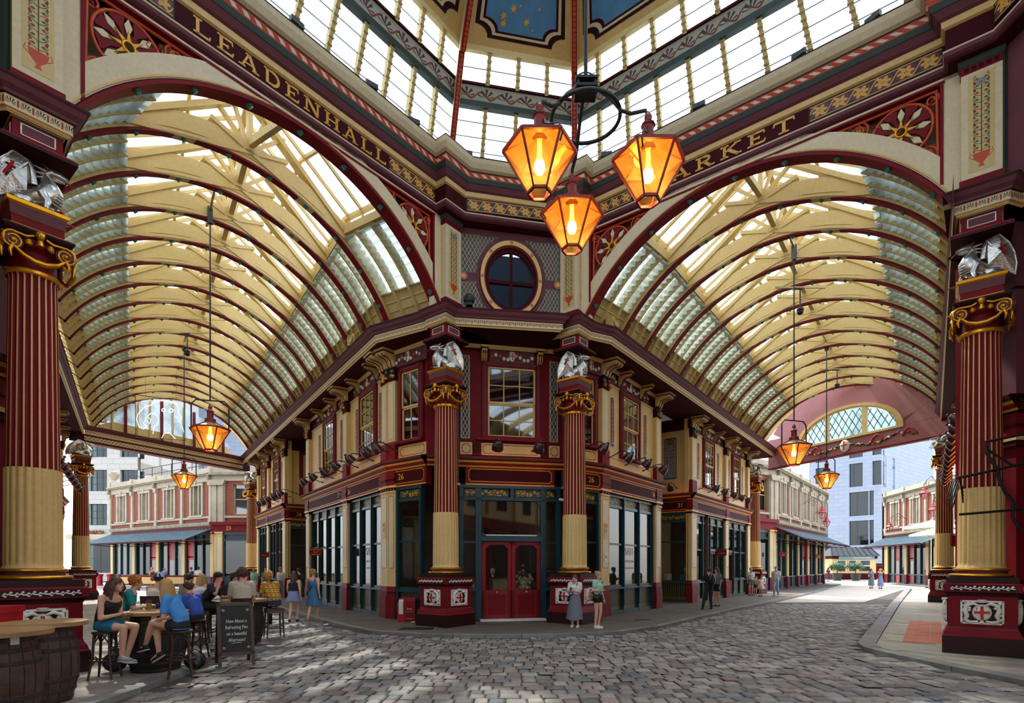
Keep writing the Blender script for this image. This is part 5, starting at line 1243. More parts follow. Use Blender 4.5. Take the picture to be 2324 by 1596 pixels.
run_facade(MRF, wr2, 9.3, 20.4, [(9.35, 10.1), (15.0, 15.6), (19.8, 20.4)], [(10.14, 14.96, 4, 2, 'teal shop window of shop 31 in the right arcade'), (15.64, 19.76, 3, 0, 'last teal shop window beside the end column of the right arcade')],
    [(10.1, 15.0, [(11.6, 13.1)], [(10.6, 10.9), (13.9, 14.2)], ['sash window over shop 31 in the right arcade']), (15.6, 19.8, [(16.8, 18.2)], [(16.0, 16.3), (18.9, 19.2)], ['last sash window beside the end column of the right arcade'])], .62, 'r2', 9, 3.0)
MRN = frame(RFp(9.35), -nRF, -dR); alley_front(MRN, wr2, 3.4, '31', 'shop window with hanging clothes under the number 31', 'u', None, 2)
fruit_panel(MRN, .75, 1.45, 6.1, 8.2, wr2, -.1, 77)
lettering('31', .30, 'yellow', RFp(9.35)-nRF*.55-dR*.03+Vector((0, 0, 4.78)), nRF, wr2)
# ---- far-side flanks, seen edge-on behind the near columns
LLo = Vector((-3.75-.676*13.0, 13.0, 0)); MLL = frame(LLo, dL, -nLF)
wll = arm_wall('wall_left', 'shopfront behind the column with barrels, seen edge on', MLL, None)
run_facade(MLL, wll, 0, 21.5, [(0, .6), (5.2, 5.8), (10.4, 11.0), (15.6, 16.2), (20.8, 21.4)], [(a, a+4.6, 3, 1, 'teal shop window %s of the edge-on left shopfront' % q) for a, q in ((.64, 'beside the near pilaster'), (5.84, 'in the middle'), (11.04, 'in the far half'), (16.24, 'beside the end pilaster'))],
    [(a, a+4.6, [(a+1.5, a+2.9)], [(a+.6, a+.9), (a+3.5, a+3.8)], ['upper sash window %s of the edge-on left shopfront' % q]) for a, q in ((.6, 'beside the near pilaster'), (5.8, 'in the middle'), (11.0, 'in the far half'), (16.2, 'beside the end pilaster'))], .62, 'll', 15)
RRo = Vector((1.75+.745*12.2, 12.2, 0)); MRR = frame(RRo, dR, -nRF)
wrr = arm_wall('wall_right', 'shopfront behind the column with iron brackets, seen edge on', MRR, None)
run_facade(MRR, wrr, 0, 19.5, [(0, .6), (5.2, 5.8), (10.4, 11.0), (15.6, 16.2), (19.0, 19.5)], [(a, a+(4.6 if a < 16 else 2.7), 3, 1, 'teal shop window %s of the edge-on right shopfront' % q) for a, q in ((.64, 'beside the near pilaster'), (5.84, 'in the middle'), (11.04, 'in the far half'), (16.24, 'beside the end pilaster'))],
    [(a, a+4.6, [(a+1.5, a+2.9)], [(a+.6, a+.9), (a+3.5, a+3.8)], ['upper sash window %s of the edge-on right shopfront' % q]) for a, q in ((.6, 'beside the near pilaster'), (5.8, 'in the middle'), (11.0, 'in the far half'))], .62, 'rr', 16)
# corner walls beside the two near columns (next facets of the crossing)
def near_corner(p, s1, name, label):
    """wall behind a near column: s1 = direction along the facet away from the arch"""
    n = C-p; n.z = 0; s = Vector((s1.x, s1.y, 0)).normalized(); nn = Vector((s.y, -s.x, 0)); nn = nn if nn.dot(n) > 0 else -nn
    o = p-nn*1.05-s*.55; M = frame(o, s, nn); w = arm_wall(name, label, M, None)
    mb = MB(M); mb.box(-1.2, 5, -.6, -.1, 0, 9.06, 'red'); mb.build('wall_body', w)
    mb = MB(M); mb.box(.1, .75, -.2, .45, 0, 1.5, 'maroon'); mb.box(.14, .71, -.2, .40, 1.5, 4.3, 'red'); mb.box(.08, .77, -.2, .47, 4.3, 4.42, 'maroon'); mb.box(.06, .79, -.2, .49, 4.42, 4.5, 'cream2'); mb.box(.12, .73, -.2, .43, 4.5, 5.0, 'red'); mb.box(.1, .75, -.2, .46, 4.72, 4.77, 'dark'); mb.box(.14, .71, -.2, .40, 5.4, 9.0, 'mauve'); mb.box(.12, .73, -.2, .42, 7.6, 7.65, 'dark'); mb.build('pilaster', w)
    MB(M).sweep([(a+.42 if a > 0 else a, z, m) for a, z, m in GC], [(.05, 0), (.8, 0)], side=-1).build('shop_cornice', w); MB(M).sweep(GC, [(.8, 0), (5, 0)], side=-1).build('shop_cornice', w)
    fascia(M, .85, 5, w); mb = MB(M); mb.box(.9, 1.1, -.1, .05, 0, 4.46, 'teal'); mb.box(1.1, 5, -.12, -.08, 0, 4.46, 'interior'); mb.build('shopfront', w)
    return M
near_corner(pR, (e1-e2), 'wall_right_corner', 'maroon corner wall behind the column with iron brackets')
near_corner(pL, (e1*.85-e2), 'wall_left_corner', 'maroon corner wall behind the red bin')
# roofs over the shop blocks (keep daylight out of the rooms)
mb = MB()
mb.slab([LFp(25.2, -.1)[:2], LFp(0, -.1)[:2], (-2.9, 18.0), (2.3, 19.1), RFp(0, -.1)[:2], RFp(20.4, -.1)[:2], (8, 48), (-8, 48)], 9.58, 9.75, 'slated')
mb.slab([(LLo+dL*21)[:2], LLo[:2], (pL-e1*.5)[:2], (-14, 2), (-40, 10), (-40, 38)], 9.58, 9.75, 'slated'); mb.slab([(RRo+dR*19.5)[:2], RRo[:2], (pR+e2*.5)[:2], (16, 4), (45, 8), (40, 26)], 9.58, 9.75, 'slated')
struct(mb.build('ceiling_shops'), 'flat roofs over the shop blocks')
# ================================================================ END SCREENS of the arms
def far_beam(a, b, z0, z1, m, par, name, th=.3):
    o = MB().bar(Vector((a.x, a.y, (z0+z1)/2)), Vector((b.x, b.y, (z0+z1)/2)), th, z1-z0, m).build(name, par); return o
# left : glazed lunette
eA, eB = cL_far+Vector((0, 0, 0)), ll_far; mid = (eA+eB)/2; sE = (eB-eA).normalized(); MEL = frame(mid, sE, -dL if False else Vector((sE.y, -sE.x, 0)) if Vector((sE.y, -sE.x, 0)).dot(dL) < 0 else -Vector((sE.y, -sE.x, 0)))
hwE = (eB-eA).length/2
lun = struct(MB(MEL).sweep([(-.1, 9.06, 'maroon'), (.02, 9.06, 'cream2'), (.05, 9.12, 'palm', .22), (.05, 9.30, 'mauve'), (.2, 9.45, 'mauve'), (.24, 9.55, 'mauve'), (-.1, 9.58, 'mauve')], [(-hwE, 0), (hwE, 0)], side=-1 if MEL.to_3x3().determinant() > 0 else -1).build('wall_left_end'), 'glazed lunette and beam closing the left arcade')
MB(MEL).box(-hwE-.6, hwE+.6, -.25, .02, 8.62, 9.08, 'maroon').quad((-hwE, .03, 8.72), (hwE, .03, 8.72), (hwE, .03, 8.98), (-hwE, .03, 8.98), 'guill', [(0, 0), (hwE*5, 0), (hwE*5, 1), (0, 1)]).box(-hwE, hwE, -.25, .05, 8.56, 8.63, 'mauve2').build('beam', lun)
def lz(x): r = RI-.02; return ZO+math.sqrt(max(.01, r*r-x*x)) 
nb = 12
for k in range(nb):
    xa, xb = -4.3+8.6*k/nb, -4.3+8.6*(k+1)/nb
    for q, (za, zb) in enumerate(((9.55, 10.1), (10.1, 13))):
        pa, pb = min(zb, lz(xa)), min(zb, lz(xb))
        if q == 0:
            if max(pa, pb) > 9.56: MB(MEL).prism([(xa, 9.55), (xb, 9.55), (xb, max(9.56, pb)), (xa, max(9.56, pa))], -.16, -.1, 'cream').build('boarding', lun)
        elif max(pa, pb) > 10.15: MB(MEL).add([(xa, -.12, 10.1), (xb, -.12, 10.1), (xb, -.2, max(10.1, pb)), (xa, -.2, max(10.1, pa))], [(0, 1, 2, 3)], 'lunglass').build('glass_pane', lun)
for k in range(1, nb):
    x = -4.3+8.6*k/nb; red = k % 3 == 1; MB(MEL).box(x-(.05 if red else .04), x+(.05 if red else .04), -.16, .02 if red else -.04, 9.55, lz(x), 'red' if red else 'cream').build('lunette_bar', lun)
# right : plastered tympanum with lattice window
eA2, eB2 = rf_far, rr_far; mid2 = (eA2+eB2)/2; sE2 = (eB2-eA2).normalized(); nE2 = Vector((sE2.y, -sE2.x, 0)); nE2 = nE2 if nE2.dot(dR) < 0 else -nE2; MER = frame(mid2, sE2, nE2); hw2 = (eB2-eA2).length/2
tym = struct(MB(MER).box(-hw2-.5, hw2+.5, -.25, 0, 8.35, 9.32, 'mauve2').box(-hw2-.5, hw2+.5, -.28, .06, 8.28, 8.36, 'red').build('wall_right_end'), 'mauve tympanum with a lattice fanlight closing the right arcade')
wx, wz0, wz1 = 3.05, 9.32, 11.0
we = lambda t, k=1.0: (wx*k*math.cos(t), wz0+(wz1-wz0)*k*math.sin(t))
mb = MB(MER)
for k in range(24):
    a, b = PI*k/24, PI*(k+1)/24
    def outer(t): x, z = we(t); d = math.atan2(x, z-ZO); return (min(5.6, max(-5.6, (RI+.8)*math.sin(d)*1.1)), max(9.3, ZO+(RI+.8)*math.cos(d)))
    mb.prism([we(a), we(b), outer(b), outer(a)], -.2, 0, 'mauve2')
mb.box(wx*1.0, 5.8, -.2, -.01, 9.2, 10.25, 'mauve2'); mb.box(-5.8, -wx, -.2, -.01, 9.2, 10.25, 'mauve2'); mb.prism([(wx, 9.3), (5.6, 9.3), (5.4, 10.3), (wx*.97, 9.6)], -.2, 0, 'mauve2'); mb.prism([(-wx, 9.3), (-5.6, 9.3), (-5.4, 10.3), (-wx*.97, 9.6)], -.2, 0, 'mauve2')
mb.build('tympanum', tym)
mb = MB(MER)
for k in range(24): a, b = PI*k/24, PI*(k+1)/24; mb.prism([we(a), we(b), we(b, 1.09), we(a, 1.09)], -.1, .1, 'cream2'); mb.prism([we(a, .97), we(b, .97), we(b, 1.0), we(a, 1.0)], -.1, .06, 'yellow')
mb.box(-wx*1.09, wx*1.09, -.1, .1, wz0-.12, wz0, 'cream2'); mb.box(-1.28, -1.04, -.1, .08, wz0, 10.85, 'cream2'); mb.box(1.04, 1.28, -.1, .08, wz0, 10.85, 'cream2')
fanl = struct(mb.build(wname()), 'half-round lattice fanlight with cream bars at the end of the right arcade')
ins = lambda x, z: (x/wx)**2+((z-wz0)/(wz1-wz0))**2 < .96 and not (1.04 < abs(x) < 1.28)
mb = MB(MER)
lattice(mb, -wx, wx, wz0, wz1, -.03, 'stonedirt', .42, .66, ins, .055); mb.build('lattice_bars', fanl)
for xa, xb in ((-wx, -1.28), (-1.04, 1.04), (1.28, wx)):
    n = 10; top = [(xa+(xb-xa)*k/n, wz0+(wz1-wz0)*math.sqrt(max(0, 1-((xa+(xb-xa)*k/n)/wx)**2))) for k in range(n+1)]
    MB(MER).add([(x, -.06, z) for x, z in [(xa, wz0), (xb, wz0)]+top[::-1]], [tuple(range(n+3))], 'latticeglass').build('glass_pane', fanl)
gar = MB(MER); rr = random.Random(4)
for k in range(70):
    f = k/69; x = -3.9+7.8*f; z = 8.78+.13*math.sin(f*PI*5); gar.ball((x, .05, z+rr.uniform(-.06, .06)), .05+.05*rr.random(), rr.choice(('leafg', 'leafg', 'pink', 'scarlet', 'yellow', 'green', 'white')), 6, (1.3, .6, .8))
gar.build('garland', tym)
sh = MB(MER); sh.ball((0, .05, 8.82), .34, 'white', 14, (.9, .3, 1.1)); sh.box(-.2, .2, .13, .16, 8.82, 8.88, 'scarlet'); sh.box(-.03, .03, .13, .16, 8.58, 9.08, 'scarlet'); sh.build('shield', tym)
for sx in (-3.6, -1.9, 1.9, 3.6):
    r = MB(MER); r.tube([(sx-.35, .05, 8.7), (sx-.2, .08, 8.95), (sx, .06, 9.1), (sx+.2, .08, 8.95), (sx+.38, .05, 8.68)], .045, 'scarlet', 6); r.build('ribbon', tym)
# ================================================================ REAR OF THE HALL (behind the viewer: closes the room for light and reflections)
def rear_wall(a, b, name, label):
    a, b = Vector((a.x, a.y, 0)), Vector((b.x, b.y, 0)); s = (b-a); ln = s.length; s.normalize(); n = Vector((s.y, -s.x, 0)); m = (a+b)/2
    n = n if n.dot(C-m) > 0 else -n; M = frame(a, s, n); w = MB(M)
    w.box(0, ln, -.5, -.2, 0, 9.06, 'cream2'); k = max(1, int(ln/4)); dx = ln/k
    for i in range(k+1): w.box(i*dx-.3, i*dx+.3, -.3, .0, 0, 4.5, 'red'); w.box(i*dx-.25, i*dx+.25, -.3, .0, 5.3, 9, 'cream2')
    w.box(0, ln, -.3, .05, 4.5, 5.3, 'red'); w.box(0, ln, -.3, .5, 9.06, 9.58, 'mauve')
    for i in range(k): w.box(i*dx+.4, (i+1)*dx-.4, -.25, -.15, .9, 4.3, 'interior'); w.box(i*dx+dx/2-.7, i*dx+dx/2+.7, -.25, -.15, 6, 8.3, 'interior')
    struct(w.build(name), label)
rear_wall(E(7.66, -4.9), E(24, -4.9), 'wall_rear_right_near', 'shopfront of the near right arcade behind the viewer')
rear_wall(E(7.66, 4.9), E(24, 4.9), 'wall_rear_right_far', 'shopfront of the near right arcade opposite the viewer')
rear_wall(E(-5, -8.03), E(-5, -24), 'wall_rear_left_far', 'shopfront of the rear arcade on the bin side')
rear_wall(E(5, -8.03), E(5, -24), 'wall_rear_left_near', 'shopfront of the rear arcade behind the viewer')
rear_wall(E(8.6, -6.0), E(6.0, -9.0), 'wall_rear_corner', 'corner shop wall behind the viewer')
mb = MB()
for sgn, (a, b) in enumerate(((E(7.66, 0), E(24, 0)), (E(0, -8.03), E(0, -24)))):
    t = (b-a).normalized(); s = Vector((t.y, -t.x, 0)); 
    for k in range(12):
        a0, a1_ = -AS+2*AS*k/12, -AS+2*AS*(k+1)/12; (x, z), (x2, z2) = arc(RI+.2, a0), arc(RI+.2, a1_)
        mm = 'roofglass' if k in (3, 4, 5, 6, 7, 8) else 'cream'
        mb.add([a+s*x+Vector((0, 0, z)), b+s*x+Vector((0, 0, z)), b+s*x2+Vector((0, 0, z2)), a+s*x2+Vector((0, 0, z2))], [(0, 1, 2, 3)], mm)
    for j in range(8):
        c = a.lerp(b, (j+.5)/8)
        for k in range(16):
            a0, a1_ = -AS+2*AS*k/16, -AS+2*AS*(k+1)/16; (x, z), (x2, z2) = arc(RI+.1, a0), arc(RI+.1, a1_); mb.bar(c+s*x+Vector((0, 0, z)), c+s*x2+Vector((0, 0, z2)), .15, .4, 'cream')
struct(mb.build('ceiling_rear'), 'vaults of the two arcades behind the viewer')
# ================================================================ BUILDINGS OUTSIDE
def brickwork(name, c1, c2, mo, bw, bh, ms=.012, rough=.85):
    m, nt, b = nodes_of(name); N, L = nt.nodes, nt.links
    uv = N.new('ShaderNodeUVMap'); t = N.new('ShaderNodeTexBrick'); L.new(uv.outputs[0], t.inputs['Vector']); t.inputs['Color1'].default_value = (*srgb(c1), 1); t.inputs['Color2'].default_value = (*srgb(c2), 1); t.inputs['Mortar'].default_value = (*srgb(mo), 1)
    t.inputs['Scale'].default_value = 1; t.inputs['Brick Width'].default_value = bw; t.inputs['Row Height'].default_value = bh; t.inputs['Mortar Size'].default_value = ms; t.inputs['Bias'].default_value = 0
    L.new(t.outputs['Color'], b.inputs['Base Color']); b.inputs['Roughness'].default_value = rough; bp = N.new('ShaderNodeBump'); bp.inputs['Strength'].default_value = .4; bp.inputs['Distance'].default_value = .02; bp.invert = True; L.new(t.outputs['Fac'], bp.inputs['Height']); L.new(bp.outputs[0], b.inputs['Normal'])
mat('tealdeep', '12303a', .8)
brickwork('brickwall', '92331b', '7c2813', '8a6a56', .225, .075)
brickwork('ashlar', '9ca6b6', '96a0b1', '7f8999', 1.5, .62, .02)
brickwork('ashlarw', 'b4b2ac', 'acaaa2', '938f86', 1.4, .6, .02)
def wq(mb, x0, x1, z0, z1, y, m): return mb.quad((x0, y, z0), (x1, y, z0), (x1, y, z1), (x0, y, z1), m, [(x0, z0), (x1, z0), (x1, z1), (x0, z1)])
def wall_holes(mb, x0, x1, z0, z1, y, m, holes, dep=.25, rm=None):
    """wall sheet with rectangular openings (holes sorted on a grid), with reveals"""
    xs = sorted(set([x0, x1]+[h[0] for h in holes]+[h[1] for h in holes])); zs = sorted(set([z0, z1]+[h[2] for h in holes]+[h[3] for h in holes]))
    for i in range(len(xs)-1):
        for j in range(len(zs)-1):
            cx, cz = (xs[i]+xs[i+1])/2, (zs[j]+zs[j+1])/2
            if any(h[0] < cx < h[1] and h[2] < cz < h[3] for h in holes): continue
            wq(mb, xs[i], xs[i+1], zs[j], zs[j+1], y, m)
    for h in holes:
        a, b, c, d = h[:4]; r = rm or m
        mb.quad((a, y, c), (a, y-dep, c), (a, y-dep, d), (a, y, d), r); mb.quad((b, y, c), (b, y, d), (b, y-dep, d), (b, y-dep, c), r); mb.quad((a, y, c), (b, y, c), (b, y-dep, c), (a, y-dep, c), r); mb.quad((a, y, d), (a, y-dep, d), (b, y-dep, d), (b, y, d), r)
def office_window(M, par, a, b, c, d, y, nx=2, nz=2, fm='slated', glass='tealglass'):
    f = MB(M); t = .07
    f.box(a, b, y-.05, y+.03, c, c+t, fm).box(a, b, y-.05, y+.03, d-t, d, fm).box(a, a+t, y-.05, y+.03, c, d, fm).box(b-t, b, y-.05, y+.03, c, d, fm)
    for k in range(1, nx): x = a+(b-a)*(k/nx if nx > 2 else .3); f.box(x-.03, x+.03, y-.05, y+.03, c, d, fm)
    for k in range(1, nz): z = c+(d-c)*k/nz; f.box(a, b, y-.05, y+.03, z-.03, z+.03, fm)
    w = f.build('window', par); MB(M).quad((a, y, c), (b, y, c), (b, y, d), (a, y, d), glass).build('pane', w); MB(M).quad((a, y-.8, c), (b, y-.8, c), (b, y-.8, d), (a, y-.8, d), 'tealdeep').build('blind', w)
    return w
def market_building(name, label, A, B, n, front=None, canopy=True, sillz=5.3, ret=None, pattern='w', cano=2.3, curve=None, shopn=3, seed=1):
    """two-storey brick and stone building over teal shops; facade A->B seen from outside"""
    A, B = Vector((A[0], A[1], 0)), Vector((B[0], B[1], 0)); s = (B-A); ln = s.length; s.normalize(); nn = Vector((s.y, -s.x, 0)); nn = nn if nn.dot(-A) > 0 else -nn
    t = thing(name, label, 'building', A, 0); M = frame((0, 0, 0), s, nn)
    def facade(M, ln, n, tag_):
        dx = ln/n; holes = []; w = MB(M)
        for k in range(n): holes.append((dx*(k+.5)-.85, dx*(k+.5)+.85, 5.9, 8.3))
        wall_holes(w, 0, ln, 5.3, 8.6, 0, 'brickwall', holes, .35, 'stone'); w.box(0, ln, -.6, -.5, 0, 9.6, 'interior'); wo = w.build('wall', t)
        st = MB(M)
        for z0, z1, y1, m in ((8.55, 9.0, .12, 'stone'), (9.0, 9.12, .35, 'stonedirt'), (9.12, 9.2, .45, 'stone'), (9.2, 9.62, .15, 'stone')): st.box(-.05, ln+.05, -.4, y1, z0, z1, m)
        st.build('cornice', t); MB(M).box(-.05, ln+.05, -.4, .25, 5.05, 5.3, 'stonedirt').box(-.05, ln+.05, -.4, .12, 5.0, 5.06, 'stone').build('string_course', t); MB(M).box(-.05, ln+.05, -.4, .14, 5.62, 5.78, 'stone').build('sill_course', t)
        for k in range(n+1):
            x = dx*k; q = MB(M); q.box(x-.16, x+.16, -.1, .16, 5.3, 8.3, 'stone'); q.box(x-.2, x+.2, -.1, .2, 5.3, 5.65, 'stone'); q.prism([(x-.15, 8.2), (x+.15, 8.2), (x+.26, 8.55), (x-.26, 8.55)], -.1, .26, 'stone'); q.box(x-.12, x+.12, -.1, .36, 8.6, 9.05, 'stonedirt'); q.box(x-.2, x+.2, -.1, .25, 9.2, 9.7, 'stone'); q.build('stone_pilaster', t)
        for k in range(n):
            a, b = dx*(k+.5)-.85, dx*(k+.5)+.85; q = MB(M)
            for xa, xb in ((a-.14, a+.1), (b-.1, b+.14), (a+.42, a+.54), (b-.54, b-.42)): q.box(xa, xb, -.3, .1, 5.85, 8.35, 'stone')
            q.box(a-.2, b+.2, -.1, .14, 8.3, 8.5, 'stone'); q.box(a-.2, b+.2, -.1, .2, 5.75, 5.9, 'stone'); q.box((a+b)/2-.12, (a+b)/2+.12, -.1, .2, 8.4, 8.7, 'stone'); wd = q.build('window', t)
            zz = 7.1; q = MB(M)
            for c, d in ((5.9, zz), (zz, 8.3)): q.box(a+.54, a+.6, -.28, -.2, c, d, 'cream2').box(b-.6, b-.54, -.28, -.2, c, d, 'cream2').box(a+.54, b-.54, -.28, -.2, c, c+.06, 'cream2').box(a+.54, b-.54, -.28, -.2, d-.05, d, 'cream2')
            q.build('sash', wd)
            for xa, xb in ((a+.1, a+.42), (a+.54, b-.54), (b-.42, b-.1)): MB(M).quad((xa, -.25, 5.9), (xb, -.25, 5.9), (xb, -.25, 8.3), (xa, -.25, 8.3), 'upglass').build('pane', wd)
            # shop below
            g = MB(M); xa, xb = dx*k+.28, dx*(k+1)-.28
            for j in range(shopn+1): x = xa+(xb-xa)*j/shopn; g.box(x-.06, x+.06, -.3, -.1, 0, 4.4, 'teal')
            g.box(xa, xb, -.3, -.1, 4.3, 4.45, 'teal').box(xa, xb, -.3, -.1, 3.9, 4.0, 'teal').box(xa, xb, -.3, -.1, 0, .12, 'teal').box(xa, xb, -.3, -.1, .9, 1.0, 'teal'); sf = g.build('shopfront', t)
            for j in range(shopn):
                x, x2 = xa+(xb-xa)*j/shopn+.06, xa+(xb-xa)*(j+1)/shopn-.06
                if (k+j+seed) % 4 == 0:
                    MB(M).box(x, x2, -.24, -.2, .1, 2.5, 'scarlet').build('door', sf); MB(M).box(x+.12, x2-.12, -.2, -.19, .9, 2.3, 'upglass').build('pane', sf); MB(M).box(x, x2, -.24, -.2, 2.6, 3.9, 'scarlet').build('sign_panel', sf)
                else:
                    MB(M).quad((x, -.22, 1.0), (x2, -.22, 1.0), (x2, -.22, 3.9), (x, -.22, 3.9), 'shopglass').build('pane', sf)
                    MB(M).box(x, x2, -.26, -.22, .12, .9, 'grille' if False else 'slated').build('stall_riser', sf)
                MB(M).box(x, x2, -.26, -.22, 4.0, 4.3, 'slated').build('transom_panel', sf)
            MB(M).box(xa, xb, -.45, -.4, 0, 4.5, 'white' if (k+seed) % 2 else 'interior2').build('shop_back', sf)
        for k in range(n+1):
            q = MB(M); x = dx*k; q.box(x-.25, x+.25, -.3, .02, 0, .95, 'red'); q.box(x-.22, x+.22, -.3, 0, .95, 4.45, 'cream2'); q.box(x-.27, x+.27, -.3, .05, 4.35, 4.5, 'maroon'); q.build('shop_pilaster', t)
        MB(M).box(0, ln, -.3, .03, 4.45, 5.02, 'red').build('fascia', t)
        if canopy:
            c = MB(M); nb = max(6, int(ln/.5)); zi, zo = 4.75, 3.75
            c.bar((0, cano, zo), (ln, cano, zo), .1, .14, 'maroon'); c.bar((0, .05, zi), (ln, .05, zi), .1, .1, 'maroon')
            for k in range(nb+1): x = ln*k/nb; c.bar((x, .05, zi+.03), (x, cano, zo+.03), .05, .08, 'slate')
            for k in range(0, nb+1, 6): x = ln*k/nb; c.bar((x, .0, 3.6), (x, cano, zo-.05), .05, .06, 'maroon')
            co = c.build('canopy', t)
            for k in range(nb): MB(M).quad((ln*k/nb, .05, zi), (ln*(k+1)/nb, .05, zi), (ln*(k+1)/nb, cano, zo), (ln*k/nb, cano, zo), 'slate').build('canopy_sheet', co)
    facade(M, ln, n, '')
    if ret:
        Rr = Vector((ret[0], ret[1], 0)); s2 = (Rr-A); l2 = s2.length; s2.normalize(); n2 = Vector((s2.y, -s2.x, 0)); n2 = n2 if n2.dot(-A) > 0 else -n2
        M2 = frame((0, 0, 0), s2, n2); c0 = canopy; 
        w = MB(M2); wall_holes(w, 0, l2, 5.3, 8.6, 0, 'brickwall', [(l2*.5-.6, l2*.5+1.2, 5.9, 8.3)] if l2 > 3 else [], .3, 'stone'); w.box(0, l2, -.6, -.5, 0, 9.6, 'interior'); w.build('wall', t)
        st = MB(M2)
        for z0, z1, y1, m in ((8.55, 9.0, .12, 'stone'), (9.0, 9.2, .4, 'stonedirt'), (9.2, 9.62, .15, 'stone')): st.box(-.05, l2+.05, -.4, y1, z0, z1, m)
        st.build('cornice', t); MB(M2).box(-.05, l2+.05, -.4, .25, 5.05, 5.3, 'red').build('string_course', t); MB(M2).box(-.05, l2+.05, -.4, .14, 5.62, 5.78, 'stone').build('sill_course', t); q = MB(M2); q.box(.0, 1.15, -.1, .12, 5.3, 8.5, 'stone'); q.box(.1, .5, .1, .2, 5.3, 8.3, 'stone'); q.box(.65, 1.05, .1, .2, 5.3, 8.3, 'stone'); q.prism([(.05, 8.2), (1.1, 8.2), (1.25, 8.6), (-.1, 8.6)], 0, .35, 'stone'); q.build('stone_pilaster', t)
        if l2 > 3: office_window(M2, t, l2*.5-.6, l2*.5+1.2, 5.9, 8.3, -.25, 1, 2, 'cream2', 'upglass')
        g = MB(M2); g.box(0, .9, -.3, .05, 0, .95, 'red').box(0, .9, -.3, .03, .95, 4.4, 'cream2').box(.1, .38, .03, .045, 1.4, 4.1, 'creamp').box(.52, .8, .03, .045, 1.4, 4.1, 'creamp').box(-.05, .95, -.3, .1, 4.4, 4.52, 'cream2'); g.box(0, l2, -.3, .05, 4.5, 5.05, 'red'); g.build('shop_pilaster', t)
        if l2 > 1.6:
            g = MB(M2); [g.box(a, b, -.25, -.05, c, d, 'teal') for a, b, c, d in ((.9, 1.02, 0, 4.5), (l2-.15, l2, 0, 4.5), (.9, l2, 4.3, 4.5), (.9, l2, 3.8, 3.92), (.9, l2, .0, .9))]; sf = g.build('shopfront', t); MB(M2).quad((1, -.15, .9), (l2-.1, -.15, .9), (l2-.1, -.15, 3.8), (1, -.15, 3.8), 'shopglass').build('pane', sf); MB(M2).box(1, l2-.1, -.2, -.16, 3.92, 4.3, 'slated').build('transom_panel', sf)
    return t, M
# left: shops across the street
bl, Mbl = market_building('brick_building', 'red brick and stone building with a slate canopy and number 23 beyond the left arcade', (-23.9, 44.7), (-38.2, 53.6), 4, ret=(-19.2, 44.4), seed=2)
lettering('23', .42, 'yellow', Vector((1.5, -.3, 4.78)), (1, 0, 0), bl)
# roof-edge railing and urn on it
rl = MB(Mbl); L_ = 16.8
for k in range(11): rl.bar((L_*k/10, -1.2, 9.6), (L_*k/10, -1.2, 10.9), .05, .05, 'iron')
for z in (10.3, 10.9): rl.bar((0, -1.2, z), (L_, -1.2, z), .05, .05, 'iron')
rl.build('roof_railing', bl); MB(Mbl).lathe([(.0, 9.6), (.35, 9.6), (.3, 9.9), (.18, 10.0), (.5, 10.45), (.55, 10.55), (.25, 10.6), (.3, 10.75), (0, 10.9)], 'stone', 14, c=(L_, -.2, 0)).build('stone_urn', bl)
# tall pale offices behind
def office(name, label, A, B, H, holes, depth=12, m='ashlar', spand=None):
    A, B = Vector((A[0], A[1], 0)), Vector((B[0], B[1], 0)); s = B-A; ln = s.length; s.normalize(); nn = Vector((s.y, -s.x, 0)); nn = nn if nn.dot(-A) > 0 else -nn
    t = thing(name, label, 'building', A, 0); M = frame((0, 0, 0), s, nn); w = MB(M); wall_holes(w, 0, ln, 0, H, 0, m, holes, .4, m); w.box(0, ln, -depth, -1.5, 0, H, m); w.build('wall', t)
    for h in holes: office_window(M, t, *h[:4], -.35, *(h[4] if len(h) > 4 else (2, 2)))
    return t, M, ln
hol = []
for x0 in (1.35, 5.0):
    for k in range(6): hol.append((x0, x0+2.1, 6.6+4.0*k, 9.1+4.0*k, (3, 3)))
hol.append((1.0, 5.4, 1.0, 4.4, (3, 2)))
A_, B_ = P(176, 1285, 66), P(300, 1285, 66)
of1, Mo1, lo1 = office('office_block', 'tall white stone office block with brown spandrels beyond the left arcade', A_, B_, 34, hol, 14, 'ashlarw')
for x0 in (1.35, 5.0):
    for k in range(5): MB(Mo1).box(x0, x0+2.1, -.2, -.1, 9.1+4*k, 10.6+4*k, 'wood').build('spandrel', of1)
MB(Mo1).box(-1, lo1, -.1, .5, 4.9, 5.5, 'stone').build('string_course', of1)
fb = MB(Mo1); rr = random.Random(8)
for k in range(40): fb.ball((1.4+2.0*rr.random(), .2+.2*rr.random(), 5.6+.3*rr.random()), .1, rr.choice(('leafg', 'leafg', 'scarlet')), 5)
fb.build('flower_box', of1)
of2, Mo2, lo2 = office('plain_office', 'pale office wall rising behind the brick building parapet', P(283, 1285, 82), P(640, 1285, 86), 36, [(2.0, 4.0, 20, 23)], 10, 'ashlar')
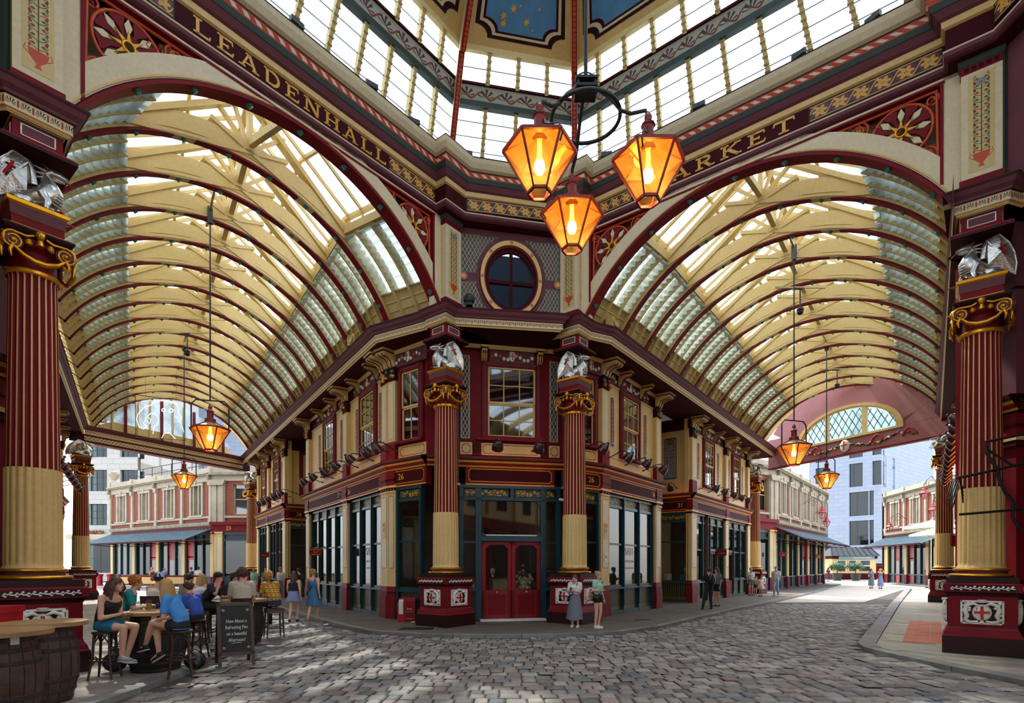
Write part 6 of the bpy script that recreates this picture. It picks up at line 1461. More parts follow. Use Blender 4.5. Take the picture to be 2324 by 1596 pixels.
# right: modern white office
A_, B_ = P(1836, 1285, 92), P(1998, 1285, 84)
lnA = (B_-A_).length
hol = []
zz = lambda py, D: CH+(HY-py)/F*D
cols_ = [((.45, .9), 90), ((1.5, 2.6), 90), ((6.2, 8.6), 87), ((9.9, 11.0), 86)]
rows_ = [(1062, 1102), (1125, 1172), (1185, 1238)]
for (ya, yb) in ((1028, 1040), (1053, 1106), (1118, 1172), (1183, 1238)):
    z1, z0 = zz(ya, 87), zz(yb, 87)
    hol.append((1.0, 2.9, z0, z1, (2, 2))); hol.append((6.0, 6.0+(3.4 if ya > 1100 else 1.9), z0, z1, (2, 1)))
    if ya < 1100: hol.append((9.2, 10.4, z0, z1, (1, 1)))
hol.append((.6, 3.4, .1, 5.0, (3, 2)))
for ya, yb in ((940, 1000), (880, 925)): hol.append((6.0, 7.9, zz(yb, 87), zz(ya, 87), (2, 1)))
of3, Mo3, lo3 = office('white_office', 'modern white stone office with large dark windows and a shaded flank beyond the right arcade', A_, B_, 36, hol, 12, 'ashlar')
C_ = P(2120, 1285, 98)
hol2 = []
for ya, yb in ((1040, 1062), (1060, 1110), (1120, 1170), (1183, 1237)):
    for f in (1.2, 4.6): hol2.append((f, f+1.0, zz(yb, 87), zz(ya, 87), (1, 2)))
of4, Mo4, lo4 = office('white_office_flank', 'shaded flank of the white office with narrow window slots', B_, C_, 36, hol2, 1.6, 'ashlar')
for ch_ in list(of4.children): ch_.parent = of3; ch_.location = of4.location-of3.location       # one building, two faces
bpy.data.objects.remove(of4)
# right arm: brick and stone shops on both sides of the street
br1, Mb1 = market_building('brick_building', 'stone-fronted shop building with glass canopy beside the right arcade end column', (20.0, 42.6), (32.0, 57.5), 5, ret=(17.3, 40.6), cano=2.2, seed=1, shopn=2)
br2, Mb2 = market_building('brick_building', 'brick building with a slate canopy opposite, behind the sunlit end column', (40.0, 60.0), (37.6, 48.0), 3, ret=(46, 61), cano=2.4, seed=3)
# kiosk
kb = G(1942, 1316.5); kt = thing('kiosk', 'small cream and maroon kiosk with a dark ribbed roof before the white office', 'kiosk', kb, -.05)
m_ = MB(); m_.box(-2.9, 2.6, 0, 2.2, 0, .85, 'maroon'); m_.box(-2.9, 2.6, .1, 2.2, .85, 3.1, 'cream2'); m_.box(-3.0, 2.7, -.1, 2.3, 2.75, 3.1, 'maroon'); m_.build('body', kt)
m_ = MB(); prf = [(-3.3, -.35, 3.1), (3.0, -.35, 3.1), (3.0, 2.5, 3.1), (-3.3, 2.5, 3.1), (-2.7, 1.0, 4.3), (2.4, 1.0, 4.3)]; m_.add(prf, [(0, 1, 5, 4), (1, 2, 5), (2, 3, 4, 5), (3, 0, 4), (3, 2, 1, 0)], 'slated')
for k in range(9): x = -2.6+5.0*k/8; m_.bar((x*1.15, -.35, 3.14), (x, 1.0, 4.32), .07, .07, 'black')
m_.build('roof', kt)
for a, b in ((-2.4, -1.2), (-.9, .1), (.5, 1.9)):
    m_ = MB(); m_.box(a, b, .0, .1, 1.1, 2.6, 'creamp'); w = m_.build('hatch_window', kt); MB().box(a+.1, b-.1, -.02, .0, 1.9, 2.5, 'tealglass').build('pane', w); MB().box(a+.1, b-.1, -.02, .0, 1.15, 1.75, 'interior').build('pane', w)
sgb = MB().box(-2.2, 2.3, -.13, -.1, 2.72, 3.08, 'bluep').build('sign_board', kt)
lettering('Ristorante Italiano', .3, 'white', Vector((.8, -.14, 2.9)), (1, 0, 0), sgb)
# tubs, post box
for x, nm in ((1900, 'clipped bay tree in a dark tub at the left of the kiosk hatches'), (1942, 'clipped bay tree in a dark tub before the middle of the kiosk')):
    p = G(x, 1318); t = thing('bay_tree', nm, 'potted tree', p)
    MB().lathe([(.0, 0), (.42, 0), (.55, .75), (.5, .78), (0, .7)], 'slated', 14).build('tub', t); MB().tube([(0, 0, .7), (.02, 0, 1.5)], .06, 'wood', 6).build('trunk', t)
    m_ = MB(); rr = random.Random(int(x))
    for k in range(260):
        d = Vector((rr.gauss(0, 1), rr.gauss(0, 1), rr.gauss(0, .55))).normalized()*(.55+.35*rr.random()); c = Vector((0, 0, 1.75))+Vector((d.x*1.15, d.y*1.15, d.z*.75)); u = Vector((rr.uniform(-1, 1), rr.uniform(-1, 1), rr.uniform(-1, 1))).normalized()*.14; v = u.orthogonal().normalized()*.08
        m_.add([c-u, c+v, c+u, c-v], [(0, 1, 2, 3)], 'leafg')
    m_.ball((0, 0, 1.75), .62, 'leafg', 10, (1.15, 1.15, .65)); m_.build('foliage', t)
p = G(2001, 1315.5); t = thing('red_street_box', 'dark red street cabinet behind the two sunlit women', 'cabinet', p); MB().box(-.75, .75, 0, .9, 0, 2.0, 'red').box(-.82, .82, -.05, .95, 2.0, 2.15, 'maroon').build('body', t); MB().box(-.6, .6, -.03, 0, .3, 1.8, 'maroon').build('door', t)
# street lanterns on scrolled brackets
def street_lantern(label, pos, side, wallx, dz=1.2):
    t = thing('street_lantern', label, 'lantern', pos, 0, 'red street lanterns'); t.scale = (.72,)*3
    m_ = MB(); m_.lathe([(.20, -.55), (.46, .1), (.5, .12), (.2, .4), (.22, .5), (.12, .6), (.1, .75), (.03, .9)], 'scarlet', 6, smooth=False, a0=0)
    m2 = MB(); m2.lathe([(.19, -.56), (.45, .08)], 'clear', 6, smooth=False); m3 = MB()
    for k in range(6): a = 2*PI*k/6; m3.tube([(.2*math.cos(a), .2*math.sin(a), -.56), (.46*math.cos(a), .46*math.sin(a), .1)], .03, 'scarlet', 5)
    m3.lathe([(.46, .08), (.5, .12), (.2, .4), (.22, .5), (.12, .6), (.1, .75), (.03, .9)], 'scarlet', 6, smooth=False); m3.lathe([(.0, -.6), (.22, -.58), (.2, -.52)], 'scarlet', 6, smooth=False)
    m3.build('frame', t); m2.build('panes', t)
    b = MB(); b.tube([(0, 0, .85), (0, 0, 1.1), (side*.25, 0, 1.45), (side*wallx*.5, 0, 1.6+dz*.3), (side*wallx, 0, 1.1)], .035, 'iron', 6); b.tube([(side*(wallx*.5+.5*math.cos(2*PI*k/14)*(1-k/20)), 0, 1.15+.45*math.sin(2*PI*k/14)*(1-k/20)) for k in range(16)], .025, 'iron', 5); b.build('bracket', t)
for lab, px, py, D, sd_, wx_ in (('red street lantern on a bracket beside the stone building, higher of two', 1866, 1166, 47, -1, 2.2), ('red street lantern beyond, on the rounded stone building', 1876, 1186, 52, -1, 1.5), ('pale red lantern high on the brick building above the white parasols', 2097, 1122, 44, 1, 1.6), ('red lantern on a long scrolled bracket before the narrow window slots', 2019, 1198, 55, 1, 2.3), ('red lantern just left of the sunlit end column', 2118, 1160, 42, 1, .8)):
    street_lantern(lab, P(px, py, D), sd_, wx_)
# white parasols beside the sunlit column
for lab, px, py, D in (('white parasol beyond the sunlit end column, higher one', 2113, 1196, 46), ('white parasol tucked behind the sunlit end column, lower one', 2132, 1212, 42)):
    p = P(px, py, D); zt = p.z; t = thing('parasol', lab, 'parasol', (p.x, p.y, 0)); r = 1.9
    mb = MB(); mb.add([(0, 0, zt+.55)]+[(r*math.cos(PI/4+PI/2*k), r*math.sin(PI/4+PI/2*k), zt) for k in range(4)]+[(r*math.cos(PI/4+PI/2*k), r*math.sin(PI/4+PI/2*k), zt-.15) for k in range(4)], [(0, 1+k, 1+(k+1) % 4) for k in range(4)]+[(1+k, 5+k, 5+(k+1) % 4, 1+(k+1) % 4) for k in range(4)], 'white'); mb.build('canopy', t)
    MB().tube([(0, 0, 0), (0, 0, zt+.6)], .035, 'white', 8).build('pole', t); MB().lathe([(0, .0), (.4, 0), (.4, .08), (0, .1)], 'slated', 14).build('base', t)
    s_ = MB(); [s_.tube([(0, 0, zt-.5), (r*.6*math.cos(PI/4+PI/2*k), r*.6*math.sin(PI/4+PI/2*k), zt+.12)], .02, 'stonedirt', 5) for k in range(4)]; s_.build('struts', t)
# far pavement kerb and shadow edge across the street on the right
st2 = MB().slab([(24, 41), (60, 38), (70, 70), (34, 62)], -.12, .02, 'flagd'); 
# ================================================================ DRAGONS
def make_dragon(label, loc, rz, sc=1.0):
    t = thing('dragon_statue', label, 'statue', loc, rz); b = MB()
    b.tube([(-.30, 0, .13), (-.16, 0, .24), (.02, 0, .27), (.17, 0, .36), (.24, 0, .52), (.21, 0, .66), (.17, 0, .76), (.20, 0, .84), (.29, 0, .87), (.40, 0, .83), (.47, 0, .80)], [.10, .19, .21, .22, .185, .13, .10, .10, .105, .075, .045], 'silver', 12)
    for k in range(7): z = .22+.06*k; b.tube([(.30+.10*math.sin(k*.35)-.02*k*.4, -.13+.008*k, z), (.385+.07*math.sin(k*.4)-.03*k*.5, 0, z-.01), (.30+.10*math.sin(k*.35)-.02*k*.4, .13-.008*k, z)], .022, 'silver', 6)
    b.tube([(.28, 0, .80), (.38, 0, .755), (.44, 0, .74)], [.05, .035, .018], 'silver', 7)                     # jaw
    for s in (-1, 1):
        b.ball((-.14, s*.17, .17), .17, 'silver', 10, (1.25, .6, .95)); b.tube([(-.10, s*.20, .10), (.08, s*.22, .05), (.20, s*.22, .035)], [.08, .06, .05], 'silver', 8)
        b.tube([(.18, s*.14, .36), (.26, s*.18, .20), (.24, s*.19, .06), (.34, s*.19, .04)], [.10, .065, .05, .045], 'silver', 8)
        b.tube([(.24, s*.06, .92), (.16, s*.09, 1.0)], [.03, .008], 'silver', 6); b.tube([(.20, s*.08, .86), (.06, s*.16, .90)], [.045, .01], 'silver', 6); b.tube([(.18, s*.08, .80), (.02, s*.15, .79)], [.04, .01], 'silver', 6); b.tube([(.18, s*.07, .74), (.06, s*.14, .69)], [.035, .01], 'silver', 6)
        b.ball((.33, s*.06, .90), .022, 'black', 6)
        for q in range(3): b.ball((.36+.03*q, s*(.15+.04*q), .03), .028, 'silver', 6); b.ball((.22+.03*q, s*(.19+.03*q), .03), .025, 'silver', 6)
    for k in range(6): x, z = [(.20, .97), (.10, .90), (.05, .80), (.07, .68), (.02, .58), (-.04, .48)][k]; b.tube([(x+.05, 0, z-.05), (x-.03, 0, z+.05)], [.04, .006], 'silver', 5)
    b.tube([(-.3, 0, .12), (-.42, .05, .07), (-.40, .18, .05), (-.25, .28, .05)], [.09, .06, .04, .015], 'silver', 7)
    b.build('body', t)
    for s in (-1, 1):
        w = MB(); sh = Vector((.06, s*.16, .50)); tip = Vector((-.16, s*.30, 1.02)); pts = [Vector((.02, s*.20, .92)), tip, Vector((-.32, s*.33, .80)), Vector((-.42, s*.34, .55)), Vector((-.47, s*.33, .28)), Vector((-.46, s*.30, .02)), Vector((-.36, s*.27, .12)), Vector((-.26, s*.25, .20)), Vector((-.14, s*.22, .30)), Vector((-.02, s*.19, .36))]
        n = len(pts); ctr = Vector((-.18, s*.33, .58)); vs = [ctr]+pts; w.add(vs, [(0, 1+i, 1+(i+1) % n) for i in range(n)], 'silver'); w.add([v+Vector((0, -s*.035, 0)) for v in vs], [(0, 1+(i+1) % n, 1+i) for i in range(n)], 'silver')
        k = n+1; w.add([v for v in vs]+[v+Vector((0, -s*.035, 0)) for v in vs], [(1+i, 1+(i+1) % n, k+1+(i+1) % n, k+1+i) for i in range(n)], 'silver')
        for q in (5, 6, 7, 8): w.tube([pts[0], pts[0].lerp(pts[q], .45)+Vector((-.06, s*.04, .05)), pts[q]+Vector((0, s*.01, 0))], [.035, .028, .01], 'silver', 6)
        w.tube([sh, Vector((.06, s*.21, .75)), pts[0], tip], [.07, .05, .04, .02], 'silver', 7); w.tube([tip]+pts[2:6], .018, 'silver', 6)
        wo = w.build('wing', t); c = MB(); c.tube([(-.12, s*.395, .74), (-.25, s*.37, .50)], .025, 'scarlet', 5); c.tube([(-.22, s*.385, .70), (-.10, s*.385, .63)], .025, 'scarlet', 5); c.build('red_cross', wo)
    m = MB(); m.tube([(.42, 0, .77), (.50, 0, .74), (.54, .0, .70)], [.014, .012, .009], 'scarlet', 5); m.tube([(.54, 0, .70), (.60, .03, .69)], [.009, .004], 'scarlet', 4); m.tube([(.54, 0, .70), (.58, -.03, .65)], [.009, .004], 'scarlet', 4); m.build('tongue', t)
    m = MB()
    for s in (-1, 1):
        for q in range(3): m.tube([(.40+.03*q, s*(.15+.04*q), .03), (.45+.03*q, s*(.15+.04*q), .005)], [.018, .008], 'scarlet', 5); m.tube([(.25+.03*q, s*(.19+.03*q), .03), (.30+.03*q, s*(.19+.03*q), .005)], [.016, .008], 'scarlet', 5)
    m.build('claws', t); return t
zD = Vector((0, 0, 7.74)); aE1 = ANG; aE2 = ANG+PI/2
dr0 = make_dragon('silver dragon with a red wing cross above the column left of the corner door', pCL+zD, math.atan2(-.35, -1))
dr0.scale = (1.0, .95, .845)
dup(dr0, pCR+zD, math.atan2(-.35, 1), 'silver dragon with a red wing cross above the column right of the corner door'); dup(dr0, pR+zD, math.atan2(.1, -1), 'silver dragon crouching above the column with iron brackets'); dup(dr0, pL+zD, math.atan2(.35, 1), 'silver dragon crouching above the column behind the barrels')
for p, a, lab in ((pEL1, aL, 'distant silver winged dragon over the end column near shop 28'), (pEL2, aL, 'distant silver winged dragon over the end column before the white office block'), (pER1, aR, 'distant silver winged dragon over the end column by the stone-fronted shop'), (pER2, aR, 'distant silver winged dragon over the sunlit end column')):
    d = dup(dr0, p+zD, 0, lab); d.scale = (1.25, 1.1, .55 if p is pER2 else .80); d.rotation_euler = (0, 0, {0: aE2+PI, 1: aE2, 2: aE1, 3: aE1+PI}[[pEL1, pEL2, pER1, pER2].index(p)])
# ================================================================ LANTERNS
def lantern_body(t, s=1.0, z=0, hoop=False, light=900, par_light=True, xy=(0, 0)):
    """hexagonal amber lantern, top edge at local z"""
    x0, y0 = xy; f = MB(); rt, rb, h = .545*s, .175*s, .62*s
    H = [(x0+rt*math.cos(PI/3*k), y0+rt*math.sin(PI/3*k)) for k in range(6)]; B = [(x0+rb*math.cos(PI/3*k), y0+rb*math.sin(PI/3*k)) for k in range(6)]
    for k in range(6):
        a, b = H[k], H[(k+1) % 6]; c, d = B[k], B[(k+1) % 6]
        f.bar((*a, z), (*b, z), .035*s, .045*s, 'copperp'); f.bar((*c, z-h), (*d, z-h), .03*s, .04*s, 'copperp'); f.bar((*a, z), (*c, z-h), .028*s, .028*s, 'copperp'); f.bar((*a, z), (x0+.12*s*math.cos(PI/3*k), y0+.12*s*math.sin(PI/3*k), z+.22*s), .022*s, .022*s, 'copperp')
    f.lathe([(.16*s, z+.20*s), (.15*s, z+.3*s), (.09*s, z+.33*s), (.085*s, z+.5*s), (.11*s, z+.52*s), (.05*s, z+.6*s), (.06*s, z+.66*s), (.015*s, z+.74*s)], 'copperp', 12, c=(x0, y0, 0))
    fo = f.build('frame', t)
    for k in range(6):
        a, b, c, d = H[k], H[(k+1) % 6], B[k], B[(k+1) % 6]; MB().quad((*a, z), (*b, z), (*d, z-h), (*c, z-h), 'amber').build('side_pane', t)
        q0, q1 = (x0+.12*s*math.cos(PI/3*k), y0+.12*s*math.sin(PI/3*k), z+.2*s), (x0+.12*s*math.cos(PI/3*(k+1)), y0+.12*s*math.sin(PI/3*(k+1)), z+.2*s); MB().quad((*a, z), (*b, z), q1, q0, 'whitetop').build('roof_pane', t)
    g = MB(); g.lathe([(.0, z+.12*s), (.16*s, z+.08*s), (.21*s, z-.04*s), (.19*s, z-.14*s), (.12*s, z-.2*s)], 'amber', 16, c=(x0, y0, 0)); g.build('globe', t)
    b = MB(); b.lathe([(.03*s, z+.15*s), (.04*s, z-.1*s), (.075*s, z-.18*s), (.085*s, z-.26*s), (.06*s, z-.32*s), (0, z-.34*s)], 'bulb', 12, c=(x0, y0, 0)); b.build('bulb', t)
    ld = bpy.data.lights.new('lamp_glow', 'POINT'); ld.energy = light; ld.color = (1, .62, .25); ld.shadow_soft_size = .12; lo = bpy.data.objects.new('lamp_glow', ld); COL.objects.link(lo); lo.parent = t; lo.location = (x0, y0, z-.30*s-.12)
mat('whitetop', 'b8a488', .35, metal=.3)
chp = Vector((1.17, 8.92, 0)); ch = thing('chandelier', 'three-lantern iron chandelier hanging in the crossing', 'chandelier', chp)
m = MB(); m.tube([(0, 0, 9.35), (0, 0, 18.4)], .03, 'iron', 8); m.build('rod', ch)
m = MB(); m.box(-.17, .17, -.17, .17, 9.42, 9.46, 'iron'); m.box(-.17, .17, -.17, .17, 9.30, 9.34, 'iron'); [m.tube([(a, b, 9.3), (a, b, 9.46)], .022, 'iron', 6) for a in (-.13, .13) for b in (-.13, .13)]; m.tube([(.18*math.cos(PI*k/10), 0, 9.46+.18*math.sin(PI*k/10)) for k in range(11)], .012, 'iron', 5); m.build('hub', ch)
m = MB(); m.tube([(.54*math.cos(2*PI*k/40), .54*math.sin(2*PI*k/40), 8.92) for k in range(41)], .030, 'iron', 8, caps=False); m.build('ring', ch)
zt = 7.97
for k, (dx, dy) in enumerate(((-.76, -.56), (.90, -.38), (-.12, .93))):
    r = math.hypot(dx, dy); ux, uy = dx/r, dy/r
    m = MB(); m.tube([(ux*q, uy*q, z) for q, z in ((.06, 9.36), (.2, 9.30), (.40, 9.10), (.56, 8.86), (.72, 8.76), (r*.96, 8.74), (r, 8.62), (r, 8.50))], .028, 'iron', 8); m.lathe([(.0, 8.55), (.10, 8.52), (.05, 8.44), (.05, 8.4)], 'iron', 8, c=(dx, dy, 0))
    for s in (-1, 1): px_, py_ = -uy*s, ux*s; m.tube([(dx+px_*.05, dy+py_*.05, 8.48), (dx+px_*.13, dy+py_*.13, 8.3), (dx+px_*.44, dy+py_*.44, 8.12), (dx+px_*.52, dy+py_*.52, 7.95), (dx+px_*.46, dy+py_*.46, 7.85)], .014, 'iron', 5)
    m.build('arm', ch); lantern_body(ch, 1.0, zt, xy=(dx, dy), light=22)
def hanging_lantern(label, px, py, D, ztop, rodpx=None):
    p = P(px, py, D); og, tt, ss = (orgL, dL, -e2) if px < CX else (orgR, dR, e1); rel = p-og; det = tt.x*ss.y-tt.y*ss.x; xx = (tt.x*rel.y-tt.y*rel.x)/det; ztop = arc(RI+.25, math.asin(xx/(RI+.25)))[1]; t = thing('hanging_lantern', label, 'lantern', (p.x, p.y, p.z), .3, 'single lanterns hung from the vaults'); lantern_body(t, 1.0, .33, light=16)
    m = MB(); w = .50; m.tube([(-w, 0, .26), (-w, 0, 1.05), (-w+.12, 0, 1.18), (w-.12, 0, 1.18), (w, 0, 1.05), (w, 0, .26)], .022, 'iron', 6); m.build('hoop', t); m = MB(); m.tube([(0, 0, 1.18), (0, 0, ztop-p.z-.35)], .022, 'iron', 6); m.box(-.06, .06, -.06, .06, ztop-p.z-.4, ztop-p.z+.1, 'iron'); m.build('rod', t); tl = Matrix.Rotation(-.3, 3, 'Z') @ tt; MB().bar(tl*-1.0+Vector((0, 0, ztop-p.z+.05)), tl*1.0+Vector((0, 0, ztop-p.z+.05)), .06, .1, 'cream').build('hanger_bar', t)
hanging_lantern('amber lantern on a long rod in the left arcade, nearest the crossing', 477, 1000, 16.6, 11.35)
hanging_lantern('smaller-looking amber lantern deeper in the left arcade, before the brick building', 418, 1096, 26.5, 11.6)
hanging_lantern('amber lantern on a long rod in the right arcade, nearest the crossing', 1802, 1036, 18.6, 11.5)
hanging_lantern('amber lantern deeper in the right arcade, before the white office windows', 1876, 1095, 26.5, 11.5)
# ================================================================ GOOSENECK LAMPS over the shop signs
def make_goose():
    t = thing('gooseneck_lamp', 'x', 'lamp', (0, 0, 0)); Rm = Matrix.Rotation(math.radians(-48), 3, 'X')
    m = MB(); m.tube([(0, 0, .05), (0, .25, .12), (0, .5, .22), (0, .72, .24), (0, .84, .15)], .018, 'iron', 6); m.lathe([(0, -.02), (.06, -.02), (.06, .02), (0, .03)], 'iron', 8, c=(0, 0, .05)); m.build('neck', t)
    m = MB(); m.lathe([(.185, -.14), (.19, -.10), (.16, .04), (.10, .14), (.05, .18), (.045, .24), (0, .26)], 'lamphousing', 18, c=(0, .86, .0), R=Rm); m.lathe([(.175, -.139), (.15, .03), (.05, .13), (0, .14)], 'goldp', 18, c=(0, .86, .0), R=Rm); m.build('shade', t)
    m = MB(); m.ball(Rm @ Vector((0, 0, -.02))+Vector((0, .86, 0)), .075, 'lampglow', 10); m.build('bulb', t); return t
goose = make_goose(); first = [True]
def put_goose(p, n, label, group, spot=True):
    rz = math.atan2(-n.x, n.y)
    if first[0]: o = goose; o.location = p; o.rotation_euler = (0, 0, rz); o['label'] = label; o['group'] = group; first[0] = False
    else: o = dup(goose, p, rz, label, group)
    return o
ORD = ('first', 'second', 'third', 'fourth', 'fifth', 'sixth', 'seventh', 'eighth', 'ninth', 'tenth', 'eleventh', 'twelfth')
def s_at(o0, d, n, off, px):
    a = (px-CX)/F; q = o0+n*off; return (a*q.y-q.x)/(d.x-a*d.y)
lab = '%s gooseneck lamp from the corner over the shop signs of the left arcade'
for k, px in enumerate((826, 790, 758, 732, 707, 686)): put_goose(LFp(s_at(LFo, dL, nLF, .86, px), .0, 5.62)-nLF*.05, nLF, lab % ORD[k], 'gooseneck lamps on the nearer left block')
lab = '%s gooseneck lamp past the alley over the shop signs of the left arcade'
for k, px in enumerate((633, 619, 606, 595, 585)): put_goose(LFp(s_at(LFo, dL, nLF, .86, px), .0, 5.62)-nLF*.05, nLF, lab % ORD[k], 'gooseneck lamps beyond the left alley')
lab = '%s gooseneck lamp from the corner over the shop signs of the right arcade'
for k, px in enumerate((1374, 1430, 1472, 1509)): put_goose(RFp(s_at(RFo, dR, nRF, .86, px), .0, 5.62)-nRF*.05, nRF, lab % ORD[k], 'gooseneck lamps on the nearer right block')
lab = '%s gooseneck lamp past the alley over the shop signs of the right arcade'
for k, px in enumerate((1628, 1648, 1669, 1686, 1701)): put_goose(RFp(s_at(RFo, dR, nRF, .86, px), .0, 5.62)-nRF*.05, nRF, lab % ORD[k], 'gooseneck lamps beyond the right alley')
lab = '%s gooseneck lamp of the close-packed row, counted from the iron brackets'
for k in range(12): put_goose(RRo+dR*(3.0+1.25*k)+nRF*.0+Vector((0, 0, 5.75)), -nRF, lab % ORD[k], 'gooseneck lamps on the edge-on right shopfront')
lab = '%s gooseneck lamp of the short row, counted from the column behind the barrels'
for k in range(7): put_goose(LLo+dL*(9.0+1.6*k)+Vector((0, 0, 5.75)), -nLF, lab % ORD[k], 'gooseneck lamps on the edge-on left shopfront')
for x, l in ((-.62, 'left'), (.72, 'right')): put_goose(Co+cs*x+cn*.0+Vector((0, 0, 5.6)), cn, 'gooseneck lamp over the blank sign above the corner door, %s of the pair' % l, 'gooseneck lamps on the corner shop')
put_goose(fl0.lerp(fl1, .72)-e2*.05+Vector((0, 0, 5.62)), -e2, 'single gooseneck lamp above the gilt 26 left of the corner column', 'gooseneck lamps on the corner shop')
put_goose(RFp(9.35, -.75, 5.6), -dR, 'single gooseneck lamp above the sign numbered 31', 'gooseneck lamps on the corner shop')
# loudspeakers and cameras on the vault cornice
for p, n, lab in ((orgL+dL*(spL*1.5)+e2*4.15, -e2, 'cream horn loudspeaker on the left arcade cornice'), ((orgR+E(0, 8.2))/2-e1*4.30, e1, 'cream horn loudspeaker on the right arcade cornice')):
    t = thing('loudspeaker', lab, 'loudspeaker', (p.x, p.y, 9.56), math.atan2(-n.x, n.y))
    MB().box(-.2, .2, -.12, .12, 0, .34, 'cream').build('case', t); MB().lathe([(.15, .06), (.13, .0), (.05, -.08), (0, -.02)], 'cream2', 14, c=(0, .12, .18), R=Matrix.Rotation(-PI/2, 3, 'X')).build('cone', t)
p = Co+cs*1.62+cn*.35+Vector((0, 0, 4.0)); t = thing('security_camera', 'small white security camera beside the transom of the corner door', 'camera', p); MB().tube([(-.1, -.05, 0), (.14, -.1, -.04)], .045, 'white', 10).build('body', t); MB().tube([(.1, 0, 0), (.16, .22, .06)], .018, 'white', 6).build('arm', t)
p = E(-7.2, 5.0)+Vector((.32, -.2, 9.57)); t = thing('floodlight', 'round black floodlight standing on the cornice below the oculus', 'floodlight', p); MB().ball((0, 0, .2), .17, 'black', 12, (1, .8, 1)).build('head', t); MB().box(-.1, .1, -.1, .1, 0, .08, 'black').build('foot', t)
# neon pig outline and its frame, hung in the left arcade
p0 = P(364, 942, 30); t = thing('neon_sign', 'white neon outline of a face in a thin black frame hung across the left arcade', 'neon sign', p0)
k_ = 30/F; nf = lambda x, y: ((x-364)*k_, 0, (942-y)*k_)
m = MB(); m.tube([nf(307, 896), nf(420, 912), nf(421, 1000), nf(308, 992), nf(307, 896)], .02, 'iron', 5); m.build('frame', t)
outl = [(316, 970), (310, 952), (313, 940), (324, 928), (330, 922), (340, 921), (349, 915), (362, 910), (375, 910), (386, 912), (398, 915), (404, 926), (405, 938), (412, 948), (408, 958), (414, 970), (418, 985)]
m = MB(); m.tube([nf(x, y) for x, y in outl], .013, 'neon', 5); m.tube([nf(x, y) for x, y in ((316, 970), (326, 974), (332, 968), (324, 960), (332, 955), (340, 962), (342, 952), (334, 946), (343, 938), (352, 940), (360, 948), (358, 962), (350, 968), (347, 985))], .013, 'neon', 5); m.tube([nf(x, y) for x, y in ((367, 995), (372, 984), (385, 982), (392, 990), (398, 996))], .013, 'neon', 5); m.tube([nf(372+5*math.cos(a), 931+4*math.sin(a)) for a in [k*.9 for k in range(8)]], .018, 'neon', 5); m.tube([nf(388+5*math.cos(a), 932+4*math.sin(a)) for a in [k*.9 for k in range(8)]], .018, 'neon', 5); m.build('neon_tube', t)
m = MB(); m.tube([nf(330, 899), (nf(330, 0)[0], 0, 12.2-p0.z)], .006, 'iron', 4); m.tube([nf(400, 909), (nf(400, 0)[0], 0, 12.2-p0.z)], .006, 'iron', 4); m.build('wires', t)
# iron brackets on the right-hand column
bk = thing('iron_bracket', 'black wrought iron bracket frame clamped to the right-hand column', 'bracket', (pR.x, pR.y, 0)); Dk = 11.2
def bp(px, py, d=Dk): q = P(px, py, d); return (q.x-pR.x, q.y-pR.y, q.z)
m = MB()
for pts, r in (([(2175, 1085), (2240, 1071), (2324, 1052)], .03), ([(2178, 1168), (2250, 1162), (2324, 1155)], .028), ([(2235, 1004), (2324, 985)], .03), ([(2237, 1004), (2240, 1030), (2264, 1066), (2268, 1090), (2282, 1120), (2300, 1140), (2298, 1175), (2310, 1195), (2330, 1208)], .032), ([(2240, 1020), (2300, 1058)], .022)): m.tube([bp(*q) for q in pts], r, 'iron', 6)
m.build('straps', bk)
m = MB(); [m.tube([bp(2150+q*3, 1128+q*6), bp(2160+q*4, 1090+q*3), bp(2176+q, 1084+q*2), bp(2186, 1110+q*8)], .014, 'iron', 5) for q in range(5)]; m.build('cables', bk)

# pendant dome cameras and ledge floodlights
for lab, px, py, zt in (('small pendant dome camera hanging in the left arcade vault', 425, 800, 11.6), ('small pendant dome camera hanging in the right arcade vault, nearer one', 1816, 705, 11.8), ('small pendant dome camera near the end of the right arcade vault', 1900, 875, 11.8)):
    D = F*(zt-.9-CH)/(HY-py); p = P(px, py, D); t = thing('pendant_camera', lab, 'camera', (p.x, p.y, p.z), 0, 'pendant dome cameras'); MB().tube([(0, 0, 0), (0, 0, .75)], .025, 'iron', 6).box(-.25, .1, -.04, .04, .75, .80, 'iron').build('stem', t); MB().ball((0, 0, -.05), .11, 'black', 10).lathe([(.12, 0), (.12, .06), (.03, .12)], 'iron', 12).build('dome', t); MB().bar((-.9, 0, .82), (.9, 0, .82), .05, .06, 'cream').build('hanger', t)
for k, (i, f) in enumerate(((0, .45), (0, .68), (0, .84), (1, .12), (2, .12), (2, .42), (2, .68), (2, .84))):
    A, B = E(*octv[i]), E(*octv[i+1]); p = A.lerp(B, f); q = (C-p); q.z = 0; q.normalize(); p = p+q*(.76 if i == 1 else .66); t = thing('ledge_floodlight', '%s little floodlight on the ring ledge below the %s glazing' % (ORD[k if i == 0 else k-3 if i == 1 else k-4], ('left', 'corner', 'right')[i]), 'floodlight', (p.x, p.y, 13.87), math.atan2(q.y, q.x), 'ledge floodlights')
    MB().box(-.055, .055, -.16, .16, .04, .16, 'slated').build('case', t); MB().box(-.05, .02, -.03, .03, 0, .05, 'iron').build('foot', t)
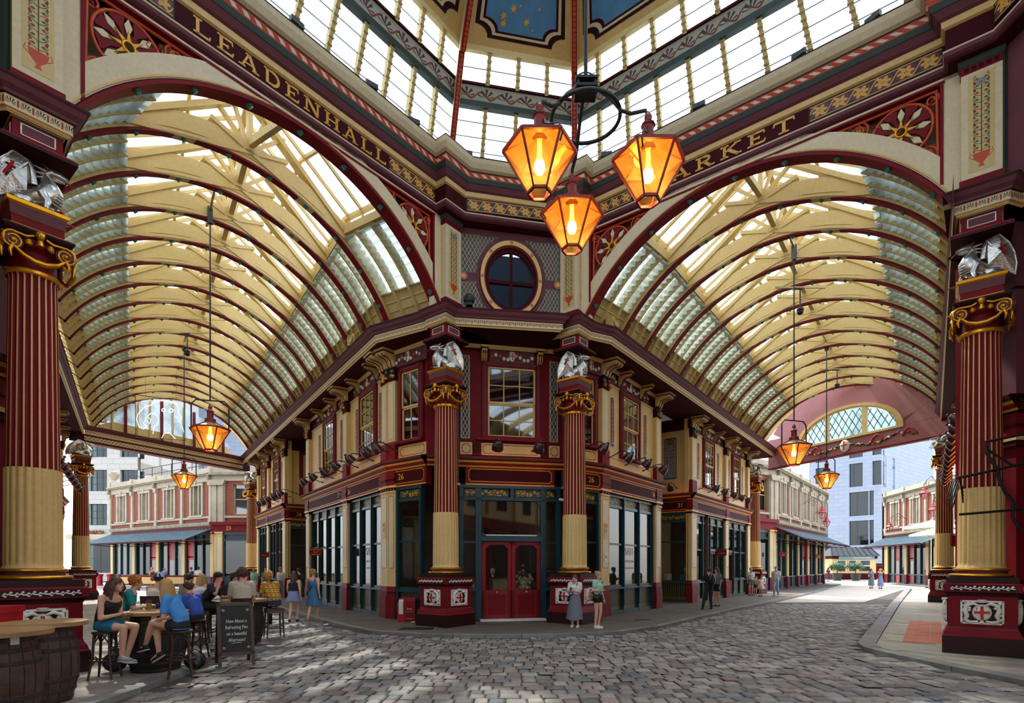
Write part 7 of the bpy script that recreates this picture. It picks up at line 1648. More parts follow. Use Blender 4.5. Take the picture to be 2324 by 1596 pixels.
# ================================================================ SIGNS, STANDS, TABLES, STOOLS
def hang_sign(label, pos, right, w, h, lines, size, arm=True):
    t = thing('hanging_sign', label, 'sign', pos, math.atan2(right.y, right.x)); m = MB(); n = .06
    m.prism([(-w/2, h/2), (w/2, h/2), (w/2, -h/2+n), (w/2-n, -h/2), (-w/2+n, -h/2), (-w/2, -h/2+n)], -.03, .03, 'red'); b = m.build('board', t)
    for k, tx in enumerate(lines): lettering(tx, size, 'yellow', Vector((0, -.034, h/2-(k+.6)*h/len(lines)*.95)), (1, 0, 0), b)
    MB().bar((-w/2, 0, h/2+.03), (w/2+.25, 0, h/2+.03), .03, .03, 'iron').build('arm', t)
hang_sign('dark red hanging sign reading Spanish Tapas Bar and Restaurant in the left arcade', P(717, 1253, 24.2), Vector((1, 0, 0)), .55, .32, ['Spanish Tapas', 'Bar &', 'Restaurant'], .085)
hang_sign('small dark red hanging sign beyond the left alley', P(601, 1260, 33), Vector((1, 0, 0)), .45, .3, ['PORTERS'], .08)
hang_sign('dark red hanging sign by the door of shop 31', P(1638, 1255, 30), Vector((1, 0, 0)), .5, .34, ['CHAMBERLAIN'], .06)
hang_sign('dark red hanging sign over the stone-fronted shop door beyond the right arcade', P(1777, 1259, 42), Vector((1, 0, 0)), .55, .28, ['LUC'], .1)
hang_sign('yellow-lettered red hanging sign at the far end of the canopy', P(1857, 1263, 50), Vector((1, 0, 0)), .6, .34, ['Curry', 'Night'], .16)
hang_sign('dark red hanging sign peeping out beside the sunlit end column', P(2172, 1228, 17.5), Vector((1, 0, 0)), .4, .35, ['BE'], .1)
for lab, lines, p, r in (('yellow parking notice on the pilaster of the right arcade shop', ['Pedestrian', 'Zone'], RFp(.32, .012, 3.05), dR), ('yellow parking notice on the pilaster of the left arcade shop', ['Pedestrian', 'Zone'], LFp(.30, .012, 3.05), -dL)):
    t = thing('parking_notice', lab, 'sign', p, math.atan2(r.y, r.x)); MB().box(-.12, .12, -.012, .0, -.28, .28, 'yellow').build('plate', t); MB().lathe([(0, 0), (.07, 0), (.07, .004), (0, .005)], 'bluep', 16, c=(0, -.013, 0), R=Matrix.Rotation(PI/2, 3, 'X')).build('roundel', t)
    for k, tx in enumerate(lines): lettering(tx, .05, 'black', Vector((0, -.015, .2-.06*k)), (1, 0, 0), t)
t = thing('warning_notice', 'small white warning notice under the yellow sign of the right arcade', 'sign', RFp(.32, .012, 2.1), math.atan2(dR.y, dR.x)); MB().box(-.1, .1, -.012, 0, -.17, .17, 'white').build('plate', t); MB().prism([(-.07, -.02), (.07, -.02), (0, .12)], -.016, -.012, 'black').build('triangle', t)
# SALE lettering on the two big windows (white vinyl on the inside of the glass)
def sale(org, d, n, s, par, lab):
    t = thing('window_lettering', lab, 'lettering', (0, 0, 0)); r = -d if n is nLF else d
    for tx, sz, z in (('SALE', .42, 2.35), ('UP TO 60% OFF', .13, 1.98), ('FINAL REDUCTIONS', .10, 1.72)): lettering(tx, sz, 'white', org+d*s+n*(-.19)+Vector((0, 0, z)), r, t, name='vinyl_text', sx=.9)
sale(LFo, dL, nLF, 2.3, wl, 'white SALE lettering on the left arcade shop window'); sale(RFo, dR, nRF, 2.75, wr, 'white SALE lettering on the right arcade shop window')
# newspaper stand
p = G(922, 1412); t = thing('newspaper_stand', 'bright red free newspaper stand against the left pilaster of the corner', 'stand', p, .05)
m = MB(); m.add([(-.28, 0, 0), (.28, 0, 0), (.28, .4, 0), (-.28, .4, 0), (-.28, 0, .62), (.28, 0, .72), (.28, .4, .76), (-.28, .4, .76)], [(0, 1, 5, 4), (1, 2, 6, 5), (2, 3, 7, 6), (3, 0, 4, 7), (3, 2, 1, 0)], 'scarlet'); m.box(-.05, .27, -.006, 0, .02, .66, 'red2'); m.build('box', t); m = MB(); [m.box(-.24, -.1, -.01+.03*k, .02+.03*k, .25+.05*k, .66+.02*k, 'white') for k in range(4)]; m.build('newspapers', t)
lettering('free', .10, 'white', Vector((.1, -.012, .42)), (1, 0, 0), t); lettering('please take a copy', .03, 'white', Vector((.1, -.012, .33)), (1, 0, 0), t); lettering('CITY MATTERS', .038, 'white', Vector((.1, -.012, .1)), (1, 0, 0), t)
# red litter bin at the left edge
p = G(-8, 1520); p = Vector((-7.35, 7.75, 0)); t = thing('litter_bin', 'bright red litter bin beside the wooden barrel tables', 'bin', p, .15); MB().box(-.35, .35, -.3, .3, 0, 1.15, 'scarlet').build('body', t); MB().box(-.37, .37, -.32, .32, 1.15, 1.24, 'scarlet').build('lid', t)
# floor odds: manhole cover, paper cup, litter
for lab, px, py, w, h in (('metal inspection cover in the pavement before the newspaper stand', 945, 1428, 1.0, .7), ('metal inspection cover near the right kerb', 1460, 1408, .6, .4)):
    q = G(px, py); t = tag(MB(Matrix.Translation((q.x, q.y, 0))).box(-w/2, w/2, -h/2, h/2, -.02, .012, 'iron').box(-w/2-.05, w/2+.05, -h/2-.05, h/2+.05, -.02, .008, 'kerb').build('inspection_cover'), lab, 'manhole cover')
for lab, px, py in (('white scrap of litter on the setts near the walking women', 739, 1418), ('crumpled can beside the newspaper stand', 937, 1413)):
    q = G(px, py, .02); m = MB(Matrix.Translation(q)); m.ball((0, 0, 0), .05, 'white', 7, (1.5, 1, .5)); m.ball((.05, .02, .01), .03, 'white', 6); tag(m.build('litter'), lab, 'litter')
# ---- barrel tables
def make_barrel_table(label, p, rz, wood='barrel', rt=.50, h=1.06, rb=.30, top=True):
    t = thing('barrel_table', label, 'table', p, rz); n = 18; hb = h-.06
    def rad(f): return rb+.085*math.sin(PI*f)
    prof = [(rad(f), hb*f) for f in [k/8 for k in range(9)]]
    for k in range(n):
        a0, a1 = 2*PI*k/n+.012, 2*PI*(k+1)/n-.012; vs = []
        for r, z in prof: vs += [(r*math.cos(a0), r*math.sin(a0), z), (r*math.cos(a1), r*math.sin(a1), z)]
        MB().add(vs, [(2*i, 2*i+1, 2*i+3, 2*i+2) for i in range(8)], wood).build('stave', t)
    MB().lathe([(rad(f)-.008, hb*f) for f in [k/8 for k in range(9)]], 'barrelblk', 18).build('barrel_core', t)
    for f in (.04, .16, .30, .70, .84, .96): MB().lathe([(rad(f)+.004, hb*f-.025), (rad(f)+.009, hb*f-.02), (rad(f)+.009, hb*f+.02), (rad(f)+.004, hb*f+.025)], 'hoop', 20).build('hoop', t)
    npk = 5; y = -rt
    for k in range(npk):
        ya, yb = -rt+2*rt*k/npk+.003, -rt+2*rt*(k+1)/npk-.003; up = [(math.sqrt(max(0, rt*rt-yy*yy)), yy) for yy in [ya+(yb-ya)*q/5 for q in range(6)]]
        MB().slab(up+[(-x, yy) for x, yy in up[::-1]], h-.055, h, 'woodtop').build('top_plank', t)
    MB().lathe([(0, h-.054), (rt-.01, h-.054), (rt, h-.05), (rt+.002, h-.008), (rt-.006, h-.004)], 'woodtop', 28).build('rim', t)
    MB().box(-.04, .04, -rb-.03, -rb+.05, h-.15, h-.055, 'white').build('tag_plate', t)
    return t
bt1 = G(137, 1570); 
t1 = make_barrel_table('wooden barrel table with a planked top standing before the plinth, farther of the pair', Vector((-6.25, 7.5, 0)), .3, rt=.48)
dup(t1, Vector((-5.91, 6.5, 0)), 1.1, 'wooden barrel table cut by the picture edge, nearer of the pair'); 
bt3 = Vector((-6.2, 9.78, 0)); t3 = make_barrel_table('black barrel table with beer glasses where the group in shorts sits', bt3, .5, 'barrelblk', .50, 1.02, .36)
bt4 = Vector((-6.3, 13.2, 0)); dup(t3, bt4, .9, 'black barrel table behind the chalkboard where the man with a cap sits')
# ---- bentwood stools
def make_stool(label, p, rz, h=.76):
    t = thing('bar_stool', label, 'stool', p, rz, 'bentwood bar stools'); MB().lathe([(0, h-.045), (.165, h-.045), (.18, h-.03), (.18, h-.008), (.165, h), (0, h)], 'wooddark', 20).build('seat', t)
    L = []
    for k in range(4):
        a = PI/4+PI/2*k; c, s = math.cos(a), math.sin(a); MB().tube([(c*.15, s*.15, h-.04), (c*.17, s*.17, h*.5), (c*.235, s*.235, 0)], [.02, .021, .017], 'wooddark', 8).build('leg', t)
        b = a+PI/2; c2, s2 = math.cos(b), math.sin(b); pts = []
        for q in range(9): f = q/8; r = .165+.0*f; ang = a+PI/2*f; rr_ = .16-.05*math.sin(PI*f); pts.append((rr_*math.cos(ang), rr_*math.sin(ang), h-.20+.15*math.sin(PI*f)))
        MB().tube(pts, .012, 'wooddark', 6).build('bent_brace', t)
        pts = [(x*1.28, y*1.28, .06+(z-(h-.20))*1.0+.02) for x, y, z in pts]; MB().tube([(x, y, z+.12) for x, y, z in pts], .011, 'wooddark', 6).build('low_brace', t)
    MB().tube([(.195*math.cos(2*PI*k/24), .195*math.sin(2*PI*k/24), .30) for k in range(25)], .012, 'wooddark', 6, caps=False).build('foot_ring', t); return t
pS1, pS3 = Vector((-6.52, 9.0, 0)), Vector((-5.38, 9.12, 0))
st1 = make_stool('bentwood stool under the woman in the black vest', pS1, .2); st3 = dup(st1, pS3, .5, 'bentwood stool under the girl in the blue T-shirt')
pS2 = Vector((-7.2, 10.35, 0)); dup(st1, pS2, .9, 'bentwood stool under the man in the teal T-shirt')
pS5 = Vector((-6.15, 10.95, 0)); dup(st1, pS5, .1, 'bentwood stool under the boy with an orange scarf')
# ---- bar chairs with square legs
def make_barchair(label, p, rz, back=True, h=.76):
    t = thing('bar_chair', label, 'chair', p, rz, 'dark wooden bar chairs'); w = .2
    MB().box(-w, w, -w, w, h-.05, h, 'wooddark').build('seat', t); MB().box(-w, w, -w+.01, -w+.03, h-.12, h-.05, 'wood').box(-w, w, w-.03, w-.01, h-.12, h-.05, 'wood').box(-w+.01, -w+.03, -w, w, h-.12, h-.05, 'wood').box(w-.03, w-.01, -w, w, h-.12, h-.05, 'wood').build('apron', t)
    for sx in (-1, 1):
        for sy in (-1, 1): MB().tube([(sx*.17, sy*.17, h-.05), (sx*.18, sy*.18, h*.5), (sx*.20, sy*.205, 0)], [.024, .022, .017], 'wooddark', 6, smooth=False).build('leg', t)
        MB().bar((sx*.185, -.18, .28), (sx*.185, .18, .28), .02, .03, 'wooddark').build('stretcher', t); MB().bar((-.18, sx*.185, .24), (.18, sx*.185, .24), .02, .03, 'wooddark').build('stretcher', t)
    if back:
        for sx in (-1, 1): MB().tube([(sx*.18, -.18, h-.04), (sx*.185, -.21, h+.2), (sx*.18, -.26, h+.36)], .018, 'wooddark', 6).build('back_post', t)
        b = MB(); b.add([(x, y-.012*q-.02*(1-(x/.2)**2), z) for q in (0, 1) for (x, y, z) in ((-.19, -.225, h+.2), (0, -.225, h+.2), (.19, -.225, h+.2), (.19, -.26, h+.37), (0, -.26, h+.37), (-.19, -.26, h+.37))], [(0, 1, 4, 5), (1, 2, 3, 4), (11, 10, 7, 6), (10, 9, 8, 7), (0, 6, 7, 1), (1, 7, 8, 2), (5, 4, 10, 11), (4, 3, 9, 10)], 'wooddark'); b.build('back_rest', t)
        for q in (-.1, 0, .1): MB().tube([(q, -.19, h), (q, -.235, h+.22)], .01, 'wooddark', 5).build('spindle', t)
    return t
pC8, pC9 = Vector((-5.72, 11.9, 0)), Vector((-5.02, 13.15, 0))
bc8 = make_barchair('dark bar chair under the man in the beige T-shirt, back to the viewer', pC8, .42)
pC9 = G(622, 1447); make_barchair('backless dark bar stool under the man in the checked shirt', pC9, .6, False, .74)
pC4 = Vector((-8.15, 12.8, 0)); dup(bc8, pC4, .2, 'dark bar chair under the woman with the headscarf')
pC6 = Vector((-7.25, 13.3, 0)); dup(bc8, pC6, -1.62, 'dark bar chair under the man with a cap')
# ---- chalkboard
p = G(533, 1507); cb = thing('chalkboard', 'folding wooden chalkboard with a handwritten pint advertisement', 'chalkboard', p, math.radians(33))
tilt = math.radians(15)
def leaf(sgn, mface, name):
    R = Matrix.Translation((0, sgn*.31, 0)) @ Matrix.Rotation(sgn*tilt, 4, 'X'); m = MB(R); w, h_ = .30, 1.16
    m.box(-w, -w+.055, -.018, .018, 0, h_, 'wooddark').box(w-.055, w, -.018, .018, 0, h_, 'wooddark').box(-w, w, -.018, .018, h_-.06, h_, 'wooddark').box(-w, w, -.018, .018, .2, .26, 'wooddark'); o = m.build('leaf_frame', cb)
    MB(R).box(-w+.05, w-.05, -.008, .008, .26, h_-.06, mface).build('board', o); return R, o
mat('slateboard', '23211f', .75, var=.2, scale=5); mat('chalk', 'd8d5cc', .9); mat('hardboard', '9a6a34', .7)
Rf, of_ = leaf(-1, 'slateboard', 'front'); leaf(1, 'hardboard', 'back')
for k, (tx, sz) in enumerate((('How About a', .095), ('Refreshing Pint', .092), ('on a beautiful', .092), ('Afternoon?', .095))):
    me = text_mesh(tx, sz, 'chalk', .001, 'CENTER', .66, .12); me.transform(Rf @ Matrix.Translation((.01, -.012, .82-.115*k)) @ Matrix.Rotation(PI/2, 4, 'X')); o = bpy.data.objects.new('chalk_writing', me); COL.objects.link(o); o.parent = of_
for sx in (-1, 1):
    for z in (1.02, .33): MB(Rf).tube(spiral(sx*.20, z, .028, 1.3, -.012, sx, 16), .004, 'chalk', 4).build('chalk_flourish', of_)
m = MB(Rf); m.tube([(-.08, -.012, .415), (.0, -.012, .425), (.08, -.012, .42)], .004, 'chalk', 4); m.build('chalk_underline', of_)
# ---- drinks on the black barrel
zt_ = 1.02
def pint(label, p, full, beer='yellow', h=.15, r=.04):
    t = thing('beer_glass', label, 'glass', p); MB().lathe([(0, .004), (r*.75, .004), (r*.78, .0), (r*.8, .01), (r*1.05, h*.8), (r, h)], 'clear', 14).build('glass', t)
    if full: MB().lathe([(0, .012), (r*.74, .012), (r*.76+r*.25*full, h*full), (0, h*full)], beer, 14).build('beer', t)
pint('tall pint glass of amber beer on the black barrel table', bt3+Vector((-.12, .0, zt_)), .62, 'beeramber' if 'beeramber' in MAT else 'yellow', .2, .045)
pint('short empty tumbler on the black barrel table', bt3+Vector((.02, -.1, zt_)), 0, h=.1)
t = thing('beer_bottle', 'brown beer bottle on the black barrel table', 'bottle', bt3+Vector((.14, .02, zt_))); MB().lathe([(0, 0), (.032, 0), (.033, .13), (.014, .18), (.013, .24), (0, .24)], 'wooddark', 12).build('bottle', t); MB().lathe([(.0335, .04), (.0338, .05), (.0338, .11), (.0335, .115)], 'white', 12).build('paper_label', t)
# ---- bags under the tables
def bag(label, p, s, mm):
    t = thing('backpack', label, 'bag', p, .4); m = MB(); m.ball((0, 0, s*.5), s*.5, mm, 12, (1.1, .8, 1)); m.build('sack', t); m = MB(); m.ball((0, -s*.36, s*.35), s*.28, mm, 10, (1.1, .5, .9)); m.build('pocket', t); m = MB(); m.tube([(-.1, .0, s*.95), (0, .0, s*1.1), (.1, 0, s*.95)], .012, mm, 6); m.build('handle', t)
mat('navybag', '1f2230', .8); mat('bluestrap', '2f7fc0', .6)
bag('dark backpack on the floor under the first bentwood stool', Vector((-6.75, 9.55, 0)), .34, 'navybag'); bag('dark rucksack with a blue strap on the floor behind the girl in blue', Vector((-5.5, 9.75, 0)), .32, 'black')
# ---- red and cream barrier planters out in the street on the left
for k, (px, py, lab) in enumerate(((315, 1331, 'red and cream street barrier behind the ginger-haired man'), (420, 1331, 'red and cream street barrier behind the headscarf woman'))):
    q = G(px, py+10); t = thing('street_barrier', lab, 'barrier', q, -.1, 'street barriers'); w = 1.5
    MB().box(-w, w, -.05, .05, 1.0, 1.12, 'red').build('top_rail', t); MB().box(-w, w, -.03, .03, .5, 1.0, 'cream2').build('panel', t); MB().box(-w, w, -.05, .05, .42, .5, 'red').build('bottom_rail', t)
    for x in (-w, 0, w): MB().box(x-.06, x+.06, -.06, .06, 0, 1.2, 'red').build('post', t)
for lab, px in (('red cylindrical street bollard near the white office block', 250), ('red bollard with a ball top left of the barriers', 226)):
    q = G(px, 1330); t = thing('bollard', lab, 'bollard', q, 0, 'red bollards'); MB().lathe([(0, 0), (.3, 0), (.3, .1), (.24, .14), (.24, .9), (.3, .95), (.3, 1.05), (0, 1.1)], 'scarlet', 16).build('body', t)
# ---- shop interior: mannequins and clothes behind the glass
def mannequin(label, p, top, bottom, s=1.0):
    t = thing('mannequin', label, 'mannequin', p); MB().ball((0, 0, 1.62*s), .1, 'white', 10, (.85, .95, 1.2)).tube([(0, 0, 1.5*s), (0, 0, 1.4*s)], .05, 'white', 8).build('head', t); MB().tube([(0, 0, .85*s), (0, 0, 1.1*s), (0, 0, 1.32*s), (0, 0, 1.42*s)], [.17, .15, .19, .08], top, 12, flat=(1, .65)).tube([(-.2, 0, 1.36*s), (-.26, 0, 1.05*s), (-.24, .05, .8*s)], [.06, .05, .035], top, 8).tube([(.2, 0, 1.36*s), (.26, 0, 1.05*s), (.24, .05, .8*s)], [.06, .05, .035], top, 8).build('jacket', t)
    MB().tube([(-.09, 0, .9*s), (-.1, 0, .1)], [.1, .06], bottom, 8).tube([(.09, 0, .9*s), (.1, 0, .1)], [.1, .06], bottom, 8).build('trousers', t); MB().lathe([(0, .05), (.25, .05), (.25, .08), (0, .1)], 'slated', 14).build('stand', t)
mat('tan', 'b08a56', .8); mat('navy', '1d2740', .8); mat('yellowc', 'd9b21c', .8); mat('check', '7d8794', .8)
mannequin('suited mannequin seen through the corner door glass', Co+cs*(-.45)-cn*1.2, 'black', 'black'); mannequin('mannequin in the right arcade SALE window', RFp(1.3, -1.1), 'tan', 'white'); mannequin('mannequin in the left arcade SALE window', LFp(3.4, -1.2), 'navy', 'black'); mannequin('mannequin in a checked shirt and tan trousers in the shop 31 window', RFp(9.35, -.55)+dR*.7, 'check', 'tan')
t = thing('clothes_rail', 'rail of bright shirts in the shop 31 window', 'clothes rail', RFp(9.35, -1.9)+dR*.9, math.atan2(nRF.y, nRF.x)); MB().bar((-.7, 0, 1.5), (.6, 0, 1.5), .03, .03, 'iron').bar((-.7, 0, 0), (-.7, 0, 1.5), .03, .03, 'iron').bar((.6, 0, 0), (.6, 0, 1.5), .03, .03, 'iron').build('rail', t)
for k, mm in enumerate(('yellowc', 'yellowc', 'white', 'pink', 'bluep', 'navy', 'tan', 'white')): MB().prism([(-.06, .55), (.06, .55), (.05, 1.4), (-.05, 1.4)], -.22, .22, mm).build('hanging_shirt', t).location = (-.55+.14*k, 0, 0)
t = thing('shop_flowers', 'vase of pale flowers behind the right leaf of the corner door', 'flowers', Co+cs*.5-cn*.8); MB().lathe([(0, 0), (.14, 0), (.18, .5), (.1, .9), (0, .9)], 'white', 12).build('vase', t); m = MB(); rr = random.Random(2); [m.ball((rr.gauss(0, .16), rr.gauss(0, .12), 1.25+rr.gauss(0, .22)), .06, rr.choice(('white', 'pink', 'leafg', 'yellow')), 6) for k in range(50)]; m.build('blooms', t)
# ================================================================ PEOPLE
for n_, c_ in (('skin', 'd2a184'), ('skin2', 'c08a68'), ('skin3', '8a5a3c'), ('hbrown', '4a2f20'), ('hblack', '17120f'), ('hginger', 'b06a2c'), ('hblond', 'b08a4e'), ('hgrey', '9a9690'), ('hsandy', 'c08a40'), ('cblack', '16161a'), ('cteal', '0f7f84'), ('cblue', '3f86c8'), ('cdenim', '3f6f9a'), ('cjean', '20304c'), ('cnavy', '18202f'), ('cbeige', 'b8aa98'), ('cwhite', 'd8d6d4'), ('cmint', '8fd0bc'), ('cgrey', '6f7480'), ('cpink', 'd8a8a8'), ('cstrap', 'e6d9c6'), ('ckhaki', '6d6a44'), ('cblue2', '2c4fa8'), ('corange', 'd8601c'), ('cpurple', '5a2450'), ('ljean', '8fb0c8'), ('sneak', '7d95a0'), ('shoeb', '15151a'), ('shoew', 'd8d8d8'), ('lipr', 'a8605a'), ('eyed', '20160f'), ('cskirt', '7a86a8'), ('tealshort', '14607c')):
    mat(n_, c_, .75 if n_[0] in 'cl' else .55, var=.08, scale=5, bump=.15 if n_[0] == 'c' else 0, bscale=30)
def check_mat():
    m, nt, b = nodes_of('plaid'); N, L = nt.nodes, nt.links; tc = N.new('ShaderNodeTexCoord'); sp = N.new('ShaderNodeSeparateXYZ'); L.new(tc.outputs['Object'], sp.inputs[0]); col = None
    base = (*srgb('1f7a52'), 1); last = None
    for ax, c, fr in ((0, 'd8a020', 70), (2, 'c83a1c', 60), (2, 'd8a020', 120)):
        s = N.new('ShaderNodeMath'); s.operation = 'MULTIPLY'; s.inputs[1].default_value = fr; L.new(sp.outputs[ax], s.inputs[0]); w = N.new('ShaderNodeMath'); w.operation = 'SINE'; L.new(s.outputs[0], w.inputs[0]); g = N.new('ShaderNodeMath'); g.operation = 'GREATER_THAN'; g.inputs[1].default_value = .45; L.new(w.outputs[0], g.inputs[0])
        mx = N.new('ShaderNodeMix'); mx.data_type = 'RGBA'; L.new(g.outputs[0], mx.inputs[0]); mx.inputs[7].default_value = (*srgb(c), 1)
        if last is None: mx.inputs[6].default_value = base
        else: L.new(last, mx.inputs[6])
        last = mx.outputs[2]
    L.new(last, b.inputs['Base Color']); b.inputs['Roughness'].default_value = .8
check_mat()
STAND = dict(pel=(0, 0, .95), waist=(0, .01, 1.08), chest=(0, .01, 1.30), neck=(0, 0, 1.47), head=(0, .03, 1.60),
    shR=(.185, 0, 1.40), elR=(.235, -.03, 1.12), wrR=(.245, .05, .88), shL=(-.185, 0, 1.40), elL=(-.235, -.03, 1.12), wrL=(-.245, .05, .88),
    hipR=(.09, 0, .93), knR=(.10, .02, .51), anR=(.10, -.02, .09), hipL=(-.09, 0, .93), knL=(-.10, .02, .51), anL=(-.10, -.02, .09))
def sit(h=.76, lean=.08, **kw):
    z = h+.09; d = dict(pel=(0, 0, z), waist=(0, .02-lean*.2, z+.14), chest=(0, lean, z+.36), neck=(0, lean+.05, z+.52), head=(0, lean+.11, z+.64),
        shR=(.185, lean, z+.45), elR=(.23, lean+.06, z+.17), wrR=(.16, lean+.28, z+.20), shL=(-.185, lean, z+.45), elL=(-.23, lean+.06, z+.17), wrL=(-.16, lean+.28, z+.20),
        hipR=(.09, .02, z), knR=(.13, .44, z-.02), anR=(.13, .36, z-.46), hipL=(-.09, .02, z), knL=(-.13, .44, z-.02), anL=(-.13, .36, z-.46))
    d.update(kw); return d
def remesh(o, v):
    m = o.modifiers.new('skin', 'REMESH'); m.mode = 'VOXEL'; m.voxel_size = v; m.use_smooth_shade = True
    s = o.modifiers.new('soft', 'SMOOTH'); s.factor = .5; s.iterations = 3; return o
def seg(mb, a, b, ra, rb, m, n=10): 
    a, b = Vector(a), Vector(b); mb.tube([a, a.lerp(b, .5), b], [ra, (ra+rb)/2*1.02, rb], m, n); mb.ball(a, ra*.99, m, n); mb.ball(b, rb*.99, m, n)
def person(label, loc, rz, J=None, skin='skin', hair=('short', 'hbrown'), top=('cblack', .35), bottom=('cjean', 'long'), shoes='shoeb', scale=1.0, vox=.02, gaze=0, extra=None, heads=1.0, feetdir=None, slim=.92):
    D = dict(STAND); D.update(J or {}); V = {k: Vector((v[0]*slim, v[1], v[2])) for k, v in D.items()}
    t = thing('person', label, 'person', loc, rz); t.scale = (scale,)*3; near = vox <= .016
    hd = V['head']; hdir = (hd-V['neck']).normalized(); R = Matrix.Rotation(gaze, 3, 'Z'); fw = R @ Vector((0, 1, 0)); rt = R @ Vector((1, 0, 0))
    b = MB()
    b.ball(hd+Vector((0, 0, .02)), .088, skin, 14, (.86, 1.02, 1.22), R); b.ball(hd+fw*.03-Vector((0, 0, .055)), .062, skin, 10, (.86, 1, .9)); b.ball(hd+fw*.098-Vector((0, 0, .01)), .016, skin, 6, (.8, 1, 1.4)); 
    for s in (-1, 1): b.ball(hd+rt*s*.079-Vector((0, 0, .01)), .02, skin, 6, (.4, .8, 1.4))
    seg(b, V['neck']-Vector((0, 0, .04)), hd-Vector((0, 0, .05)), .058, .05, skin)
    tor = [V['pel']-Vector((0, 0, .05)), V['pel']+Vector((0, 0, .03)), V['waist'], V['chest'], V['neck']-Vector((0, 0, .05)), V['neck']]
    b.tube(tor, [.13, .15, .125, .155, .12, .055], skin, 14, flat=(1.08, .72))
    for S in 'RL':
        sh, el, wr, hp, kn, an = (V[k+S] for k in ('sh', 'el', 'wr', 'hip', 'kn', 'an'))
        seg(b, V['chest'].lerp(sh, .6)+Vector((0, 0, .04)), sh, .06, .056, skin); seg(b, sh, el, .052, .040, skin); seg(b, el, wr, .040, .026, skin)
        hdv = (wr-el).normalized(); pm = wr+hdv*.05; b.ball(pm, .036, skin, 8, (1, 1, 1)); side = hdv.cross(Vector((0, 0, 1)));  side = side.normalized() if side.length > .1 else Vector((1, 0, 0)); dn = (Vector((0, 0, -.3))+hdv).normalized()
        if near:
            for q in range(4): f0 = pm+side*(.024-.016*q)+hdv*.015; b.tube([f0, f0+hdv*(.032-.004*abs(q-1)), f0+hdv*.045+dn*.018, f0+hdv*.05+dn*.034], [.0105, .0095, .009, .007], skin, 6)
            b.tube([pm+side*.028-hdv*.02, pm+side*.05+hdv*.01, pm+side*.05+hdv*.035], [.012, .011, .008], skin, 6)
        else: b.tube([pm, pm+hdv*.05, pm+hdv*.08+dn*.02], [.034, .028, .014], skin, 7)
        seg(b, hp, kn, .085, .056, skin); seg(b, kn, kn.lerp(an, .35), .054, .056, skin); seg(b, kn.lerp(an, .35), an, .056, .036, skin)
        fd = Vector(feetdir[S]) if feetdir and S in feetdir else Vector((0, 1, 0)); seg(b, an-Vector((0, 0, .03)), an+fd*.13-Vector((0, 0, .055)), .04, .03, skin)
    body = remesh(b.build('body', t), vox if near else max(vox, .022))
    # face
    f = MB()
    for s in (-1, 1): f.ball(hd+fw*.078+rt*s*.032+Vector((0, 0, .018)), .011, 'eyed', 6, (1.2, .6, .8)); f.tube([hd+fw*.086+rt*s*.018+Vector((0, 0, .04)), hd+fw*.078+rt*s*.046+Vector((0, 0, .038))], .005, 'hbrown', 4)
    f.tube([hd+fw*.088-rt*.022-Vector((0, 0, .052)), hd+fw*.094-Vector((0, 0, .053)), hd+fw*.088+rt*.022-Vector((0, 0, .052))], .0065, 'lipr', 5); f.build('face', body)
    # hair
    st, hc = hair; h = MB(); c = hd-fw*.018+Vector((0, 0, .045)); rr = random.Random(sum(map(ord, label)))
    if st != 'bald':
        h.ball(c, .098, hc, 14, (.92, 1.05, 1.05), R); 
        if st == 'long':
            for k in range(34):
                a = PI*(-.02+1.04*k/33)+PI; p0 = c+R @ Vector((math.cos(a)*.085, math.sin(a)*.09, -.01)); L_ = .30+.06*rr.random(); h.tube([p0, p0-Vector((0, 0, L_*.4))+R @ Vector((math.cos(a)*.02, math.sin(a)*.03, 0)), p0-Vector((0, 0, L_))+R @ Vector((rr.uniform(-.02, .02), math.sin(a)*.03, 0))], [.028, .026, .008], hc, 6)
        elif st == 'wavy':
            for k in range(60):
                a = PI*(-.12+1.24*rr.random())+PI; p0 = c+R @ Vector((math.cos(a)*.085, math.sin(a)*.09, .02*rr.random())); L_ = .14+.14*rr.random(); q = R @ Vector((math.cos(a)*.05, math.sin(a)*.05, 0)); h.tube([p0, p0+q*.5-Vector((0, 0, L_*.4)), p0+q-Vector((0, 0, L_*.75)), p0+q*.7-Vector((0, 0, L_))], [.03, .034, .03, .012], hc, 6)
        elif st == 'curly':
            for k in range(70): d = Vector((rr.gauss(0, 1), rr.gauss(-.25, 1), rr.gauss(.35, .8))).normalized(); h.ball(c+R @ Vector((d.x*.088, d.y*.098, d.z*.098+.0)), .028, hc, 6) if (d.y < .75 or d.z > .35) else None
        elif st == 'bun': h.ball(c-fw*.09+Vector((0, 0, .06)), .048, hc, 9); h.tube([c-fw*.08, c-fw*.10-Vector((0, 0, .06))], [.05, .02], hc, 7)
        elif st == 'short':
            for k in range(30): d = Vector((rr.gauss(0, 1), rr.gauss(-.2, 1), abs(rr.gauss(.5, .6)))).normalized(); h.ball(c+R @ Vector((d.x*.082, d.y*.092, d.z*.09)), .026, hc, 5)
        elif st == 'scarf':
            h.ball(c+Vector((0, 0, .01)), .108, 'cnavy', 12, (.95, 1.05, .95), R)
            for k in range(7): a = k*.9; h.tube([c+R @ Vector((.10*math.cos(a), .11*math.sin(a), .02)), c+Vector((0, 0, .12))], [.026, .03], ('cwhite', 'cpink', 'cteal')[k % 3], 6)
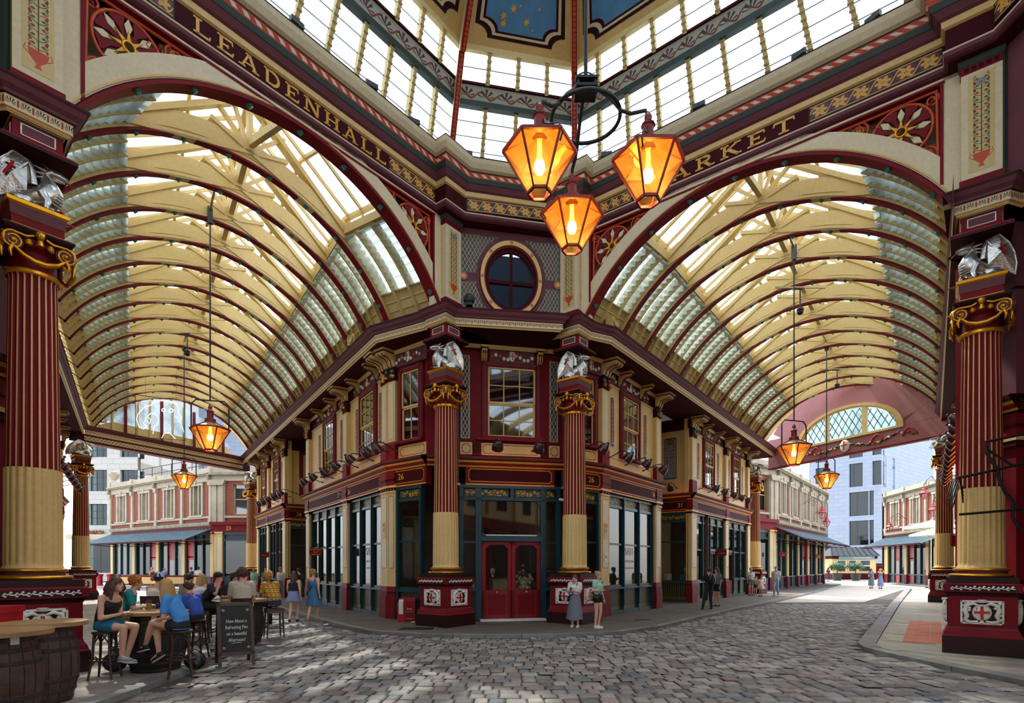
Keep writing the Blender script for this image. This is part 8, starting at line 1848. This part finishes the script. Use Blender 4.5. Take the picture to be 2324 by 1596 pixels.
            h.ball(c-fw*.1-rt*.05-Vector((0, 0, .03)), .05, 'lipr', 8)
        elif st == 'cap': h.ball(c+Vector((0, 0, .012)), .102, 'cblack', 12, (.95, 1.05, .85), R); h.add([c+fw*.07-rt*.07+Vector((0, 0, .0)), c+fw*.07+rt*.07, c+fw*.20+rt*.05-Vector((0, 0, .015)), c+fw*.20-rt*.05-Vector((0, 0, .015))], [(0, 1, 2, 3)], 'cblack')
    else: h.ball(c-fw*.03-Vector((0, 0, .03)), .088, hc, 10, (.9, .9, .7), R)
    h.build('hair', t)
    # clothes
    tm, sl = top[0], top[1]; lo_ = top[2] if len(top) > 2 else 0.0; g = MB(); ov = .018; sleeveless = sl <= 0
    pe = V['pel']-Vector((0, 0, .06+lo_)) if not (len(top) > 3) else V['waist']-Vector((0, 0, .02))
    tl = [pe, V['waist'], V['chest'], V['neck']-Vector((0, 0, .07 if not sleeveless else .10))]
    rad_ = [.168, .148, .178, .115 if not sleeveless else .135]
    if len(top) > 3: rad_[0] = .145
    g.tube(tl, rad_, tm, 16, flat=(1.08, .76))
    for S in 'RL':
        sh, el, wr = V['sh'+S], V['el'+S], V['wr'+S]
        if sl > 0:
            seg(g, V['chest'].lerp(sh, .55)+Vector((0, 0, .05)), sh, .072, .072, tm); e = sh.lerp(el, min(1, sl*2)); g.tube([sh, e], [.074, .066], tm, 10)
            if sl > .5: g.tube([el, el.lerp(wr, (sl-.5)*2)], [.058, .044], tm, 10); g.ball(el, .058, tm, 8)
        else: g.tube([V['chest'].lerp(sh, .55)+Vector((0, .06, .02)), V['chest'].lerp(sh, .6)+Vector((0, .0, .11)), V['chest'].lerp(sh, .55)+Vector((0, -.06, .02))], .016, tm, 6)
    go = remesh(g.build('top', t), vox)
    bm, bl = bottom; q = MB()
    if bl in ('long', 'short', 'mini'):
        q.tube([V['waist'].lerp(V['pel'], .3), V['pel'], V['pel']-Vector((0, 0, .05))], [.15, .172, .165], bm, 14, flat=(1.08, .78))
        for S in 'RL':
            hp, kn, an = V['hip'+S], V['kn'+S], V['an'+S]; fr = {'long': 1, 'short': .62, 'mini': .38}[bl]; ke = hp.lerp(kn, fr if bl != 'long' else 1); q.ball(hp, .1, bm, 10); q.tube([hp, hp.lerp(ke, .5), ke], [.102, .092, .084 if bl != 'long' else .072], bm, 12)
            if bl == 'long': q.ball(kn, .072, bm, 10); q.tube([kn, an], [.07, .056], bm, 12)
        remesh(q.build('trousers' if bl == 'long' else 'shorts', t), vox)
    else:
        zt = V['waist']; zb = (V['knR']+V['knL'])/2; Ls = {'skirt': .95, 'midi': 1.45, 'dress': .62, 'tutu': .75}[bl]; zb = zt.lerp(zb, Ls); n = 28; vs = []; rows = 6
        for r in range(rows):
            f_ = r/(rows-1); ct = zt.lerp(zb, f_); rad0 = .145+(.11 if bl != 'tutu' else .22)*f_**.8
            for k in range(n): a = 2*PI*k/n; w = rad0*(1+.06*f_*math.sin(5*a+1)+.04*f_*math.sin(9*a)); vs.append((ct.x+w*1.05*math.cos(a), ct.y+w*.82*math.sin(a), ct.z+.02*f_*math.sin(3*a)))
        q.add(vs, [(r*n+k, r*n+(k+1) % n, (r+1)*n+(k+1) % n, (r+1)*n+k) for r in range(rows-1) for k in range(n)], bm, True); q.build('skirt', t)
    for S in 'RL':
        an = V['an'+S]; fd = Vector(feetdir[S]) if feetdir and S in feetdir else Vector((0, 1, 0)); fd = fd.normalized(); s_ = MB(); up_ = Vector((0, 0, 1)); x_ = fd.cross(up_); x_ = x_.normalized() if x_.length > .1 else Vector((1, 0, 0)); u = x_.cross(fd)
        Rf_ = Matrix((x_, fd, u)).transposed(); base = an-u*.06
        s_.ball(base+fd*.06, .1, shoes, 12, (.45, 1.35, .42), Rf_); s_.ball(an-u*.03, .05, shoes, 8, (1, 1.1, 1), Rf_); s_.ball(base+fd*.06-u*.025, .1, 'shoew' if shoes in ('shoeb', 'sneak') else shoes, 12, (.46, 1.36, .16), Rf_); s_.build('shoe', t)
    if extra: extra(t, V)
    return t
def face_to(p, q): d = Vector(q)-Vector(p); return math.atan2(-d.x, d.y)
# ---- the group round the black barrel
def strap_bag(m, side=1):
    def f(t, V):
        b = MB(); b.tube([V['shL' if side > 0 else 'shR']+Vector((.06*side, .09, .05)), V['waist']+Vector((.05*side, .135, 0)), V['pel']+Vector((.17*side, .08, .02))], .012, m, 5); b.tube([V['shL' if side > 0 else 'shR']+Vector((.06*side, -.07, .05)), V['waist']+Vector((.05*side, -.125, 0)), V['pel']+Vector((.17*side, -.04, .02))], .012, m, 5); b.build('bag_strap', t); c = MB(); c.ball(V['pel']+Vector((.20*side, .06, -.02)), .1, m, 10, (.5, 1.2, .9)); c.build('shoulder_bag', t)
    return f
def phone(t, V): 
    w = V['wrR']; MB().box(w.x-.04, w.x+.04, w.y+.06, w.y+.075, w.z, w.z+.13, 'black').build('phone', t)
a1 = face_to(pS1, bt3)
person('woman with wavy brown hair in a black vest and blue shorts on a stool', pS1, -1.7, sit(.76, .10, anR=(.10, .38, .38), anL=(-.10, .30, .33), elR=(.21, .10, .98), elL=(-.22, .08, .98), wrR=(.08, .34, 1.04), wrL=(-.05, .35, 1.04)), 'skin', ('wavy', 'hbrown'), ('cblack', 0), ('tealshort', 'short'), 'sneak', 1.0, .013, .1)
person('man with ginger hair in a teal T-shirt seated behind the black barrel', pS2, -1.0, sit(.76, .12), 'skin', ('curly', 'hginger'), ('cteal', .4), ('ckhaki', 'short'), 'shoeb', 1.0, .014, .15)
person('girl with long fair hair in a blue T-shirt, legs crossed, on a stool', pS3, 1.62, sit(.76, .14, knL=(-.02, .44, .90), anL=(.10, .62, .52), knR=(.10, .44, .82), anR=(.02, .36, .40), elR=(.22, .16, 1.0), wrR=(.06, .36, .94), elL=(-.22, .16, 1.0), wrL=(-.06, .36, .94)), 'skin', ('long', 'hblond'), ('cblue', .4), ('cblack', 'mini'), 'shoeb', .98, .013, -.1, feetdir={'L': (.2, .8, -.2), 'R': (0, .8, -.5)})
person('boy in a blue sports shirt with an orange scarf at the barrel table', pS5, 1.3, sit(.76, .12), 'skin', ('short', 'hbrown'), ('cblue2', .4), ('cblack', 'short'), 'shoeb', .92, .016, .1, extra=lambda t, V: MB().tube([V['neck']+Vector((.07, .05, -.02)), V['neck']+Vector((0, .09, -.05)), V['neck']+Vector((-.07, .05, -.02)), V['neck']+Vector((0, -.08, 0)), V['neck']+Vector((.07, .05, -.02))], .03, 'corange', 7).build('scarf', t))
person('woman with a patterned headscarf and strappy cream top, back to the viewer', pC4, -.15, sit(.76, .02), 'skin', ('scarf', 'hbrown'), ('cstrap', 0), ('cjean', 'long'), 'shoeb', 1.0, .018)
person('bearded man in a navy polo and black cap resting chin on hand', pC6, -1.62, sit(.76, .20, wrR=(.05, .36, 1.38), elR=(.2, .34, 1.12)), 'skin', ('cap', 'hblack'), ('cnavy', .4), ('cblack', 'long'), 'shoeb', 1.02, .016, .0)
person('man with black curly hair in a black shirt across the table', Vector((-6.95, 13.95, 0)), -2.39, sit(.76, .1), 'skin2', ('curly', 'hblack'), ('cblack', .45), ('cjean', 'long'), 'shoeb', 1.0, .018)
person('man with tousled hair in a beige T-shirt on a bar chair, back to the viewer', pC8, .42, sit(.76, .08), 'skin', ('curly', 'hbrown'), ('cbeige', .4), ('cjean', 'long'), 'shoeb', 1.08, .014)
person('man with a blond afro in a colourful checked shirt on a backless stool', pC9, .95, sit(.74, .16, wrR=(.08, .40, 1.08), wrL=(-.06, .40, 1.08)), 'skin3', ('curly', 'hsandy'), ('plaid', .4), ('cjean', 'long'), 'shoeb', 1.04, .014, .1)
person('seated woman with long fair hair and bare shoulders beyond the barrels', Vector((-7.7, 13.9, 0)), .3, sit(.74, .02), 'skin', ('long', 'hblond'), ('cwhite', 0), ('cjean', 'long'), 'shoeb', 1.0, .02)
person('dark-haired seated man partly hidden by the girl in blue', Vector((-8.4, 14.3, 0)), -.6, sit(.74, .08), 'skin', ('short', 'hblack'), ('ckhaki', .4), ('cjean', 'long'), 'shoeb', 1.0, .02)
dup(bc8, Vector((-6.95, 13.95, 0)), -2.39, 'dark bar chair under the curly-haired man in black'); dup(bc8, Vector((-7.7, 13.9, 0)), .3, 'dark bar chair under the fair woman with bare shoulders'); dup(bc8, Vector((-8.4, 14.3, 0)), -.6, 'dark bar chair under the dark-haired man behind the girl in blue')
# ---- walkers
def walker(label, px, py, hpx, rz, J=None, **kw):
    p = G(px, py); h = (py-hpx)*p.y/F; s = h/1.735; return person(label, p, rz, J, scale=s, **kw)
WALK = dict(knR=(.09, .16, .53), anR=(.09, .10, .12), knL=(-.09, -.02, .50), anL=(-.09, -.24, .14), elR=(.24, -.12, 1.12), wrR=(.26, -.08, .88), elL=(-.24, .06, 1.14), wrL=(-.24, .2, .94))
BACK = 0.0
walker('woman in a black top and pale blue skirt walking away in the left arcade', 667, 1415, 1297, .12, WALK, hair=('long', 'hbrown'), top=('cblack', 0, 0, 1), bottom=('cskirt', 'dress'), shoes='shoeb', vox=.02)
walker('woman with a bun in a blue denim dress walking away with a shoulder bag', 711, 1412, 1292, -.05, WALK, hair=('bun', 'hblond'), top=('cdenim', 0, .1), bottom=('cdenim', 'skirt'), shoes='tan', vox=.02, extra=strap_bag('black', -1))
walker('woman in a mint top facing the viewer far down the left arcade', 577, 1355, 1291, PI, None, hair=('short', 'hgrey'), top=('cmint', .35), bottom=('cwhite', 'long'), vox=.03)
walker('man in an olive T-shirt and blue shorts far down the left arcade', 603, 1356, 1289, PI, None, hair=('bald', 'skin'), top=('ckhaki', .4), bottom=('cdenim', 'short'), vox=.03)
walker('grey-haired woman in a white blouse far down the left arcade', 637, 1358, 1288, PI-.2, None, hair=('curly', 'hgrey'), top=('cwhite', .6), bottom=('cgrey', 'long'), vox=.03)
walker('man in black leaning at the tapas bar doorway', 678, 1362, 1290, .9, None, hair=('short', 'hbrown'), top=('cblack', .9), bottom=('cblack', 'long'), vox=.03)
walker('man in a blue shirt across the street seen from behind', 373, 1336, 1289, .2, None, hair=('bald', 'hgrey'), top=('cblue', .5), bottom=('cgrey', 'long'), vox=.035)
walker('man in a white T-shirt by the red door across the street', 450, 1338, 1287, .3, None, hair=('short', 'hblack'), top=('cwhite', .4), bottom=('cjean', 'long'), vox=.035)
walker('person in dark clothes by the red door across the street', 434, 1338, 1288, 2.6, None, hair=('short', 'hbrown'), top=('cblack', .4), bottom=('cjean', 'long'), vox=.035)
walker('man in a red vest passing the brick building shops', 345, 1337, 1288, 1.0, None, hair=('short', 'hsandy'), top=('red2', 0), bottom=('cjean', 'long'), vox=.035)
# ---- right side
walker('woman in a white T-shirt and patterned grey skirt looking at a phone by the plinth', 1305, 1424, 1303, PI-.35, dict(head=(0, .08, 1.575), elR=(.2, .06, 1.14), wrR=(.06, .26, 1.18), elL=(-.2, .06, 1.14), wrL=(-.04, .26, 1.18)), hair=('bun', 'hbrown'), top=('cwhite', .38, 0, 1), bottom=('cgrey', 'midi'), shoes='shoew', vox=.014, extra=lambda t, V: (phone(t, V), strap_bag('black', 1)(t, V)))
walker('woman in a mint top and black shorts holding a drink beside the plinth', 1357, 1426, 1297, PI+.75, dict(elR=(.22, .04, 1.15), wrR=(.14, .24, 1.16), knL=(-.06, .06, .52), anL=(-.02, .0, .09)), hair=('bun', 'hblond'), top=('cmint', .33, 0, 1), bottom=('cblack', 'mini'), shoes='shoew', vox=.014, extra=strap_bag('black', 1))
def rucksack(t, V): MB().ball(V['chest']+Vector((0, -.2, -.06)), .2, 'black', 12, (.85, .55, 1.25)).build('rucksack', t); MB().box(-.01, .01, -.32, -.30, 1.1, 1.38, 'cgrey').build('zip', t)
walker('man in black with a rucksack standing with legs apart outside shop 31', 1609, 1384, 1288, .25, dict(hipL=(-.1, 0, .92), knL=(-.22, .0, .5), anL=(-.36, -.05, .09), elR=(.22, .1, 1.15), wrR=(.1, .26, 1.25), elL=(-.22, .1, 1.15), wrL=(-.08, .26, 1.25)), hair=('short', 'hbrown'), top=('cblack', .4), bottom=('cblack', 'long'), vox=.018, extra=rucksack)
walker('woman standing beyond the man with the rucksack outside shop 31', 1627, 1377, 1288, 2.0, None, hair=('long', 'hbrown'), top=('cgrey', .35), bottom=('cblack', 'short'), vox=.025)
walker('woman in a white top and shorts leaning at the end column of the right arcade', 1704, 1352, 1289, PI, None, hair=('short', 'hgrey'), top=('cwhite', .4), bottom=('cgrey', 'short'), vox=.025)
walker('small boy standing beside the end column of the right arcade', 1714, 1351, 1309, PI, None, hair=('short', 'hblack'), top=('ckhaki', .4), bottom=('cblack', 'short'), vox=.025)
walker('little girl in a white top and pink tutu in the right arcade', 1726, 1354, 1308, PI+.2, None, hair=('long', 'hblack'), top=('cwhite', .2), bottom=('cpink', 'tutu'), vox=.025)
walker('man in a white T-shirt and jeans walking while looking at a phone', 1761, 1353, 1286, PI-.6, WALK, hair=('short', 'hgrey'), top=('cwhite', .4), bottom=('ljean', 'long'), vox=.022, extra=lambda t, V: MB().ball(V['chest']+Vector((0, -.19, -.06)), .17, 'cgrey', 10, (.85, .5, 1.2)).build('rucksack', t))
walker('woman in a grey dress and black bag standing in full sun', 1977, 1336, 1291, PI, None, hair=('long', 'hbrown'), top=('cgrey', .3), bottom=('cgrey', 'midi'), vox=.03, extra=strap_bag('black', 1))
walker('woman in a long patterned dress shading her eyes in full sun', 1998, 1337, 1291, PI, dict(elR=(.28, .06, 1.45), wrR=(.12, .14, 1.62), elL=(-.28, .06, 1.45), wrL=(-.12, .14, 1.62)), hair=('short', 'hblond'), top=('cgrey', 0), bottom=('cskirt', 'midi'), vox=.03)
walker('woman in a white top holding a checked bag by the far brick building', 2030, 1320, 1283, 1.7, dict(wrR=(.12, .28, 1.25), elR=(.22, .08, 1.15)), hair=('long', 'hblack'), top=('cwhite', .3), bottom=('cblack', 'long'), vox=.035, extra=strap_bag('cbeige', 1))
walker('woman in a black top walking near the kiosk', 1865, 1319, 1287, PI+.4, WALK, hair=('long', 'hbrown'), top=('cblack', 0), bottom=('ljean', 'long'), vox=.035)
walker('woman in a purple dress walking near the kiosk', 1880, 1321, 1288, PI+.4, WALK, hair=('long', 'hblack'), top=('cpurple', .4), bottom=('cpurple', 'midi'), vox=.035)
